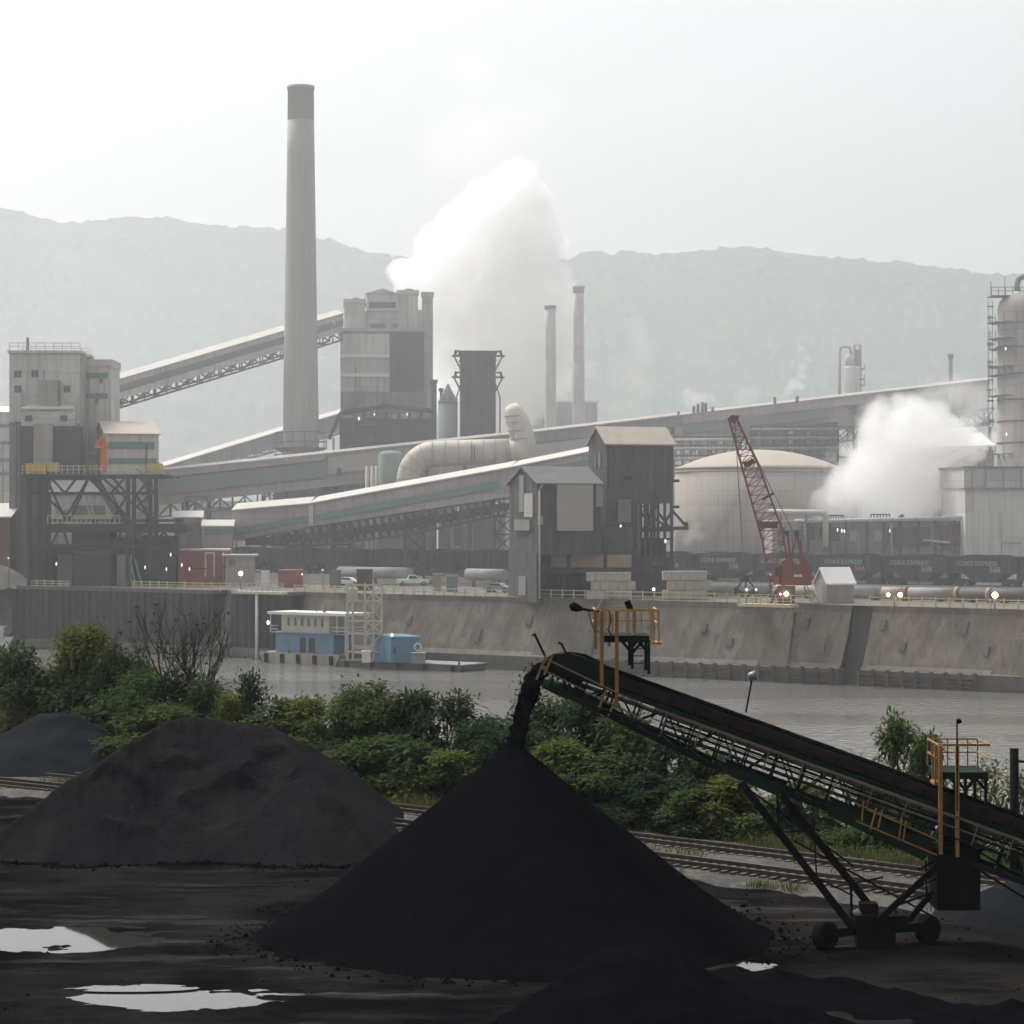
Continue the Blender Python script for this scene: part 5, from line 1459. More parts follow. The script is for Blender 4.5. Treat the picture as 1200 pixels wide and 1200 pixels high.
def tank():
    d = 432; c = Vector((GX(889, d), d, 0)); r = 99.5 / FPX * 424
    t = thing('storage_tank', 'huge round tan storage tank with a shallow domed roof', 'storage tank', (c.x, c.y, PLANT))
    ze = ZY(550, d - r)
    ze = ZY(549, d - 4)
    MB().lathe(c, [(r, PLANT), (r, ze)], 72).build('shell', M['tank'], t)
    zt = ZY(527, d)
    prof = [(r + .15, ze - .1), (r + .15, ze + .15)]
    Rr = (r * r + (zt - ze) ** 2) / (2 * (zt - ze))
    for i in range(1, 13):
        q = r * (1 - i / 12) ; prof.append((max(q, .05), zt - Rr + math.sqrt(Rr * Rr - q * q)))
    MB().lathe(c, prof, 72).build('dome_roof', M['tank_roof'], t)
    MB().lathe(c, [(r + .02, ze - .7), (r + .12, ze - .7), (r + .12, ze - .4), (r + .02, ze - .4)], 72).build('rim_hoop', M['tank'], t)
    st = MB()
    for i in range(26):
        th = R(-150 + i * 2.2); z = PLANT + (ze - PLANT) * i / 25
        p = c + Vector((math.cos(th) * (r + .5), math.sin(th) * (r + .5), z)); st.box(p.x - .45, p.x + .45, p.y - .3, p.y + .3, z - .06, z + .06)
    st.build('spiral_stair', M['tank'], t)
tank()

def transfer():
    h = House('transfer_house', 'tall sooty timber-clad transfer house with tan gable roof on the quay', 'industrial building', 711, 789, 352, 20, 520, px0=690, wall=None)
    fr, L, D = h.fr, h.L, h.D; z = h.z
    MB().box(0, L, 0, D, z(590), h.zt, fr).build('wall', M['soot_clad'], h.root)
    h.gable(2.35, M['roof_tan'], wall=M['soot_clad'])
    MB().box(0, h.x(752), .2, D, PLANT, z(590), fr).build('lower_wall', M['soot_clad'], h.root)
    fm = MB()
    for px in (757, 764, 772, 780, 788):
        for y in (.3, D - .3): fm.bar(fr(h.x(px), y, PLANT), fr(h.x(px), y, z(590)), .42)
    for y in (.3, D - .3):
        for (a, ya, b, yb) in ((755, 592, 770, 622), (770, 592, 755, 622), (772, 600, 788, 622), (788, 600, 772, 625), (755, 632, 790, 632), (755, 622, 790, 622), (752, 640, 775, 660)):
            fm.bar(fr(h.x(a), y, z(ya)), fr(h.x(b), y, z(yb)), .3)
    fm.build('open_frame', M['steel_dark'], h.root)
    MB().box(h.x(752), h.x(775), 2, D - 1, PLANT, z(632), fr).build('inner_bin', M['dark_clad'], h.root)
    MB().box(h.x(775), h.x(789), 2.5, D - 1.5, z(668), z(632), fr).build('inner_bin', M['dark_clad'], h.root)
    for y in (563, 594):
        MB().bar(fr(L, .5, z(y)), fr(L + 1.1, .5, z(y)), .4).build('side_bracket', M['steel_dark'], h.root)
    fm = MB()
    fm.bar(fr(L - 4, .4, z(620)), fr(L + 2.4, .4, z(619)), .5); fm.bar(fr(L, .4, z(598)), fr(L + 2.3, .4, z(618)), .3); fm.bar(fr(L - 4.5, .4, z(598)), fr(L, .4, z(622)), .3); fm.bar(fr(L + 2.2, .4, z(612)), fr(L + 2.3, .4, z(621)), .5)
    fm.build('jib_bracket', M['steel_dark'], h.root)
    h.panel(731, 740, 558, 563, M['glass_dark'], 'hatch'); h.panel(724, 739, 585, 612, M['grey_clad'], 'panel'); h.panel(746, 748, 590, 642, M['steel_grey'], 'downpipe', .3)
    h.panel(725, 732, 614, 619, M['glass_dark'], 'hatch')
    MB().lathe(fr(h.x(726), -.4, 0), [(.05, z(617) - .3), (.16, z(617)), (.05, z(617) + .3)], 8).build('lamp', M['lamp_white'], h.root)
    MB().lathe(fr(h.x(779), -.2, 0), [(.05, z(634.5) - .3), (.16, z(634.5)), (.05, z(634.5) + .3)], 8).build('lamp', M['lamp_white'], h.root)
    for y0, y1 in ((D * .3, D * .42), (D * .55, D * .67)): h.lpanel(y0, y1, z(548), z(530), M['grey_clad'], 'side_louvre')
    # front house reaching down to the quay edge
    g = House('loading_house', 'lower sooty gabled loading house with a cream panel, its leg reaching the quay edge', 'industrial building', 630, 704, 343.5, 20, 567, px0=597, wall=None)
    fr2, L2, D2 = g.fr, g.L, g.D; z2 = g.z
    MB().box(0, L2, 0, D2, z2(650), g.zt, fr2).build('wall', M['soot_clad'], g.root)
    g.gable(2.3, M['roof_dark'], wall=M['soot_clad'])
    g.panel(652, 694, 567.5, 622, M['cream_panel'], 'cream_panel', .35)
    g.panel(698, 706, 568, 594, M['pale_green'], 'green_panel', .3)
    lg = MB(); lg.box(-.15, g.x(634), .05, D2, PLANT - .6, z2(648), fr2); lg.build('leg_tower', M['soot_clad'], g.root)
    g.lpanel(D2 * .12, D2 * .42, z2(606), z2(578), M['cream_panel'], 'side_panel', .25); g.lpanel(D2 * .22, D2 * .75, z2(622), z2(609), M['pale_green'], 'side_panel', .3)
    g.lpanel(D2 * .45, D2 * .6, z2(600), z2(556), M['pale_green'], 'side_panel', .2)
    g.lpanel(D2 * .35, D2 * .6, z2(699), z2(676), M['grey_clad'], 'side_panel', .3)
    dp = MB(); dp.tube(fr2(.2, -.25, PLANT), fr2(.2, -.25, z2(574)), .16, n=8); dp.tube(fr2(.2, -.25, z2(574)), fr2(.6, -.25, z2(568)), .16, n=8); dp.build('downpipe', M['steel_pale'], g.root)
    g.panel(630.5, 634.5, 605, 615, M['cream_panel'], 'junction_box', .5)
    # dark lower hall with tan panels
    k = House('loading_hall', 'dark open-fronted hall with tan panels under the sooty loading house', 'industrial building', 636, 742, 347.5, 6, 618, depth=7.5, wall=None)
    MB().box(0, k.L, .3, k.D, k.z(672), k.zt, k.fr).build('wall', M['soot_clad'], k.root)
    pm = MB()
    for px in (638, 662, 688, 715, 741):
        for y in (.5, k.D - .4): pm.bar(k.fr(k.x(px), y, PLANT), k.fr(k.x(px), y, k.z(670)), .5)
    pm.build('posts', M['steel_dark'], k.root)
    MB().box(0, k.L, k.D - .3, k.D, PLANT, k.z(671), k.fr).build('back_wall', M['dark_clad'], k.root)
    for a, b in ((645, 664), (669, 707), (711.5, 740)): k.panel(a, b, 650, 665, M['tan'], 'tan_panel', .0, .2) if b < 700 else k.panel(a, b, 650, 665, M['tan'], 'tan_panel', .0, .2)
    # low wing right of the hall
    w = House('bin_wing', 'black low coal bin under the open frame of the transfer house', 'bin', 742, 790, 350, 6, 655, depth=8, wall=M['dark_clad'])
    w.flat(M['steel_dark'], .3, .2)
transfer()
def block_wall(px0, px1, d, cols, rows, tops, where):
    fr, L, D = pxframe(px0, px1, d, 3, depth=1.1)
    w = L / cols; hh = (ZY(tops, d) - PLANT) / rows
    first = None
    ords = ['first', 'second', 'third', 'fourth', 'fifth', 'sixth', 'seventh']
    rn = ['bottom', 'second', 'third', 'top'] if rows == 4 else (['bottom', 'middle', 'top'])
    for r in range(rows):
        sh = (w / 2 if r % 2 else 0)
        for c in range(cols):
            x0 = c * w + sh
            o = MB()
            lx = w - .04; z0 = 0; z1 = hh - .03; b = .06
            v = [fr.v * x + fr.w * y + Vector((0, 0, z)) for (x, y, z) in ((b, b, z0), (lx - b, b, z0), (lx - b, 1.1 - b, z0), (b, 1.1 - b, z0), (0, 0, z0 + b), (lx, 0, z0 + b), (lx, 1.1, z0 + b), (0, 1.1, z0 + b), (0, 0, z1 - b), (lx, 0, z1 - b), (lx, 1.1, z1 - b), (0, 1.1, z1 - b), (b, b, z1), (lx - b, b, z1), (lx - b, 1.1 - b, z1), (b, 1.1 - b, z1))]
            F = [(3, 2, 1, 0), (12, 13, 14, 15)]
            for k in range(3):
                for i in range(4): F.append((k * 4 + i, k * 4 + (i + 1) % 4, k * 4 + 4 + (i + 1) % 4, k * 4 + 4 + i))
            o.add(v, F)
            ob = o.build('concrete_block', M['block'], org=(0, 0, 0))
            p = fr(x0, random.uniform(-.08, .08), PLANT + r * hh + .01); ob.location = p
            tag(ob, f'{ords[c]} pale block from left, {rn[r]} row of block wall {where}', 'concrete block', 'concrete blocks stacked into walls')
block_wall(688, 740, 340, 5, 3, 670.5, 'below the tan panels')
block_wall(777, 829, 338, 5, 3, 669, 'right of the open frame')

# ------------------------------------------------------------------ column, big white box and structures at the right
def column():
    d = 410; px = 1203; c = Vector((GX(px, d), d, 0)); r = 34 / FPX * d
    t = thing('process_column', 'tall grey process column with ladders and platforms at the right edge', 'column', (c.x, c.y, PLANT))
    zt = ZY(362, d)
    MB().lathe(c, [(r + .3, PLANT), (r + .3, ZY(548, d)), (r, ZY(546, d)), (r, zt), (r * .92, zt + 1.2), (r * .72, zt + 2.2), (r * .4, zt + 2.9), (.3, zt + 3.1)], 40).build('shell', M['mauve_clad'], t)
    sm = MB()
    for y in (380, 408, 440, 470, 495, 520): sm.lathe(c, [(r + .01, ZY(y, d)), (r + .1, ZY(y, d)), (r + .1, ZY(y, d) + .3), (r + .01, ZY(y, d) + .3)], 40)
    sm.build('shell_rings', M['grey_clad'], t)
    for y in (378, 397, 409, 430, 440, 464, 532):
        p = MB(); a0 = math.pi * 0.75; z = ZY(y, d)
        for th in np.linspace(math.pi * .80, math.pi * 1.25, 5):
            q = c + Vector((math.cos(th) * (r + .7), math.sin(th) * (r + .7), z)); p.box(q.x - .75, q.x + .75, q.y - .7, q.y + .7, z - .1, z)
            for zz in (.6, 1.15): p.bar(q + Vector((-.7, -.5, zz)), q + Vector((-.7, .5, zz)), .08)
            p.bar(q + Vector((-.7, -.5, 0)), q + Vector((-.7, -.5, 1.15)), .08)
        p.build('platform', M['steel_grey'], t)
    ld = MB()
    x = c.x - r - 1.3
    for a, b in ((360, 380), (380, 410), (405, 432), (430, 465), (446, 478), (470, 500)):
        for dx in (-.35, .35): ld.bar((x + dx, d - .5, ZY(b, d)), (x + dx, d - .5, ZY(a, d) + 1), .1)
        ld.lathe(Vector((x, d - .5, 0)), [(.55, ZY(a, d)), (.6, ZY(a, d)), (.6, ZY(a, d) + .15), (.55, ZY(a, d) + .15)], 10)
        ld.lathe(Vector((x, d - .5, 0)), [(.55, ZY(b, d) + 1), (.6, ZY(b, d) + 1), (.6, ZY(b, d) + 1.15), (.55, ZY(b, d) + 1.15)], 10)
    ld.build('caged_ladder', M['steel_grey'], t)
    tp = MB(); z = ZY(347, d)
    tp.box(c.x - r - 1.4, c.x + 2, d - 2, d + 2, z - .15, z)
    for zz in (.7, 1.3): tp.bar((c.x - r - 1.4, d - 2, z + zz), (c.x + 2, d - 2, z + zz), .1)
    for x in np.linspace(c.x - r - 1.4, c.x + 2, 8): tp.bar((x, d - 2, z), (x, d - 2, z + 1.3), .1)
    tp.bar((c.x - r - 1.5, d - 2, z), (c.x - r - 1.5, d - 2, z + 2.2), .12); tp.bar((c.x - r + .8, d - 2, z), (c.x - r + .8, d - 2, z + 3), .1)
    tp.bar((c.x - 1.6, d - 1, zt), (c.x - 1.6, d - 1, z), .3); tp.bar((c.x + 1.6, d - 1, zt), (c.x + 1.6, d - 1, z), .3)
    tp.build('top_platform', M['steel_grey'], t)
    pp = MB(); pp.path([Vector((c.x - 1.3, d, zt + 2)), P(1191.5, 335, d), P(1193.5, 327, d), P(1199, 324, d), P(1206, 327, d), P(1209, 336, d), Vector((c.x + 2, d, zt))], .5, 10); pp.build('overhead_pipe', M['grey_clad'], t)
    for px, py in ((1178.5, 411), (1179.5, 510)):
        MB().lathe(P(px, 0, d - r) * Vector((1, 1, 0)), [(.05, ZY(py, d) - .25), (.13, ZY(py, d)), (.05, ZY(py, d) + .25)], 8).build('lamp', M['lamp_white'], t)
    h = House('white_box_house', 'big plain pale grey box house with a panelled top band under the tall column', 'industrial building', 1131, 1290, 396, 4, 572, depth=16, wall=M['white_clad'])
    b = MB(); b.box(-.25, h.L, -.3, 16, h.zt, h.z(549), h.fr); b.build('top_band', M['pale_clad'], h.root)
    b = MB(); b.box(-.45, h.L, -.5, 16, h.z(549), h.z(546.5), h.fr); b.box(-.4, h.L, -.45, 0, h.z(573.5), h.z(571.5), h.fr); b.build('trim', M['grey_clad'], h.root)
    for px in (1138.5, 1154, 1175, 1196): h.panel(px - .5, px + .5, 550, 571, M['grey_clad'], 'seam', .4)
    # brick house and sloping roof
    k = House('brick_house', 'red brick house with a sloping grey roof half hidden by steam', 'brick building', 1092, 1150, 425, 3, 556, depth=16, wall=M['brick'])
    fr = k.fr
    q = [fr(-1, -1, k.z(562)), fr(k.L, -1, k.z(527)), fr(k.L, 16, k.z(527)), fr(-1, 16, k.z(562))]
    MB().hexa(q, [p + Vector((0, 0, .5)) for p in q]).build('roof', M['roof_dark'], k.root)
    k.panel(1094, 1114, 567, 596, M['grey_clad'], 'louvre_door'); 
    for px in (1098, 1102, 1107): k.panel(px, px + 1.6, 575, 596, M['dark_clad'], 'louvre_slat', .2)
    k.panel(1105, 1106.5, 555, 606, M['steel_pale'], 'downpipe', .35)
    # pale roof behind the steam
    w = House('pale_roofed_hall', 'long low hall with a bright pale roof behind the right-hand steam cloud', 'industrial building', 1075, 1165, 440, 3, 527, depth=18, wall=M['mauve_clad'])
    fr = w.fr
    q = [fr(-1, -1, w.z(527)), fr(w.L, -1, w.z(524)), fr(w.L, 18, w.z(495)), fr(-1, 18, w.z(512))]
    MB().hexa(q, [p + Vector((0, 0, .4)) for p in q]).build('roof', M['white'], w.root)
column()
# pipe trestle on the right between gallery and column
t = thing('pipe_trestle', 'pale lattice trestle under the long gallery beside the tall column', 'trestle', P(1130, 500, 455) * Vector((1, 1, 0)) + Vector((0, 0, PLANT)))
mb = MB()
for d in (453, 457):
    mb.bar(P(1085, 492, d), P(1165, 478, d), .4); mb.bar(P(1085, 506, d), P(1165, 494, d), .45)
    xs = np.linspace(1085, 1165, 8)
    for i, (a, b) in enumerate(zip(xs[:-1], xs[1:])):
        ya = 492 - 14 * (a - 1085) / 80; yb = 492 - 14 * (b - 1085) / 80
        if i % 2: mb.bar(P(a, ya, d), P(b, yb + 14, d), .3)
        else: mb.bar(P(a, ya + 14, d), P(b, yb, d), .3)
        mb.bar(P(a, ya, d), P(a, ya + 14, d), .25)
for px in (1090, 1128, 1160): mb.bar(P(px, 500, 455), P(px, 500, 455) * Vector((1, 1, 0)) + Vector((0, 0, PLANT)), .5)
mb.build('lattice', M['steel_grey'], t)
# distillation tower behind the gallery
d = 540; t = thing('distillation_tower', 'small white distillation tower with a looped pipe behind the long gallery', 'tower', (GX(1000, d), d, PLANT))
c = Vector((GX(999, d), d, 0)); r = 9.5 / FPX * d
MB().lathe(c, [(r, PLANT), (r, ZY(432, d)), (r * .9, ZY(429, d))], 24).build('lower_shell', M['white_clad'], t)
MB().lathe(c + Vector((-.6, 0, 0)), [(r * .6, ZY(430, d)), (r * .6, ZY(420, d)), (r * .35, ZY(416, d)), (.1, ZY(415, d))], 20).build('upper_shell', M['white_clad'], t)
mb = MB(); mb.path([P(984, 470, d), P(984, 412, d), P(985, 407, d), P(990, 406, d), P(996, 407, d), P(998, 416, d)], .35, 8); mb.build('loop_pipe', M['pale_clad'], t)
mb = MB(); lattice_tower(mb, (GX(1005.5, d), d + 1), 1.4, PLANT, ZY(404, d), 12, .18); mb.box(GX(1001, d), GX(1009, d), d, d + 2, ZY(428, d), ZY(410, d)); mb.build('ladder_tower', M['grey_clad'], t)
mb = MB()
for y in (433, 445, 452): mb.box(GX(1004, d), GX(1013, d), d - 1, d + 2, ZY(y, d), ZY(y, d) + .2); mb.bar(P(1013, y, d - 1), P(1013, y - 6, d - 1), .15)
mb.build('platform', M['steel_grey'], t)

# process unit in front of the steam
def process_unit():
    h = House('process_unit', 'dark pipe-laden process unit with lit windows below the right-hand steam cloud', 'industrial building', 944, 1130, 398, 3, 611, depth=9, wall=M['grey_clad'])
    fr = h.fr
    h.flat(M['pale_clad'], .35, .3)
    for a, b, y0, y1, m in ((948, 955, 616, 632, 'dark_clad'), (960, 968, 618, 630, 'glass_dark'), (972, 984, 618, 634, 'dark_clad'), (996, 1004, 622, 634, 'mauve_clad'), (1024, 1033, 621, 634, 'mauve_clad'), (1040, 1052, 618, 640, 'dark_clad'), (1056, 1090, 618, 640, 'dark_clad'), (1100, 1112, 616, 640, 'brick'), (1114, 1128, 614, 640, 'rust')):
        h.panel(a, b, y0, y1, M[m], 'wall_panel', .2)
    fm = MB()
    for px in (946, 972, 990, 1015, 1035, 1054, 1075, 1095, 1117): fm.bar(fr(h.x(px), -.7, PLANT), fr(h.x(px), -.7, h.z(610)), .35)
    fm.build('columns', M['steel_dark'], h.root)
    pm = MB()
    pm.tube(fr(h.x(944), -1.2, h.z(611)), fr(h.x(1130), -1.2, h.z(607)), .35, n=10); pm.tube(fr(h.x(1080), -1.0, h.z(633)), fr(h.x(1112), -1.0, h.z(636)), .2, n=8)
    pm.build('pipes', M['pale_clad'], h.root)
    pm = MB()
    for px0, px1, y in ((972, 990, 604), (1022, 1044, 603)):
        pm.bar(fr(h.x(px0), 1, h.z(y)), fr(h.x(px1), 1, h.z(y)), .2)
        for px in np.linspace(px0, px1, 7): pm.bar(fr(h.x(px), 1, h.z(611)), fr(h.x(px), 1, h.z(y)), .16)
    pm.bar(fr(h.x(1055), 1, h.z(608)), fr(h.x(1060), 1, h.z(604)), .6); pm.build('roof_frame', M['steel_dark'], h.root)
    for px, py in ((980, 621), (985, 622), (988, 622.5), (1041, 622)):
        MB().lathe(fr(h.x(px), -1.1, 0), [(.05, h.z(py) - .3), (.13, h.z(py)), (.05, h.z(py) + .3)], 8).build('lamp', M['lamp_white'], h.root)
    g = House('low_process_house', 'grey low house with a bent pipe over it beside the crane boom', 'industrial building', 905, 946, 400, 3, 612, depth=8, wall=M['mauve_clad'])
    g.flat(M['pale_clad'], .3, .2); g.panel(912, 920, 618, 640, M['dark_clad'], 'door_panel', .2); g.panel(926, 940, 620, 634, M['grey_clad'], 'wall_panel', .2)
    b = thing('overhead_pipe', 'cream overhead pipe bending down beside the crane boom', 'pipe', P(935, 600, 397) * Vector((1, 1, 0)) + Vector((0, 0, PLANT)))
    MB().path([P(898, 600, 397), P(960, 601, 397), P(966, 602, 397), P(967.5, 606, 397), P(967.5, 640, 397)], .5, 10).build('pipe_run', M['duct'], b)
    mb = MB()
    for px in (915, 945): mb.bar(P(px, 601, 397.8), P(px, 601, 397.8) * Vector((1, 1, 0)) + Vector((0, 0, PLANT)), .3)
    mb.build('pipe_support', M['steel_grey'], b)
process_unit()
# dark process racks behind the tank
def racks():
    for px0, px1, yt, d, lab, den in ((880, 982, 500, 452, 'dark steel process rack crowded with pipes behind the tan tank, right end', 1), (790, 868, 512, 455, 'pale steel pipe rack behind the left shoulder of the tan tank', 0)):
        t = thing('process_rack', lab, 'pipe rack', P((px0 + px1) / 2, 0, d) * Vector((1, 1, 0)) + Vector((0, 0, PLANT)))
        mb = MB()
        xs = np.linspace(px0, px1, 9)
        for x in xs:
            for dd in (d, d + 6): mb.bar(P(x, yt, dd), P(x, 560, dd), .35)
        for y in (yt, yt + 10, yt + 22, yt + 34):
            for dd in (d, d + 6): mb.bar(P(px0, y, dd), P(px1, y, dd), .35)
        for a, b in zip(xs[:-1:2], xs[1::2]): mb.bar(P(a, yt + 22, d), P(b, yt, d), .22)
        mb.build('rack_frame', M['steel_dark'] if den else M['steel_grey'], t)
        for i in range(14 if den else 6):
            x = random.uniform(px0 + 3, px1 - 3); w = random.uniform(1.5, 5); y0 = yt + random.uniform(0, 16)
            MB().lathe(P(x, 0, d + 3) * Vector((1, 1, 0)), [(w / FPX * d, PLANT), (w / FPX * d, ZY(y0, d)), (.1, ZY(y0 - 2, d))], 12).build('vessel', M[random.choice(['steel_grey', 'grey_clad', 'dark_clad', 'steel_dark'] if den else ['pale_clad', 'steel_pale', 'grey_clad'])], t)
        if den:
            h = MB(); h.hexa([P(px0, 565, d + 5), P(px1, 565, d + 5), P(px1, 565, d + 9), P(px0, 565, d + 9)], [P(px0, yt + 4, d + 5), P(px1, yt - 6, d + 5), P(px1, yt - 6, d + 9), P(px0, yt + 4, d + 9)]); h.build('back_panel', M['dark_clad'], t)
        pm = MB()
        for y in (yt + 4, yt + 14, yt + 26): pm.tube(P(px0, y, d - .5), P(px1, y - 1, d - .5), .28, n=8)
        pm.build('pipes', M['steel_pale' if not den else 'steel_grey'], t)
racks()
# sheds and backdrop houses
def sheds():
    h = House('low_shed', 'grey low shed with green wall band beside the unloader stairs', 'shed', 204, 236, 418, 6, 607, depth=9, wall=M['mauve_clad']); h.gable(1.0, M['roof_light'], wall=M['mauve_clad']); h.panel(205, 235, 612, 627, M['pale_green'], 'side_band')
    h = House('low_shed', 'small pale-roofed shed with dark green band left of the near gallery', 'shed', 238, 272, 415, 4, 617, depth=6, wall=M['mauve_clad']); h.gable(.9, M['roof_light'], wall=M['mauve_clad']); h.panel(240, 272, 620, 627, M['green_band'], 'side_band')
    h = House('red_container', 'faded red container house with white roof beside the unloader', 'container', 209, 268, 404, 3, 645, depth=5, wall=M['red_faded']); h.flat(M['white'], .25, .1)
    dm = MB(); dm.box(h.x(240), h.x(252), -.3, .0, h.z(676), h.z(647), h.fr); dm.build('door_frame', M['yellow_pale'], h.root); h.panel(242, 250, 649, 676, M['red_faded'], 'door', .34)
    h = House('grey_hut', 'plain grey hut with an overhanging flat roof right of the red container', 'hut', 264, 297, 400, 3, 652, depth=5, wall=M['mauve_clad']); h.flat(M['pale_clad'], .3, .6); h.panel(268, 276, 655, 663, M['grey_clad'], 'shutter')
    h = House('red_container', 'low faded red container behind the left quay railing', 'container', 326, 355, 392, 4, 668, depth=4, wall=M['red_faded']); h.panel(332, 337, 669, 673, M['window_grey'], 'vent')
    h = House('blue_hall', 'blue grey hall with a pinkish end seen under the near gallery', 'industrial building', 530, 590, 470, 4, 602, depth=12, wall=M['grey_clad']); h.flat(M['roof_light'], .4, .3); h.panel(584, 590, 604, 640, M['brick'], 'end_panel', .2); h.panel(532, 582, 606, 640, M['dark_clad'], 'dark_panel', .15)
    h = House('pale_hall', 'pale low hall behind the chimney foot, under the long gallery', 'industrial building', 186, 330, 500, 3, 590, depth=14, wall=M['white_clad']); h.flat(M['roof_light'], .5, .3); h.panel(240, 300, 594, 612, M['grey_clad'], 'wall_panel')
    h = House('pale_hall', 'grey low hall left of the green tank, under the long gallery', 'industrial building', 320, 450, 462, 3, 563, depth=10, wall=M['grey_clad']); h.flat(M['pale_clad'], .4, .3); h.panel(378, 404, 566, 577, M['dark_clad'], 'wall_panel'); h.panel(406, 420, 568, 576, M['window_grey'], 'wall_panel')
    h = House('distant_hall', 'hazy grey hall stretching behind the two slim stacks', 'industrial building', 590, 700, 640, 3, 472, depth=30, wall=M['grey_clad']); h.flat(M['roof_light'], .6, .3)
    h = House('distant_hall', 'hazy pale hall right of the two slim stacks, behind the long gallery', 'industrial building', 700, 860, 640, 3, 498, depth=30, wall=M['pale_clad']); h.flat(M['roof_light'], .6, .3)
sheds()

def clutter():
    rd = random.Random(31)
    for h in HOUSES:
        n = min(5, int(h.L / 3.5)); H = h.zt - h.zb
        for k in range(n):
            x = rd.uniform(.05, .95) * h.L; z0 = h.zb + rd.uniform(0, .35) * H; z1 = h.zb + rd.uniform(.6, .98) * H
            m = M[rd.choice(['steel_grey', 'rust', 'steel_pale', 'grey_clad'])]
            mb = MB(); mb.tube(h.fr(x, -.32, z0), h.fr(x, -.32, z1), rd.uniform(.07, .16), n=8); mb.bar(h.fr(x, -.32, z1), h.fr(x, .1, z1), .18)
            mb.build('wall_pipe', m, h.root)
            if rd.random() < .6:
                x2 = min(h.L - .2, x + rd.uniform(1, 5)); z = rd.uniform(z0, z1)
                MB().tube(h.fr(x, -.3, z), h.fr(x2, -.3, z), .09, n=8).build('wall_pipe', m, h.root)
        if h.L > 8:
            x = rd.uniform(.1, .85) * h.L; z = h.zb + rd.uniform(.2, .7) * H; w = rd.uniform(.5, 1.1)
            MB().box(x, x + w, -.45, .02, z, z + w * 1.3, h.fr).build('wall_box', M['steel_grey'], h.root)
clutter()

# ------------------------------------------------------------------ coal train
def text_mesh(s, size, shear=0.0):
    cu = bpy.data.curves.new('lettering', 'FONT'); cu.body = s; cu.size = size; cu.align_x = 'LEFT'; cu.extrude = .012; cu.shear = shear; cu.resolution_u = 2; cu.offset = .02
    ob = bpy.data.objects.new('lettering', cu); COL.objects.link(ob)
    dg = bpy.context.evaluated_depsgraph_get()
    me = bpy.data.meshes.new_from_object(ob.evaluated_get(dg))
    bpy.data.objects.remove(ob); bpy.data.curves.remove(cu)
    return me
def text_obj(me, name, m, parent, loc, rot):
    o = bpy.data.objects.new(name, me); me.materials.clear(); me.materials.append(m); COL.objects.link(o); o.parent = parent; o.location = loc; o.rotation_euler = rot
    return o
def make_hopper():
    L, W, H = 10.0, 3.0, 4.3
    t = thing('hopper_car', '', 'rail car')
    b = MB(); zb, z1 = 1.25, H
    h = L / 2
    b.box(-h, h, -W / 2, W / 2, 2.0, z1)
    for sx in (-1, 1):       # sloped end sheets and hopper bottoms
        b.hexa([(sx * .3, -W / 2 + .1, .6), (sx * 1.6, -W / 2 + .1, .6), (sx * 1.6, W / 2 - .1, .6), (sx * .3, W / 2 - .1, .6)] if sx > 0 else [(-1.6, -W / 2 + .1, .6), (-.3, -W / 2 + .1, .6), (-.3, W / 2 - .1, .6), (-1.6, W / 2 - .1, .6)],
               [(0.0, -W / 2 + .02, 2.0), (h - 1.4, -W / 2 + .02, 2.0), (h - 1.4, W / 2 - .02, 2.0), (0, W / 2 - .02, 2.0)] if sx > 0 else [(-h + 1.4, -W / 2 + .02, 2.0), (0, -W / 2 + .02, 2.0), (0, W / 2 - .02, 2.0), (-h + 1.4, W / 2 - .02, 2.0)])
    b.build('body', M['car_body'], t)
    rb = MB()
    for x in np.linspace(-h, h, 14): rb.box(x - .06, x + .06, -W / 2 - .12, -W / 2 - .003, 1.9, z1 - .1); rb.box(x - .06, x + .06, W / 2 + .003, W / 2 + .12, 1.9, z1 - .1)
    for y in (-W / 2 - .1, W / 2): rb.box(-h - .02, h + .02, y, y + .12, z1 - .15, z1 + .05); rb.box(-h, h, y, y + .12, 1.85, 2.05)
    rb.build('side_ribs', M['car_body'], t)
    ld = MB(); n = 12; vs_ = []
    for i in range(n):
        for j in range(5):
            x = -h + .1 + (L - .2) * i / (n - 1); y = -W / 2 + .1 + (W - .2) * j / 4
            vs_.append((x, y, z1 - .1 + .38 * math.sin(math.pi * j / 4) * (1 - abs(2 * i / (n - 1) - 1) ** 6) + random.uniform(-.05, .05)))
    ld.add(vs_, [(i * 5 + j, (i + 1) * 5 + j, (i + 1) * 5 + j + 1, i * 5 + j + 1) for i in range(n - 1) for j in range(4)]); ld.build('coke_load', M['coal_grey'], t)
    fr = MB(); fr.box(-h - .4, h + .4, -.3, .3, .75, 1.05)
    for sx in (-1, 1): fr.box(sx * (h + .1) - .15, sx * (h + .1) + .15, -W / 2 + .2, W / 2 - .2, .8, 2.0)
    fr.build('underframe', M['steel_dark'], t)
    for sx in (-1, 1):
        tr = MB(); xc = sx * (h - 1.3)
        for y in (-1.0, 1.0): tr.box(xc - 1.2, xc + 1.2, y - .12, y + .12, .35, .75)
        tr.box(xc - .25, xc + .25, -1, 1, .4, .8); k = tr.build('truck', M['steel_dark'], t)
        for dx in (-.85, .85):
            w = MB()
            for y in (-.82, .72): w.tube((xc + dx, y, .45), (xc + dx, y + .12, .45), .45, n=16)
            w.tube((xc + dx, -.8, .45), (xc + dx, .8, .45), .08, n=8); w.build('wheel_set', M['steel_dark'], k)
    return t
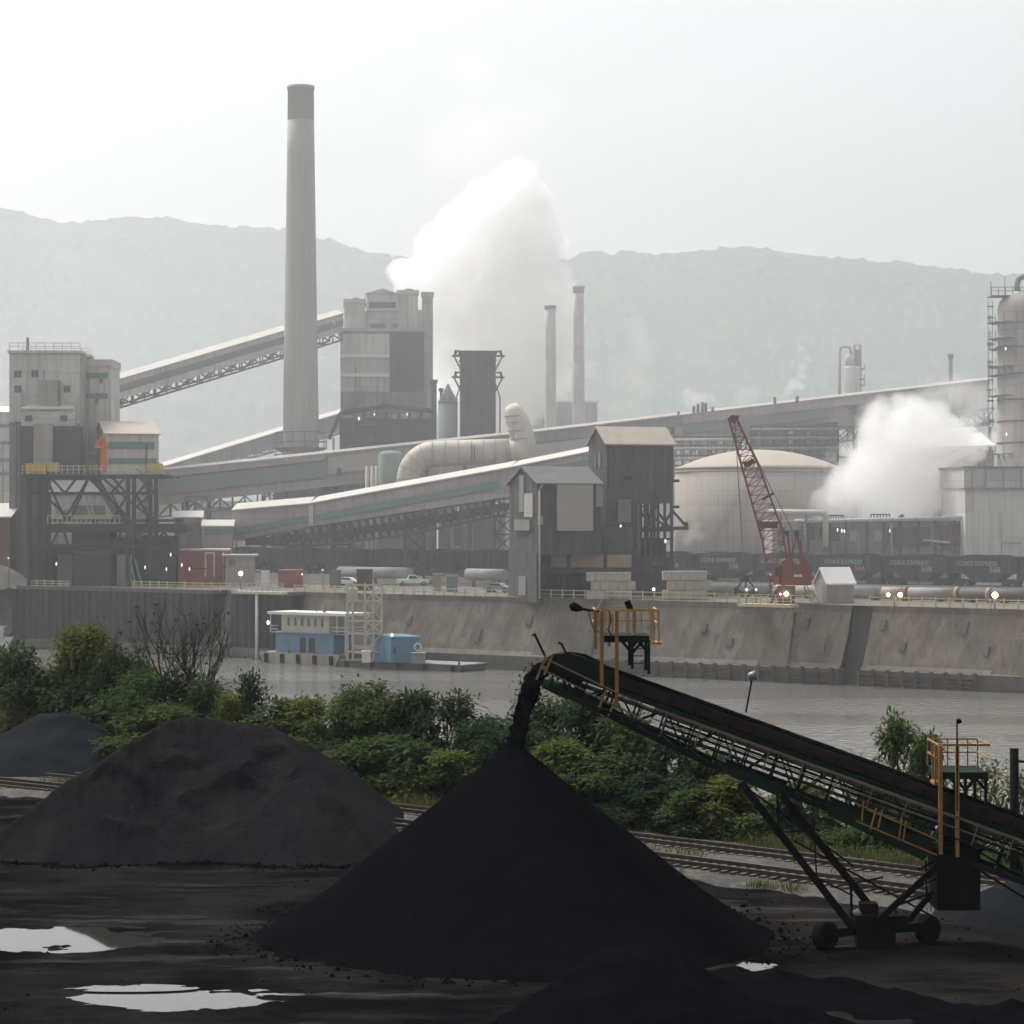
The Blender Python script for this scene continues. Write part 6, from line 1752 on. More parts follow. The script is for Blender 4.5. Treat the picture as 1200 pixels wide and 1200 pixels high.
def train():
    proto = make_hopper()
    tw = text_mesh('COKE EXPRESS', .95)
    pitch = 10.9
    s0 = QS(1118, 52)
    yaw = math.atan2(QU.y, QU.x)
    near = {0: 'orange numbers, below the white box house', 1: 'white numbers, left of the white box house', 2: 'faded orange numbers, behind the twin quay lamps', 3: 'white numbers behind the small white shed', 4: 'lettering, crossed by the red crane boom', 5: 'white numbers in front of the tan tank', 6: 'lettering beside the transfer house steel frame',
            7: 'no readable number, behind the block wall', 8: 'no readable number, behind the loading hall', 9: 'dull sides, behind the leg of the loading house', 10: 'dull sides, behind the silver car', 11: 'dull sides, right of the white pickup', 12: 'dull sides, behind the white pickup', 13: 'dull sides, behind the scaffold stair tower', 14: 'dull sides, under the low end of the near gallery', 15: 'dull sides, behind the low red container'}
    cols = {0: 'letter_yellow', 1: 'letter_white', 2: 'letter_orange', 3: 'letter_white', 4: 'letter_white', 5: 'letter_white', 6: 'letter_white'}
    for i in range(-1, 16):
        o = proto if i == -1 else copy_tree(proto)
        p = Q(s0 - (i - .5) * pitch, 52, PLANT + 1.2)
        o.location = p; o.rotation_euler = (0, 0, yaw)
        o['group'] = 'hopper cars of the coke train'
        o['label'] = 'dark hopper car with ' + near[i] if i >= 0 else 'dark hopper car at the right end of the train, cut by the right edge'
    for i in range(-1, 16):
        o = [x for x in bpy.data.objects if x.parent is None and x.name.startswith('hopper_car') and abs((Vector(x.location) - Q(s0 - (i - .5) * pitch, 52, PLANT + 1.2)).length) < .01][0]
        if i <= 7:
            mt = M[cols.get(i, 'letter_white')]
            text_obj(tw if i == -1 else tw.copy(), 'lettering', M['letter_white'], o, (-4.2, -1.63, 3.0), (R(90), 0, 0))
            num = text_mesh({0: '588', 1: '508', 2: '566', 3: '586', 5: '568', 6: '558'}.get(i, '588'), 1.15)
            text_obj(num, 'car_number', mt, o, (.9, -1.63, 1.95 + .1), (R(90), 0, 0))
    # rails under the train
    c = Q(0, 52, PLANT + 1.2); t = thing('railway_track', 'railway track carrying the coke train beyond the quay', 'railway track', c)
    for g in (-.72, .72): MB().bar(Q(-135, 52 + g, PLANT + 1.22), Q(110, 52 + g, PLANT + 1.22), .08, .14).build('rail', M['rail_rust'], t)
train()

# ------------------------------------------------------------------ crawler crane
def crane():
    d = 326
    t = thing('crawler_crane', 'red lattice-boom crane standing at the quay edge with its boom leaning left', 'crane', (GX(922, d), d, PLANT))
    lo = [P(903, 690, d - 1.2), P(927, 684, d - 1.2), P(927, 684, d + 1.2), P(903, 690, d + 1.2)]
    md = [P(893, 632, d - 1.1), P(917, 622, d - 1.1), P(917, 622, d + 1.1), P(893, 632, d + 1.1)]
    m2 = [P(873, 560, d - .9), P(890, 548, d - .9), P(890, 548, d + .9), P(873, 560, d + .9)]
    tp = [P(855, 494, d - .4), P(863, 490, d - .4), P(863, 490, d + .4), P(855, 494, d + .4)]
    b = MB()
    for A, B, n in ((lo, md, 5), (md, m2, 7), (m2, tp, 8)):
        for i in range(4):
            b.bar(A[i], B[i], .24)
            j = (i + 1) % 4
            for k in range(n):
                u, v = k / n, (k + 1) / n
                p, q = A[i].lerp(B[i], u), A[j].lerp(B[j], u); p2, q2 = A[i].lerp(B[i], v), A[j].lerp(B[j], v)
                b.bar(p, q, .1); b.bar(p, q2, .1) if k % 2 else b.bar(q, p2, .1)
    b.build('boom', M['red'], t)
    sh = MB(); sh.tube(P(859, 491, d - .5), P(859, 491, d + .5), .55, n=14); sh.bar(P(853, 492, d), P(866, 488, d), .4); sh.build('boom_head', M['rust'], t)
    for (xa, ya, xb, yb, dd, w) in ((889, 615, 911, 615, -1.2, .9), (889, 615, 911, 615, 1.2, .9), (872, 545, 884, 540, 0, .7), (893, 585, 907, 578, 0, .3)):
        MB().bar(P(xa, ya, d + dd), P(xb, yb, d + dd), w).build('boom_spreader', M['rust'], t)
    rp = MB()
    rp.tube(P(861, 494, d), P(870, 636, d), .06, n=5); rp.tube(P(870, 636, d), P(874, 677, d), .06, n=5)
    rp.tube(P(864, 490, d), P(906, 578, d), .06, n=5); rp.tube(P(907, 578, d), P(932, 628, d), .06, n=5); rp.build('hoist_ropes', M['steel_grey'], t)
    # cab and machinery house
    c = MB()
    prof = [(916, 686), (916, 660), (919, 656), (928, 654), (932, 661), (938, 661), (940, 654), (945, 656), (950, 664), (951, 684), (949, 686)]
    c.prism([P(x, y, d - 1.6) for x, y in prof], (0, 3.4, 0)); c.build('machinery_house', M['red'], t)
    cb = MB(); cb.hexa([P(907, 685, d - 1.8), P(913, 685, d - 1.8), P(913, 685, d - .2), P(907, 685, d - .2)], [P(908, 662, d - 1.8), P(913, 662, d - 1.8), P(913, 662, d - .2), P(908, 662, d - .2)]); ca = cb.build('cab', M['red_faded'], t)
    wd = MB(); wd.hexa([P(913, 684, d - 1.4), P(916.2, 684, d - 1.4), P(916.2, 684, d), P(913, 684, d)], [P(913, 663, d - 1.4), P(916.2, 663, d - 1.4), P(916.2, 663, d), P(913, 663, d)]); wd.build('door_gap', M['glass_dark'], t)
    wn_ = MB(); wn_.hexa([P(908.2, 675, d - 1.85), P(912.4, 675, d - 1.85), P(912.4, 675, d - 1.7), P(908.2, 675, d - 1.7)], [P(908.4, 665, d - 1.85), P(912.4, 665, d - 1.85), P(912.4, 665, d - 1.7), P(908.4, 665, d - 1.7)]); wn_.build('window', M['glass_dark'], ca)
    gn = MB()
    for dd in (d - 1, d + 1): gn.bar(P(926, 656, dd), P(923, 625, dd), .3); gn.bar(P(940, 656, dd), P(934, 628, dd), .3); gn.bar(P(926, 658, dd), P(934, 628, dd), .18)
    gn.bar(P(923, 625, d - 1), P(923, 625, d + 1), .3); gn.bar(P(934, 627, d - 1), P(934, 627, d + 1), .3); gn.build('gantry', M['red'], t)
    hd = MB(); hd.bar(P(923, 628, d), P(922, 622, d), .5); hd.bar(P(934, 630, d), P(933.5, 622, d), .5); hd.build('gantry_sheave', M['steel_dark'], t)
    MB().hexa([P(937, 662, d - .8), P(941, 662, d - .8), P(941, 662, d + .4), P(937, 662, d + .4)], [P(935.5, 634, d - .8), P(939, 634, d - .8), P(939, 634, d + .4), P(935.5, 634, d + .4)]).build('exhaust_stack', M['red'], t)
    pl = MB()
    for x0, x1 in ((930.4, 933.2), (933.8, 936.2), (936.8, 939.6)): pl.hexa([P(x0, 676, d - 1.72), P(x1, 676, d - 1.72), P(x1, 676, d - 1.6), P(x0, 676, d - 1.6)], [P(x0, 673.2, d - 1.72), P(x1, 673.2, d - 1.72), P(x1, 673.2, d - 1.6), P(x0, 673.2, d - 1.6)])
    pl.build('name_lettering', M['white'], t)
    pd = MB(); pd.hexa([P(911, 712, d - 1.6), P(931, 712, d - 1.6), P(931, 712, d + 2), P(911, 712, d + 2)], [P(911, 686.5, d - 1.6), P(932, 686.5, d - 1.6), P(932, 686.5, d + 2), P(911, 686.5, d + 2)]); pd.bar(P(911, 690, d - 1.4), P(903, 708, d - 1.4), .35); pd.build('pedestal', M['dark_clad'], t)
    for px, py, m, r in ((914.5, 696, 'lamp_red', .17), (921.5, 695.5, 'lamp_orange', .34)):
        MB().lathe(P(px, 0, d - 1.9) * Vector((1, 1, 0)), [(.05, ZY(py, d) - r), (r, ZY(py, d)), (.05, ZY(py, d) + r)], 12).build('work_lamp', M[m], t)
    # clamshell bucket
    g = thing('clamshell_bucket', 'black open clamshell bucket hanging low at the quay railing left of the crane', 'bucket', P(874, 695, d))
    k = MB()
    for s in (-1, 1):
        k.prism([P(874 + s * 2, 694, d - .9), P(874 + s * 13, 688, d - .9), P(874 + s * 14, 696, d - .9), P(874 + s * 3, 699, d - .9)], (0, 1.8, 0))
        k.bar(P(874, 676, d), P(874 + s * 11, 690, d), .2)
    k.bar(P(874, 676, d), P(874, 696, d), .2); k.tube(P(874, 678, d - .4), P(874, 678, d + .4), .4, n=10); k.build('bucket_jaws', M['steel_dark'], g)
crane()
lamp_post(875, 691, 324.5, 'small red-white lamp by the clamshell bucket', 'lamp_red', .16)
lamp_post(886, 691, 324.5, 'small white lamp just right of the clamshell bucket', 'lamp_white', .16)
lamp_post(282, 672, 386, 'orange lit lamp in front of the grey hut on the left quay', 'lamp_orange', .34)
lamp_post(1048, 697, 311, 'twin orange lamps on the right quay beyond the yellow railing', 'lamp_orange', .30, twin=True)
lamp_post(1166, 697.5, 302, 'single bright orange lamp on the right quay below the white box house', 'lamp_orange', .38)
lamp_post(766, 690.5, 336, 'pinkish lit lamp between the two concrete block walls', 'lamp_red', .2)
lamp_post(10, 654, 400, 'small white lamp at the left edge above the brown heap', 'lamp_white', .14)
lamp_post(354, 673, 388, 'white lamp beside the low red container', 'lamp_white', .13)
lamp_post(378, 668, 384, 'white lamp on a short pole right of the low red container', 'lamp_white', .13)
lamp_post(870, 482 + 60, 440, 'small white lamp above the left rim of the tan tank', 'lamp_white', .16) if False else None

# ------------------------------------------------------------------ small shed, pipeline
h = House('small_shed', 'small shed with a bright white roof and yellow stairs at the quay edge', 'shed', 969, 1001, 325.5, 16, 684, px0=955, wall=M['mauve_clad'])
h.gable(1.9, M['white'], wall=M['pale_clad'], over=.25)
st = MB(); fr = h.fr
for k in range(6): st.box(-1.6 + k * .1 - .6, -.6 + k * .05 - .6, .4 + k * .35, .8 + k * .35, PLANT + k * .32, PLANT + k * .32 + .06, fr)
for x in (-2.1, -1.0): st.bar(fr(x, .2, PLANT + 1), fr(x, 2.6, PLANT + 2.9), .09); st.bar(fr(x, .2, PLANT), fr(x, .2, PLANT + 1), .09); st.bar(fr(x, 2.6, PLANT + 1.8), fr(x, 2.6, PLANT + 2.9), .09); st.bar(fr(x, .2, PLANT + .1), fr(x, 2.6, PLANT + 1.9), .12)
st.build('stair', M['yellow_pale'], h.root)
t = thing('pipeline', 'long fat pale pipeline lying on the quay in front of the train', 'pipeline', Q(30, 22, PLANT))
for pxa, pxb, m in ((636, 700, 'conc_dark'), (700, 905, 'deck'), (905, 1035, 'hull'), (1035, 1062, 'hull'), (1064, 1121, 'deck'), (1124, 1240, 'hull_dark')):
    MB().tube(Q(QS(pxa, 22), 22, PLANT + 1.0), Q(QS(pxb, 22), 22, PLANT + 1.0), .85, n=18).build('pipe_length', M[m], t)
for px, m in ((1063, 'red_faded'), (1122.5, 'tan'), (1160, 'tan'), (820, 'steel_grey'), (905, 'steel_grey'), (700, 'steel_grey')):
    s = QS(px, 22); MB().tube(Q(s - .25, 22, PLANT + 1.0), Q(s + .25, 22, PLANT + 1.0), 1.0, n=18).build('flange', M[m], t)
sd_ = MB()
for px in np.arange(645, 1240, 38): s = QS(px, 22); sd_.hexa([Q(s - .3, 21.2, PLANT - .1), Q(s + .3, 21.2, PLANT - .1), Q(s + .3, 22.8, PLANT - .1), Q(s - .3, 22.8, PLANT - .1)], [Q(s - .3, 21.4, PLANT + .9), Q(s + .3, 21.4, PLANT + .9), Q(s + .3, 22.6, PLANT + .9), Q(s - .3, 22.6, PLANT + .9)])
sd_.build('pipe_saddles', M['conc_dark'], t)
t = thing('pipeline', 'shorter pale pipeline behind the white pickup on the left quay', 'pipeline', Q(-30, 38, PLANT))
for pxa, pxb in ((398, 480), (548, 592)): MB().tube(Q(QS(pxa, 38), 38, PLANT + 2.0), Q(QS(pxb, 38), 38, PLANT + 2.0), .95, n=18).build('pipe_length', M['deck'], t)
for px in (410, 440, 470, 555, 585): s = QS(px, 38); MB().bar(Q(s, 38, PLANT - .1), Q(s, 38, PLANT + 1.2), .5).build('pipe_support', M['conc_dark'], t)

# ------------------------------------------------------------------ railings along the quay
def railing(pxa, pxb, t, z, m, label, h_=1.15, sp=1.85, mids=1, post_w=.17, rail_w=.11):
    sa, sb = QS(pxa, t), QS(pxb, t); c = Q((sa + sb) / 2, t, z)
    root = thing('guard_railing', label, 'railing', c, 'railings along the quay')
    n = max(1, round((sb - sa) / sp))
    for i in range(n + 1):
        s = sa + (sb - sa) * i / n
        MB().bar(Q(s, t, z - .15), Q(s, t, z + h_ + .12), post_w).build('post', m, root)
    for i in range(mids + 1):
        zz = z + h_ * (i + 1) / (mids + 1) - .05; MB().bar(Q(sa, t, zz), Q(sb, t, zz), rail_w).build('rail', m, root)
railing(633, 866, 3.3, PLANT, M['yellow_pale'], 'long yellow quay railing from the loading house to the crane')
railing(927, 953, 3.3, PLANT, M['yellow_pale'], 'short yellow quay railing between the red crane and the small white shed')
railing(1019, 1260, 3.3, PLANT, M['yellow_pale'], 'yellow quay railing right of the small white shed, under the lamps')
railing(450, 594, 3.3, PLANT, M['yellow_pale'], 'yellow quay railing between the scaffold tower and the loading house', h_=1.0)
railing(345, 404, 3.3, PLANT, M['yellow_pale'], 'yellow quay railing left of the scaffold tower', h_=1.0, mids=2)
railing(206, 269, .2, PLANT, M['yellow_pale'], 'yellow quay railing below the red container', mids=2)
railing(156, 206, .2, PLANT, M['yellow_pale'], 'yellow quay railing at the right foot of the steel unloader', mids=2)
railing(34, 80, .0, PLANT - .2, M['cream_rail'], 'cream quay railing at the left foot of the steel unloader', mids=2)
def edge_platform(pxa, pxb, m, label):
    sa, sb = QS(pxa, -1.2), QS(pxb, -1.2); root = thing('mooring_platform', label, 'platform', Q((sa + sb) / 2, -1, PLANT))
    MB().hexa([Q(sa, -1.6, PLANT - .3), Q(sb, -1.6, PLANT - .3), Q(sb, .6, PLANT - .3), Q(sa, .6, PLANT - .3)], [Q(sa, -1.6, PLANT + .08), Q(sb, -1.6, PLANT + .08), Q(sb, .6, PLANT + .08), Q(sa, .6, PLANT + .08)]).build('deck', m, root)
    r = MB(); n = max(2, int((sb - sa) / 1.0))
    for i in range(n + 1): s = sa + (sb - sa) * i / n; r.bar(Q(s, -1.5, PLANT), Q(s, -1.5, PLANT + 1.3), .12)
    for z in (.5, .9, 1.3): r.bar(Q(sa, -1.5, PLANT + z), Q(sb, -1.5, PLANT + z), .09)
    r.build('platform_railing', m, root)
edge_platform(273, 333, M['cream_rail'], 'cream railed mooring platform above the white pole')
edge_platform(866, 928, M['yellow_pale'], 'yellow railed platform jutting out under the red crane')
o = MB().tube(QP(301, -1.2, -1), QP(301, -1.2, PLANT - .3), .24, n=10).build('mooring_pole', M['white']); tag(o, 'white mooring pole rising from the water left of the houseboat', 'pole')

# ------------------------------------------------------------------ barges, houseboat, scaffold
def barge(name, label, pxa, pxb, t0, t1, h_, m, rake=1.2, md=None):
    sa, sb = QS(pxa, t0), QS(pxb, t0); root = thing(name, label, 'barge', Q((sa + sb) / 2, (t0 + t1) / 2, 0))
    MB().hexa([Q(sa + rake, t0 + .1, -.5), Q(sb - rake, t0 + .1, -.5), Q(sb - rake, t1 - .1, -.5), Q(sa + rake, t1 - .1, -.5)], [Q(sa, t0, h_), Q(sb, t0, h_), Q(sb, t1, h_), Q(sa, t1, h_)]).build('hull', m, root)
    MB().hexa([Q(sa + .1, t0 + .1, h_ + .004), Q(sb - .1, t0 + .1, h_ + .004), Q(sb - .1, t1 - .1, h_ + .004), Q(sa + .1, t1 - .1, h_ + .004)], [Q(sa + .1, t0 + .1, h_ + .1), Q(sb - .1, t0 + .1, h_ + .1), Q(sb - .1, t1 - .1, h_ + .1), Q(sa + .1, t1 - .1, h_ + .1)]).build('deck', md or M['deck'], root)
    for s in np.linspace(sa + 1.5, sb - 1.5, 5): MB().hexa([Q(s - .3, t0 - .25, .1), Q(s + .3, t0 - .25, .1), Q(s + .3, t0 + .05, .1), Q(s - .3, t0 + .05, .1)], [Q(s - .3, t0 - .25, h_ - .1), Q(s + .3, t0 - .25, h_ - .1), Q(s + .3, t0 + .05, h_ - .1), Q(s - .3, t0 + .05, h_ - .1)]).build('fender', M['tyre'], root)
    for s in np.linspace(sa + .8, sb - .8, 4): MB().tube(Q(s, t0 + .5, h_ + .1), Q(s, t0 + .5, h_ + .55), .16, n=8).build('bollard', M['steel_grey'], root)
    return root
barge('barge', 'pale rusty barge carrying the blue and cream houseboat', 303, 398, -8, -1.6, 1.5, M['hull'])
barge('barge', 'dark low barge carrying the light blue cabin', 397, 541, -8.5, -2.4, .9, M['hull_dark'], .6)
def houseboat():
    t0, t1 = -7.2, -2.6; sa, sb = QS(323, t0), QS(391, t0); zb, zm, zt = 1.604, 4.4, 7.1
    root = thing('houseboat_cabin', 'two storey houseboat cabin, blue below and cream above, with a flat white roof', 'cabin', Q((sa + sb) / 2, (t0 + t1) / 2, zb))
    bx = lambda mb, a, b, c, d, z0, z1: mb.hexa([Q(a, c, z0), Q(b, c, z0), Q(b, d, z0), Q(a, d, z0)], [Q(a, c, z1), Q(b, c, z1), Q(b, d, z1), Q(a, d, z1)])
    bx(MB(), sa, sb, t0, t1, zb, zm).build('lower_storey', M['blue'], root)
    bx(MB(), sa + .8, sb - 1.2, t0 + .4, t1, zm + .15, zt).build('upper_storey', M['cream'], root)
    bx(MB(), sa - .9, sb + 2.4, t0 - .3, t1 + .3, zm + .004, zm + .15).build('upper_deck', M['blue'], root)
    bx(MB(), sa - 1.2, sb + 2.6, t0 - .5, t1 + .5, zt + .004, zt + .4).build('roof', M['white'], root)
    for i, s in enumerate(np.linspace(sa + 2.2, sb - 2.4, 6)):
        w = MB(); bx(w, s - .22, s + .22, t0 + .3, t0 + .45, zm + 1.0, zt - .35); f = w.build('window', M['cream'], root)
        w = MB(); bx(w, s - .16, s + .16, t0 + .26, t0 + .46, zm + 1.1, zt - .42); w.build('pane', M['window_grey'], f)
    for s in (sa + 5.2, sa + 6.9):
        w = MB(); bx(w, s - .55, s + .55, t0 - .06, t0 + .1, zb + .1, zb + 2.2); w.build('door', M['glass_dark'], root)
    for s in (sa + 2.0, sb - 1.5): w = MB(); bx(w, s - .5, s + .5, t0 - .05, t0 + .1, zb + 1.1, zb + 1.9); w.build('shutter', M['blue_teal'], root)
    r = MB()
    for z in (.55, 1.05): r.bar(Q(sb - .2, t0 - .2, zm + z), Q(sb + 2.3, t0 - .2, zm + z), .08); r.bar(Q(sb + 2.3, t0 - .2, zm + z), Q(sb + 2.3, t1, zm + z), .08); r.bar(Q(sa - .8, t0 - .2, zm + z), Q(sa + .6, t0 - .2, zm + z), .08)
    for s, t in ((sb + 2.3, t0 - .2), (sb + 2.3, t1), (sb + .8, t0 - .2), (sa - .8, t0 - .2), (sa - .8, t1)): r.bar(Q(s, t, zb if s > sb + 2 else zm), Q(s, t, zt), .12)
    r.build('deck_railing', M['white'], root)
    MB().lathe(Q(sa - 1.1, t0 - .4, 0), [(.05, zt - 1.6), (.22, zt - 1.4), (.22, zt - 1.1), (.05, zt - .9)], 10).build('deck_lamp', M['lamp_white'], root)
    m = MB(); m.tube(Q(sa + 6.5, t0 + 1.5, zt + .4), Q(sa + 6.5, t0 + 1.5, zt + 3.2), .06, n=6); m.tube(Q(sa + 8, t0 + 1.5, zt + .4), Q(sa + 8, t0 + 1.5, zt + 1.2), .25, n=8); m.build('roof_mast', M['steel_grey'], root)
houseboat()
def scaffold():
    d = 349; root = thing('scaffold_tower', 'cream tubular scaffold stair tower standing on the dark barge', 'scaffold', (GX(427, d), d, 1.004))
    mb = MB(); xs = [GX(x, d) for x in (406.5, 413, 427, 437, 447)]; zt = ZY(684, d)
    for x in xs:
        for y in (d, d + 2.2): mb.bar((x, y, 1.004), (x, y, zt), .17)
    lv = [ZY(y, d) for y in (764, 743, 728, 705, 686)]
    for z in lv:
        for y in (d, d + 2.2): mb.bar((xs[0], y, z), (xs[-1], y, z), .17)
        for x in xs: mb.bar((x, d, z), (x, d + 2.2, z), .12)
    for i in range(4):
        mb.bar((xs[2], d, lv[i]), (xs[4], d, lv[i + 1]), .14); mb.bar((xs[2], d + 2.2, lv[i + 1]), (xs[4], d + 2.2, lv[i]), .12); mb.bar((xs[0], d, lv[i]), (xs[1], d, lv[i + 1]), .1)
    mb.build('tubes', M['cream_rail'], root)
    st = MB()
    for i in range(4):
        a, b = ((xs[2], lv[i]), (xs[4], lv[i + 1])) if i % 2 == 0 else ((xs[4], lv[i]), (xs[2], lv[i + 1]))
        for k in range(9):
            u = k / 8; st.box(a[0] + (b[0] - a[0]) * u - .2, a[0] + (b[0] - a[0]) * u + .2, d + .5, d + 1.5, a[1] + (b[1] - a[1]) * u - .03, a[1] + (b[1] - a[1]) * u + .03)
    st.build('stair_treads', M['cream_rail'], root)
    MB().box(xs[0] + .3, xs[1] + .7, d + .3, d + 1.9, ZY(706, d), ZY(690, d)).build('side_panel', M['yellow_pale'], root)
scaffold()
h = House('deck_cabin', 'light blue box cabin with a life ring on the dark barge', 'cabin', 458, 492, 344.5, 20, 747.5, z_base=1.006, px0=438, wall=M['blue_teal'])
h.flat(M['blue_teal'], .15, .1)
h.panel(461, 463.5, 758, 766, M['red'], 'fire_box', .15); h.lpanel(h.D * .4, h.D * .7, 1.2, 3.3, M['blue'], 'door', .06)
MB().lathe(h.fr(h.x(459), -.1, 0), [(.05, h.zt + .2), (.2, h.zt + .4), (.05, h.zt + .62)], 10).build('mast_lamp', M['lamp_red'], h.root)
rg = MB(); c = h.fr(h.x(489), -.15, h.z(759)); n = 20
pts = [c + h.fr.v * (.5 * math.cos(a)) + Vector((0, 0, .5 * math.sin(a))) for a in np.linspace(0, 2 * math.pi, n + 1)]
rg.path(pts, .14, 8); o = rg.build('life_ring', M['white']); tag(o, 'white life ring hanging on the light blue cabin', 'life ring')
def crate(name, label, pxa, pxb, d, yt, zb, m, dep=1.4, cat='box', top=None):
    mb = MB(); x0, x1 = GX(pxa, d), GX(pxb, d); z1 = ZY(yt, d); c = ((x0 + x1) / 2, d, zb)
    t = thing(name, label, cat, c)
    mb.box(x0, x1, d, d + dep, zb + .004, z1); mb.build('body', m, t)
    l = MB(); l.box(x0 - .08, x1 + .08, d - .08, d + dep + .08, z1 + .003, z1 + .12); l.build('lid', top or m, t)
    r = MB()
    for x in (x0 + .2, (x0 + x1) / 2, x1 - .2): r.box(x - .05, x + .05, d - .05, d - .003, zb + .05, z1 - .05)
    r.build('battens', m, t)
crate('deck_box', 'pale low deck box right of the light blue cabin', 482.5, 498, 342.6, 766, 1.0, M['deck'])
crate('deck_box', 'white flat deck box left of the light blue cabin', 424, 434, 345, 764, 1.0, M['white'])
crate('site_hut', 'tiny white hut behind the cream mooring platform', 306, 315, 391, 670, PLANT, M['white'])
crate('generator_box', 'grey flat generator box left of the shorter pipeline', 386, 399, 392, 669, PLANT, M['steel_grey'])
crate('skip_bin', 'rusty skip bin behind the scaffold tower top', 418, 436, 378, 668, PLANT, M['rust'])
crate('equipment_box', 'pale green equipment box at the quay edge near the silver car', 523, 536, 372, 676, PLANT, M['pale_green'])
crate('equipment_box', 'orange equipment box behind the yellow railing near the white pickup', 507, 517, 376, 673, PLANT, M['tan'])
def white_boat():
    d = 398; root = thing('work_boat', 'white work boat cut by the left edge at the quay', 'boat', (GX(-4, d), d, 0))
    x0, x1 = GX(-45, d), GX(14, d); hm = MB()
    hm.hexa([(x0, d + .6, -.4), (x1 - 1.2, d + .8, -.4), (x1 - 1.2, d + 2.2, -.4), (x0, d + 2.6, -.4)], [(x0, d, 1.6), (x1, d + .9, 1.9), (x1, d + 2.1, 1.9), (x0, d + 3.2, 1.6)]); hm.build('hull', M['white'], root)
    cb = MB(); cb.box(x0 + 1, x1 - 1.6, d + .6, d + 2.6, 1.62, 3.4); c = cb.build('cabin', M['white'], root)
    wn_ = MB(); wn_.box(x0 + 1.4, x1 - 2.0, d + .55, d + .7, 2.4, 3.0); wn_.build('window', M['glass_dark'], c)
    cb = MB(); cb.box(x0 + .8, x1 - 1.3, d + .5, d + 2.7, 3.404, 3.55); cb.build('cabin_roof', M['white'], root)
white_boat()
# ------------------------------------------------------------------ vehicles on the quay
def vehicle(name, label, px, t, yaw, m, kind):
    root = thing(name, label, kind)
    L, W = (5.2, 1.9) if name == 'pickup_truck' else (4.5, 1.75)
    b = MB(); h = L / 2
    if name == 'pickup_truck':
        prof = [(-h, .45), (h, .45), (h, 1.0), (h - 1.3, 1.1), (-h, 1.1)]; cab = [(h - 1.5, 1.1), (h - 2.2, 1.75), (h - 3.3, 1.78), (h - 3.5, 1.1)]
    else:
        prof = [(-h, .4), (h, .4), (h, .8), (h - 1.1, .95), (-h + .3, 1.0), (-h, .9)]; cab = [(h - 1.2, .95), (h - 1.9, 1.42), (-h + 1.3, 1.42), (-h + .5, 1.0)]
    b.prism([(x, -W / 2, z) for x, z in prof], (0, W, 0)); b.build('body', m, root)
    c = MB(); c.prism([(x, -W / 2 + .12, z + .002) for x, z in cab], (0, W - .24, 0)); cc = c.build('cab', m, root)
    g = MB(); zc = (cab[0][1] + cab[1][1]) / 2
    g.prism([(cab[0][0] * .75 + cab[1][0] * .25 - .15, -W / 2 + .09, cab[0][1] + .08), (cab[1][0] * .95 + cab[0][0] * .05 - .1, -W / 2 + .09, cab[1][1] - .08), (cab[2][0] + .12, -W / 2 + .09, cab[2][1] - .1), (cab[3][0] + .15, -W / 2 + .09, cab[3][1] + .08)], (0, W - .18, 0)); g.build('window', M['glass_dark'], cc)
    for x in (-h + .9, h - .9):
        for y in (-W / 2, W / 2 - .22):
            w = MB(); w.tube((x, y - .02, .36), (x, y + .24, .36), .36, n=16); ww = w.build('wheel', M['tyre'], root)
            w = MB(); w.tube((x, y - .04, .36), (x, y + .26, .36), .19, n=10); w.build('rim', M['metal_light'], ww)
    root.location = Q(QS(px, t), t, PLANT + .01); root.rotation_euler = (0, 0, yaw)
vehicle('pickup_truck', 'white pickup truck parked on the quay behind the scaffold tower', 484, 37, R(5), M['white'], 'pickup')
vehicle('parked_car', 'silver car parked at the quay left of the loading house leg', 585, 18, R(-28), M['metal_light'], 'car')
vehicle('parked_car', 'white car parked behind the yellow railing left of the scaffold tower', 409, 30, R(-20), M['white'], 'car')

# ------------------------------------------------------------------ trees and bushes
def leaf_mat(name, c1, c2, c3):
    m = bpy.data.materials.new(name); m.use_nodes = True
    nt = m.node_tree; nt.nodes.clear()
    o = nt.nodes.new("ShaderNodeOutputMaterial"); d = nt.nodes.new("ShaderNodeBsdfDiffuse"); tr = nt.nodes.new("ShaderNodeBsdfTranslucent"); mx = nt.nodes.new("ShaderNodeMixShader"); mx.inputs[0].default_value = .35
    g = nt.nodes.new("ShaderNodeNewGeometry"); oi = nt.nodes.new("ShaderNodeObjectInfo")
    ad = nt.nodes.new("ShaderNodeMath"); ad.operation = 'MULTIPLY_ADD'; nt.links.new(g.outputs['Random Per Island'], ad.inputs[0]); ad.inputs[1].default_value = .62
    sc = nt.nodes.new("ShaderNodeMath"); sc.operation = 'MULTIPLY'; nt.links.new(oi.outputs['Random'], sc.inputs[0]); sc.inputs[1].default_value = .38
    nt.links.new(sc.outputs[0], ad.inputs[2])
    cr = nt.nodes.new("ShaderNodeValToRGB"); cr.color_ramp.elements[0].color = rgb(c1); cr.color_ramp.elements[1].color = rgb(c3)
    e = cr.color_ramp.elements.new(.55); e.color = rgb(c2)
    nt.links.new(ad.outputs[0], cr.inputs[0]); nt.links.new(cr.outputs[0], d.inputs[0]); nt.links.new(cr.outputs[0], tr.inputs[0])
    nt.links.new(d.outputs[0], mx.inputs[1]); nt.links.new(tr.outputs[0], mx.inputs[2]); nt.links.new(mx.outputs[0], o.inputs[0])
    return m
M['leaf'] = leaf_mat('green_leaves', (.030, .058, .024), (.062, .095, .036), (.12, .145, .055))
M['leaf_dark'] = leaf_mat('dark_green_leaves', (.020, .040, .021), (.040, .066, .030), (.075, .10, .042))
M['leaf_yellow'] = leaf_mat('yellowing_leaves', (.06, .088, .025), (.11, .14, .04), (.17, .17, .06))
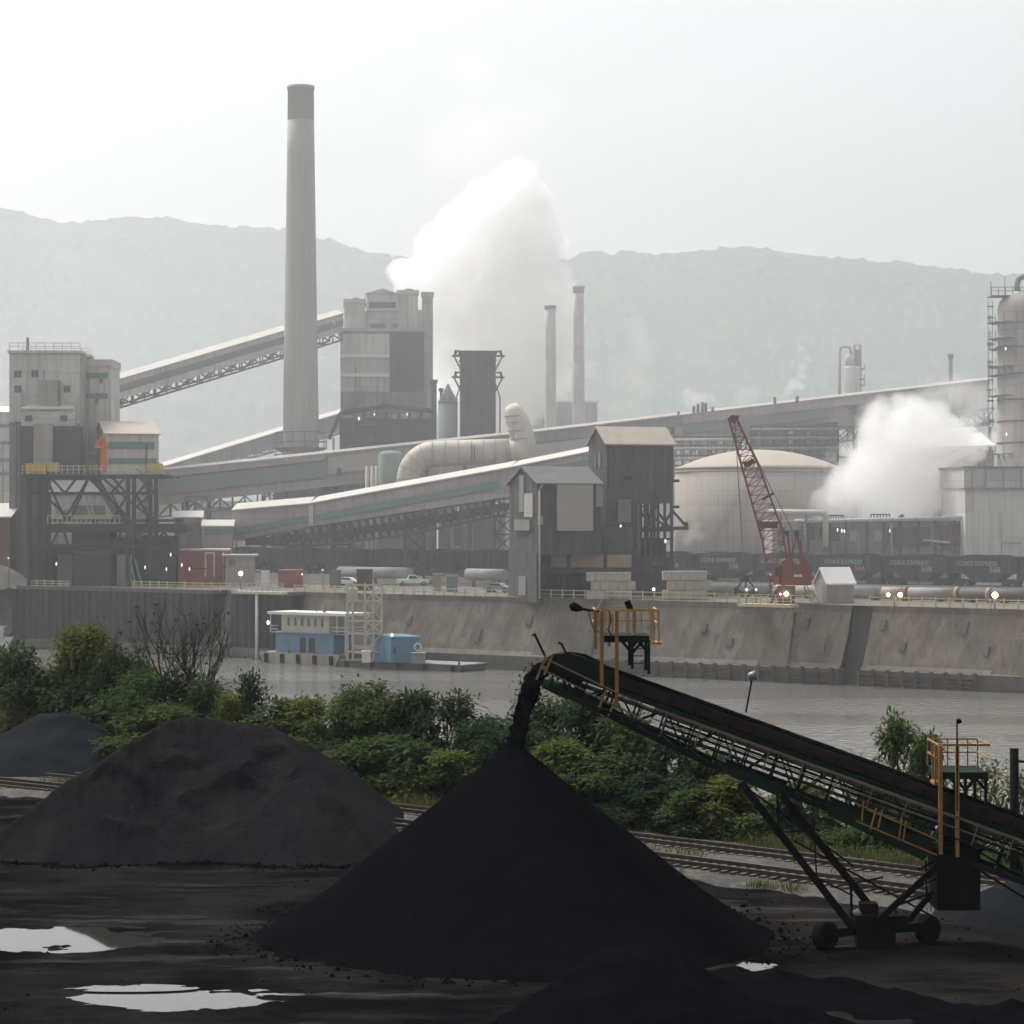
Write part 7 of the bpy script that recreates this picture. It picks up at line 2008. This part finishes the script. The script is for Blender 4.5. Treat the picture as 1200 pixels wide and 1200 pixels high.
M['leaf_brown'] = leaf_mat('browning_leaves', (.09, .085, .035), (.15, .125, .06), (.19, .165, .075))
M['bark'] = mat('bark', (.06, .05, .042), (.035, .03, .027), .95, 3, .8)
M['grass'] = leaf_mat('dry_grass', (.05, .07, .022), (.10, .11, .04), (.17, .15, .07))

def frond(v, f, p, dv, ln, w, droop):
    """a compound leaf: a V of two narrow blades bending down"""
    dv = dv.normalized(); s = dv.cross(Vector((0, 0, 1)))
    if s.length < .1: s = Vector((1, 0, 0))
    s.normalize(); n = s.cross(dv)
    q = p + dv * ln * .5 + Vector((0, 0, -droop * ln * .12)); e = p + dv * ln + Vector((0, 0, -droop * ln * .5))
    i = len(v)
    v += [p, q + s * w + n * w * -.25, q + Vector((0, 0, w * .2)), q - s * w + n * w * -.25, e]
    f += [(i, i + 1, i + 2), (i + 1, i + 4, i + 2), (i, i + 2, i + 3), (i + 3, i + 2, i + 4)]
def crown_mesh(name, seed, n_leaf, H=1.0, n_cl=16, base=.12, ln=(.035, .085), spread=.5, spiky=0.0, sparse=0.0):
    """unit crown: width about 1, height 1; returns leaf mesh and wood mesh"""
    rd = random.Random(seed)
    cl = []
    for i in range(n_cl):
        z = base + (1 - base) * (rd.random() ** .85)
        prof = math.sin(math.pi * min(max((z - base * .4) / (1.08 - base * .4), 0), 1)) ** .6 * (1 - .35 * z)
        a = rd.uniform(0, 2 * math.pi); r = spread * prof * rd.uniform(.35, 1.0)
        cl.append((Vector((math.cos(a) * r, math.sin(a) * r, z * .93)), rd.uniform(.13, .24) * (1 - .3 * z)))
    cl.append((Vector((rd.uniform(-.08, .08), 0, .92)), .1))
    v, f = [], []
    tot = sum(r * r for _, r in cl)
    for c, r in cl:
        k = int(n_leaf * r * r / tot)
        for _ in range(k):
            d = Vector((rd.gauss(0, 1), rd.gauss(0, 1), rd.gauss(.25, .9))).normalized()
            rr = r * (rd.random() ** .45) * (1 + .25 * rd.gauss(0, 1))
            p = c + Vector((d.x * rr, d.y * rr, d.z * rr * .8))
            if p.z < 0.0: continue
            dv = (d + Vector((rd.gauss(0, .6), rd.gauss(0, .6), rd.gauss(.1 + spiky, .4))))
            frond(v, f, p, dv, rd.uniform(*ln) * .9, rd.uniform(.010, .019), rd.uniform(.4, 1.4))
    me = bpy.data.meshes.new(name); me.from_pydata([tuple(p) for p in v], [], f)
    wd = MB(); wd.path([(0, 0, -.05), (.01, 0, base * .8 + .1), (.0, .01, .55), (cl[-1][0].x, 0, .88)], [.022, .017, .011, .003], 7)
    for c, r in cl[:-1]:
        z0 = max(.05, c.z - .25 - .2 * rd.random()); wd.path([(0.0, 0.0, z0), tuple(c * .55 + Vector((0, 0, z0 * .45))), tuple(c), tuple(c + Vector((c.x, c.y, .12)) * .25)], [.009, .006, .003, .001], 5)
    o = wd.build('wood', M['bark']); wm = o.data; bpy.data.objects.remove(o)
    return me, wm
VAR = {
    'bush': [crown_mesh('foliage', 3 + i, 8500, base=.04, n_cl=20, spread=.55) for i in range(4)],
    'tree': [crown_mesh('foliage', 40 + i, 10000, base=.2, n_cl=20, spread=.5, ln=(.028, .06)) for i in range(2)],
    'sumac': [crown_mesh('foliage', 60 + i, 5500, base=.08, n_cl=15, spread=.5, ln=(.06, .12), spiky=.25) for i in range(3)],
    'sparse': [crown_mesh('foliage', 80 + i, 1300, base=.25, n_cl=13, spread=.48, ln=(.05, .1), spiky=.1) for i in range(2)],
    'spire': [crown_mesh('foliage', 90, 2800, base=.1, n_cl=16, spread=.28, ln=(.04, .09), spiky=.5)],
}
def bank_z(o):
    return float(np.interp(o, [2, 5, 7, 9, 11, 14, 17], [4.2, 3.9, 3.6, 3.3, 2.6, 1.4, .3]))
_cnt = 0
def plant(kind, px, o, y_top, w, leaf, label, name='tree', cat='tree', group='trees and bushes on the river bank', dz=0):
    global _cnt
    k = (px - 600) / FPX
    L = offs(o); g = L[:, 0] - k * L[:, 1]
    i = int(np.argmin(np.abs(g))); x, y = float(L[i, 0]), float(L[i, 1])
    x = k * y
    zb = bank_z(o) - .2; H = ZY(y_top, y) - zb
    lm, wm = VAR[kind][_cnt % len(VAR[kind])]; _cnt += 1
    t = thing(name, label, cat, (x, y, zb), group); w *= 1.3; t.scale = (w, w, H); t.rotation_euler = (0, 0, random.uniform(0, 6.28))
    key = lm.name + leaf
    m2 = bpy.data.meshes.get(key)
    if m2 is None:
        m2 = lm.copy(); m2.name = key; m2.materials.clear(); m2.materials.append(M[leaf])
    a = bpy.data.objects.new('crown' if name == 'tree' else 'foliage', m2); COL.objects.link(a); a.parent = t
    b = bpy.data.objects.new('trunk' if name == 'tree' else 'stems', wm); COL.objects.link(b); b.parent = t
# kind, px, bank offset, y of the top, width in m, leaves, label, name
B = 'bush'
for row in [
    ('tree', 103, 15, 736, 7.0, 'leaf_yellow', 'tallest full green tree at the left, rising over the bushes', 'tree'),
    ('tree', 140, 14, 752, 5.0, 'leaf', 'smaller green tree touching the right side of the tallest left tree', 'tree'),
    (B, -15, 14, 757, 7.5, 'leaf_dark', 'dark bushy tree cut by the left edge above the fine coal heap', 'tree'),
    ('sumac', 30, 13, 762, 6.5, 'leaf', 'feathery green tree next to the left edge, left of the tallest tree', 'tree'),
    ('sparse', 167, 14, 757, 5.5, 'leaf_dark', 'thin see-through tree between the full left tree and the bare tree', 'tree'),
    (B, 68, 14.5, 788, 7.5, 'leaf', 'rounded green bush below the left side of the tallest tree', 'bush'),
    (B, 118, 14, 781, 8.0, 'leaf_dark', 'broad dark bush right below the tallest left tree', 'bush'),
    (B, 172, 11, 790, 7.5, 'leaf', 'green bush left of the foot of the bare tree', 'bush'),
    (B, 215, 12, 787, 6.5, 'leaf_dark', 'dark bush around the foot of the bare tree', 'bush'),
    (B, 8, 14, 806, 8.5, 'leaf_brown', 'brownish bush left behind the fine coal heap', 'bush'),
    (B, 52, 14, 800, 6.5, 'leaf_brown', 'reddish brown bush above the top of the fine coal heap', 'bush'),
    (B, 95, 13.5, 815, 7.0, 'leaf', 'leafy bush to the right above the fine coal heap', 'bush'),
    (B, 145, 11.5, 822, 7.5, 'leaf_dark', 'dark bush between the fine coal heap and the scooped heap', 'bush'),
    (B, 192, 8, 824, 6.5, 'leaf', 'green bush just behind the top of the scooped heap', 'bush'),
    (B, -22, 12, 835, 6.5, 'leaf_yellow', 'yellowish low bush left of the fine coal heap', 'bush'),
    ('sumac', 245, 11, 800, 5.0, 'leaf', 'feathery bush right of the bare tree, against the water', 'bush'),
    ('sumac', 268, 10, 815, 4.0, 'leaf_yellow', 'pale feathery bush left of the dark spire-shaped one', 'bush'),
    ('spire', 292, 12, 788, 4.2, 'leaf_dark', 'narrow dark spire-shaped tree above the scooped heap', 'tree'),
    (B, 300, 8, 838, 6.5, 'leaf', 'green bush right above the scooped heap, below the spire-shaped tree', 'bush'),
    ('sumac', 335, 10, 821, 5.5, 'leaf', 'feathery bush right of the spire-shaped tree', 'bush'),
    ('sumac', 372, 10.5, 818, 5.5, 'leaf_yellow', 'pale green feathery bush under the houseboat', 'bush'),
    ('tree', 437, 11, 797, 6.4, 'leaf', 'upright green tree standing highest above the middle of the bank', 'tree'),
    (B, 405, 9, 820, 5.5, 'leaf', 'green bush left below the upright middle tree', 'bush'),
    ('sumac', 488, 11, 812, 6.0, 'leaf_dark', 'dark feathery tree right of the upright middle tree', 'tree'),
    ('sumac', 525, 11, 818, 5.5, 'leaf_dark', 'dark feathery tree left of the falling coal', 'tree'),
    (B, 345, 6.5, 862, 6.5, 'leaf', 'low bush behind the right shoulder of the scooped heap', 'bush'),
    (B, 395, 6.5, 868, 6.5, 'leaf_dark', 'dark low bush above the right flank of the scooped heap', 'bush'),
    (B, 440, 6.5, 866, 6.5, 'leaf', 'low green bush at the right end of the scooped heap', 'bush'),
    ('sumac', 480, 6.5, 872, 5.5, 'leaf', 'low feathery bush at the gap between the two large heaps', 'bush'),
    ('sumac', 520, 6.2, 880, 5.0, 'leaf_yellow', 'pale low feathery bush left of the tall black cone', 'bush'),
    (B, 562, 9.5, 838, 5.5, 'leaf_dark', 'dark bush just left of the falling coal', 'bush'),
    (B, 640, 11, 822, 6.5, 'leaf', 'green tree right of the falling coal, under the conveyor head', 'tree'),
    ('sumac', 690, 11, 818, 6.5, 'leaf_dark', 'dark feathery tree under the first conveyor platform', 'tree'),
    (B, 600, 8, 852, 5.5, 'leaf_dark', 'dark bush behind the tip of the tall black cone', 'bush'),
    ('sumac', 735, 10, 838, 6.0, 'leaf', 'feathery tree under the middle of the conveyor boom', 'tree'),
    ('sumac', 665, 7, 868, 5.5, 'leaf_yellow', 'pale feathery bush at the right shoulder of the tall black cone', 'bush'),
    (B, 712, 7, 885, 5.5, 'leaf', 'low green bush above the right flank of the tall black cone', 'bush'),
    ('sumac', 782, 9.5, 862, 6.0, 'leaf_dark', 'dark tree left of the conveyor support legs', 'tree'),
    (B, 762, 6.5, 905, 5.0, 'leaf_dark', 'dark low bush beside the tracks left of the support legs', 'bush'),
    (B, 830, 9, 884, 5.5, 'leaf_dark', 'dark bush behind the top of the support legs', 'bush'),
    (B, 815, 6, 925, 4.5, 'leaf', 'low bush at the track edge left of the support legs', 'bush'),
    ('sumac', 872, 8, 908, 4.8, 'leaf_yellow', 'bright yellow green bush between the support legs', 'bush'),
    ('sumac', 915, 8, 930, 4.6, 'leaf', 'green feathery bush right of the support legs', 'bush'),
    ('sumac', 940, 10, 918, 4.6, 'leaf_yellow', 'yellow green feathery bush under the truss above the rear support leg', 'bush'),
    ('sumac', 985, 9, 975, 4.2, 'leaf', 'low feathery bush under the green chord plate', 'bush'),
    (B, 1040, 7, 1000, 4.5, 'leaf_yellow', 'low pale bush beside the tracks behind the drive house', 'bush'),
    ('sparse', 958, 9, 935, 4.2, 'leaf', 'thin airy sapling seen through the conveyor truss', 'tree'),
    ('sparse', 1000, 8, 960, 3.6, 'leaf', 'small airy sapling under the drive guard rails', 'tree'),
    ('sumac', 1052, 10.5, 843, 4.4, 'leaf', 'feathery tree standing above the belt left of the second platform', 'tree'),
    ('sumac', 1086, 9, 862, 3.0, 'leaf', 'small feathery tree touching the second platform', 'tree'),
    ('sparse', 1150, 9, 890, 4.2, 'leaf', 'thin tangle of twigs behind the second platform', 'bush'),
    ('sparse', 1192, 8, 905, 3.6, 'leaf', 'thin leafy sapling around the dark mooring post', 'tree'),
    (B, 1160, 6, 1000, 4.2, 'leaf', 'low green bush under the conveyor at the right edge', 'bush'),
    (B, 1215, 6, 985, 4.0, 'leaf', 'green bush cut by the right edge under the conveyor', 'bush'),
]:
    kind, px, o, yt, w, lf, lab, nm = row
    plant(kind, px, o, yt, w, lf, lab, nm, 'tree' if nm == 'tree' else 'bush')
# bare trees
def bare_tree(px, o, y_top, label, seed, r0=.16, spread=.9, depth=5, lean=0.0, leaves=0):
    rd = random.Random(seed)
    k = (px - 600) / FPX; L = offs(o); i = int(np.argmin(np.abs(L[:, 0] - k * L[:, 1]))); y = float(L[i, 1]); x = k * y
    zb = bank_z(o) - .2; H = ZY(y_top, y) - zb
    t = thing('bare_tree', label, 'tree', (x, y, zb), 'trees and bushes on the river bank')
    tk, br = MB(), MB(); lv, lf = [], []
    def grow(p, d, ln, r, n):
        q = p; pts = [p]; dd = d.normalized()
        for j in range(3):
            dd = (dd + Vector((rd.gauss(0, .12), rd.gauss(0, .12), rd.gauss(.05, .06)))).normalized(); q = q + dd * ln / 3; pts.append(q)
        (tk if n == depth else br).path(pts, [r, r * .87, r * .74, r * .6], 6 if n > 2 else 4)
        if n == 0:
            if leaves and rd.random() < leaves:
                for _ in range(4): frond(lv, lf, q, Vector((rd.gauss(0, 1), rd.gauss(0, 1), -.2)), .3, .07, 1)
            return
        for j in range(3 if n > 1 else 2):
            a = Vector((rd.gauss(0, 1), rd.gauss(0, 1), rd.gauss(.3, .4))).normalized()
            grow(pts[-1] if j else pts[2], dd + a * spread * rd.uniform(.5, 1), ln * rd.uniform(.6, .82), r * .56, n - 1)
    for s in range(3 if depth > 4 else 2):
        grow(Vector((x + rd.uniform(-.4, .4), y, zb)), Vector((lean + rd.uniform(-.45, .45), rd.uniform(-.3, .3), 1.6)), H * .34, r0, depth)
    tk.build('trunk', M['bark'], t); br.build('branches', M['bark'], t)
    if lv:
        me = bpy.data.meshes.new('leaves'); me.from_pydata([tuple(p - Vector((x, y, zb))) for p in lv], [], lf); me.materials.append(M['leaf_dark'])
        a = bpy.data.objects.new('leaves', me); COL.objects.link(a); a.parent = t
bare_tree(206, 14, 697, 'bare dead tree with fine spreading twigs left of centre on the bank', 5, .22, .5, 5, .05, .06)
bare_tree(243, 13, 770, 'small bare sapling right of the bare dead tree', 8, .05, .6, 3)
bare_tree(338, 11, 778, 'single bare whip standing against the water under the houseboat', 12, .05, .35, 2)
bare_tree(322, 11, 800, 'short bare twig beside the spire-shaped tree', 15, .05, .35, 2)
bare_tree(1012, 10, 850, 'bare twiggy shrub above the conveyor belt left of the feathery tree', 21, .07, .7, 3, -.2)
bare_tree(1150, 8, 880, 'bare tangled shrub between the second platform and the mooring post', 25, .05, .8, 3)
# grass and weeds along the rails, low ground cover on the bank
def weeds():
    v, f = [], []
    rd = random.Random(4)
    def blade(p, h):
        a = rd.uniform(0, 6.28); w = .018 + .02 * rd.random(); s = Vector((math.cos(a) * w, math.sin(a) * w, 0)); ln = Vector((rd.gauss(0, .25), rd.gauss(0, .25), 0)) * h
        i = len(v); v.extend([p - s, p + s, p + s * .6 + ln * .4 + Vector((0, 0, h * .6)), p + ln + Vector((0, 0, h))]); f.append((i, i + 1, i + 2)); f.append((i, i + 2, i + 3))
    n = len(LINE)
    pts = []
    for _ in range(6500):
        i = rd.randrange(4, n - 4); x = LINE[i, 0]
        if x < -48 or x > 40: continue
        o = rd.choice([rd.uniform(2.2, 6), rd.uniform(2.5, 5), rd.gauss(-2.5, .6), rd.gauss(-7.8, .25)]); u = rd.random()
        P0 = offs_cache(o)[i]; P1 = offs_cache(o)[i + 1]; p = P0 * (1 - u) + P1 * u
        dens = float(vnoise(np.array(p[0] / 3.0), np.array(p[1] / 3.0)))
        if o < 0 and dens < .62: continue
        if dens < .28: continue
        for _k in range(7):
            q = Vector((p[0] + rd.gauss(0, .3), p[1] + rd.gauss(0, .3), 4.12 if o < 2.5 else bank_z(o) - .02)); blade(q, rd.uniform(.2, .55) * (1.7 if o > 3 and rd.random() < .35 else 1))
    me = bpy.data.meshes.new('weeds'); me.from_pydata([tuple(p) for p in v], [], f); me.materials.append(M['grass'])
    o = bpy.data.objects.new('weeds', me); COL.objects.link(o); tag(o, 'dry yellow green grass growing along the railway tracks', 'grass', kind='stuff')
_oc = {}
def offs_cache(o):
    k = round(o, 1)
    if k not in _oc: _oc[k] = offs(k)
    return _oc[k]
weeds()
def ground_cover():
    v, f = [], []; rd = random.Random(9); n = len(LINE)
    for _ in range(30000):
        i = rd.randrange(2, n - 2); x = LINE[i, 0]
        if x < -52 or x > 40: continue
        o = rd.uniform(4.5, 16); p = offs_cache(o)[i] + np.array([rd.gauss(0, .5), rd.gauss(0, .5)])
        if float(vnoise(np.array(p[0] / 2.5 + 30), np.array(p[1] / 2.5))) < .3: continue
        hh = rd.random() ** 1.5 * (1.5 if o > 6 else .7)
        frond(v, f, Vector((p[0], p[1], bank_z(o) + hh)), Vector((rd.gauss(0, 1), rd.gauss(0, 1), rd.gauss(.3, .4))), rd.uniform(.25, .6), rd.uniform(.04, .08), rd.uniform(.3, 1.2))
    me = bpy.data.meshes.new('undergrowth'); me.from_pydata([tuple(p) for p in v], [], f); me.materials.append(M['leaf'])
    o = bpy.data.objects.new('undergrowth', me); COL.objects.link(o); tag(o, 'tangled green undergrowth covering the river bank', 'undergrowth', kind='stuff')
ground_cover()

# ------------------------------------------------------------------ steam
def steam(name, label, blobs, d, dens, nscale, amp=.9, gain=2.2, aniso=.35, color=(1, .998, .992), depth_k=.8, soft=1.55, cat='steam', vox=1.5, dshift=None):
    """blobs: px, py, radius in px; built at distance d as a cloud of overlapping puffs"""
    m = bpy.data.materials.new(name); m.use_nodes = True
    nt = m.node_tree; nt.nodes.clear()
    out = nt.nodes.new("ShaderNodeOutputMaterial"); pv = nt.nodes.new("ShaderNodeVolumePrincipled")
    pv.inputs['Color'].default_value = rgb(color); pv.inputs['Anisotropy'].default_value = aniso
    nt.links.new(pv.outputs[0], out.inputs['Volume'])
    tc = nt.nodes.new("ShaderNodeTexCoord")
    rd = random.Random(len(blobs) * 7 + int(d))
    org = P(blobs[0][0], blobs[0][1], d)
    bl = []
    for b in blobs:
        px, py, r = b[:3]; dd = d + rd.uniform(-.5, .5) * r / FPX * d * depth_k + (b[3] if len(b) > 3 else 0)
        bl.append((P(px, py, dd) - org, r / FPX * d * 1.2))
    def math_(op, a, b=None, c=None):
        n = nt.nodes.new("ShaderNodeMath"); n.operation = op
        for i, x in enumerate((a, b, c)):
            if x is None: continue
            if isinstance(x, (int, float)): n.inputs[i].default_value = x
            else: nt.links.new(x, n.inputs[i])
        return n.outputs[0]
    # domain-warp the position so that the puffs lose their round outline
    nz = nt.nodes.new("ShaderNodeTexNoise"); nz.inputs['Scale'].default_value = nscale * .55; nz.inputs['Detail'].default_value = 5
    nt.links.new(tc.outputs['Object'], nz.inputs['Vector'])
    sub = nt.nodes.new("ShaderNodeVectorMath"); sub.operation = 'SUBTRACT'; nt.links.new(nz.outputs['Color'], sub.inputs[0]); sub.inputs[1].default_value = (.5, .5, .5)
    mad = nt.nodes.new("ShaderNodeVectorMath"); mad.operation = 'MULTIPLY_ADD'; nt.links.new(sub.outputs[0], mad.inputs[0])
    rm = sum(r for _, r in bl) / len(bl); mad.inputs[1].default_value = (rm * .9,) * 3; nt.links.new(tc.outputs['Object'], mad.inputs[2])
    acc = None
    for c, r in bl:
        dn = nt.nodes.new("ShaderNodeVectorMath"); dn.operation = 'DISTANCE'; nt.links.new(mad.outputs[0], dn.inputs[0]); dn.inputs[1].default_value = tuple(c)
        f = math_('MULTIPLY_ADD', dn.outputs['Value'], -1.0 / r, 1.0)
        acc = f if acc is None else math_('SMOOTH_MAX', acc, f, .12)
    n2 = nt.nodes.new("ShaderNodeTexNoise"); n2.inputs['Scale'].default_value = nscale; n2.inputs['Detail'].default_value = 7; n2.inputs['Roughness'].default_value = .68
    nt.links.new(tc.outputs['Object'], n2.inputs['Vector'])
    e = math_('MULTIPLY_ADD', n2.outputs['Fac'], amp, -.5 * amp)
    s = math_('MULTIPLY', math_('ADD', math_('ADD', acc, e), -.06), gain)
    n = nt.nodes.new("ShaderNodeClamp"); nt.links.new(s, n.inputs[0])
    nt.links.new(math_('MULTIPLY', n.outputs[0], dens), pv.inputs['Density'])
    bm = bmesh.new()
    for c, r in bl: bmesh.ops.create_icosphere(bm, subdivisions=3, radius=r * soft, matrix=Matrix.Translation(c))
    me = bpy.data.meshes.new(name); bm.to_mesh(me); bm.free(); me.materials.append(m)
    ob = bpy.data.objects.new(name, me); COL.objects.link(ob); ob.location = org
    rmf = ob.modifiers.new('union', 'REMESH'); rmf.mode = 'VOXEL'; rmf.voxel_size = max(.4, rm * .22)
    # keep the union as real mesh data
    dg = bpy.context.evaluated_depsgraph_get(); dg.update()
    me2 = bpy.data.meshes.new_from_object(ob.evaluated_get(dg)); ob.modifiers.clear(); ob.data = me2; me2.name = name
    if not me2.materials: me2.materials.append(m)
    return tag(ob, label, cat, 'steam clouds rising over the works', 'stuff')
steam('steam_plume', 'huge bright white steam plume billowing up behind the quench tower', [(575, 480, 45), (530, 455, 30), (600, 440, 58), (545, 415, 42), (625, 405, 50), (570, 370, 60), (500, 335, 36), (535, 318, 48), (600, 325, 62), (640, 360, 30), (588, 262, 52), (606, 228, 36), (556, 285, 42), (640, 440, 28), (478, 322, 22), (625, 285, 36), (648, 385, 24)], 625, .26, .125, amp=1.5, gain=8)
steam('steam_plume', 'thin pale steam drifting up above the huge white plume', [(560, 165, 62), (610, 140, 48), (520, 175, 42), (590, 200, 45), (640, 120, 34), (560, 90, 40)], 640, .022, .05, amp=1.0, gain=1.4)
steam('steam_cloud', 'grey white steam cloud boiling up in front of the long gallery at the right', [(990, 582, 32), (1012, 560, 40), (1048, 540, 50), (1040, 502, 34), (1072, 510, 42), (1105, 520, 32), (1025, 588, 34), (1068, 578, 40), (1090, 552, 36), (1125, 540, 20), (1145, 528, 14), (972, 590, 20), (1060, 482, 22), (1150, 522, 12), (1165, 515, 10)], 414, .26, .22, amp=2.0, gain=3)
steam('steam_cloud', 'thin grey steam veil in front of the long gallery next to the tall column', [(1095, 470, 26), (1120, 462, 28), (1145, 470, 26), (1135, 490, 22), (1100, 490, 22)], 432, .09, .16, amp=1.0, gain=1.5)
steam('steam_wisp', 'faint brownish steam wisp right of the two slim stacks', [(738, 482, 26), (742, 455, 28), (735, 430, 22), (752, 410, 22), (748, 385, 16)], 600, .035, .1, amp=.9, gain=1.5, color=(1, .96, .93))
steam('steam_wisp', 'small white steam puff above the long gallery behind the crane boom', [(812, 468, 11), (806, 462, 9), (822, 467, 10), (832, 467, 7), (838, 470, 6)], 490, .12, .4)
steam('steam_wisp', 'small faint steam puff halfway along the long gallery', [(872, 462, 12), (880, 458, 11), (868, 468, 9), (886, 462, 8)], 490, .05, .4)
steam('steam_wisp', 'twisting little column of white steam left of the distillation tower', [(925, 456, 7), (931, 449, 9), (938, 452, 7), (940, 440, 7), (941, 430, 6), (945, 420, 5), (940, 408, 4)], 520, .14, .5)
steam('steam_wisp', 'small steam jet at the lower left of the tan tank', [(806, 632, 8), (813, 625, 9), (820, 628, 7), (816, 616, 6), (812, 610, 4)], 392, .12, .6)
steam('steam_wisp', 'tiny white puff at the right side of the taller slim stack', [(690, 430, 9), (684, 436, 8), (694, 436, 6)], 592, .12, .4)
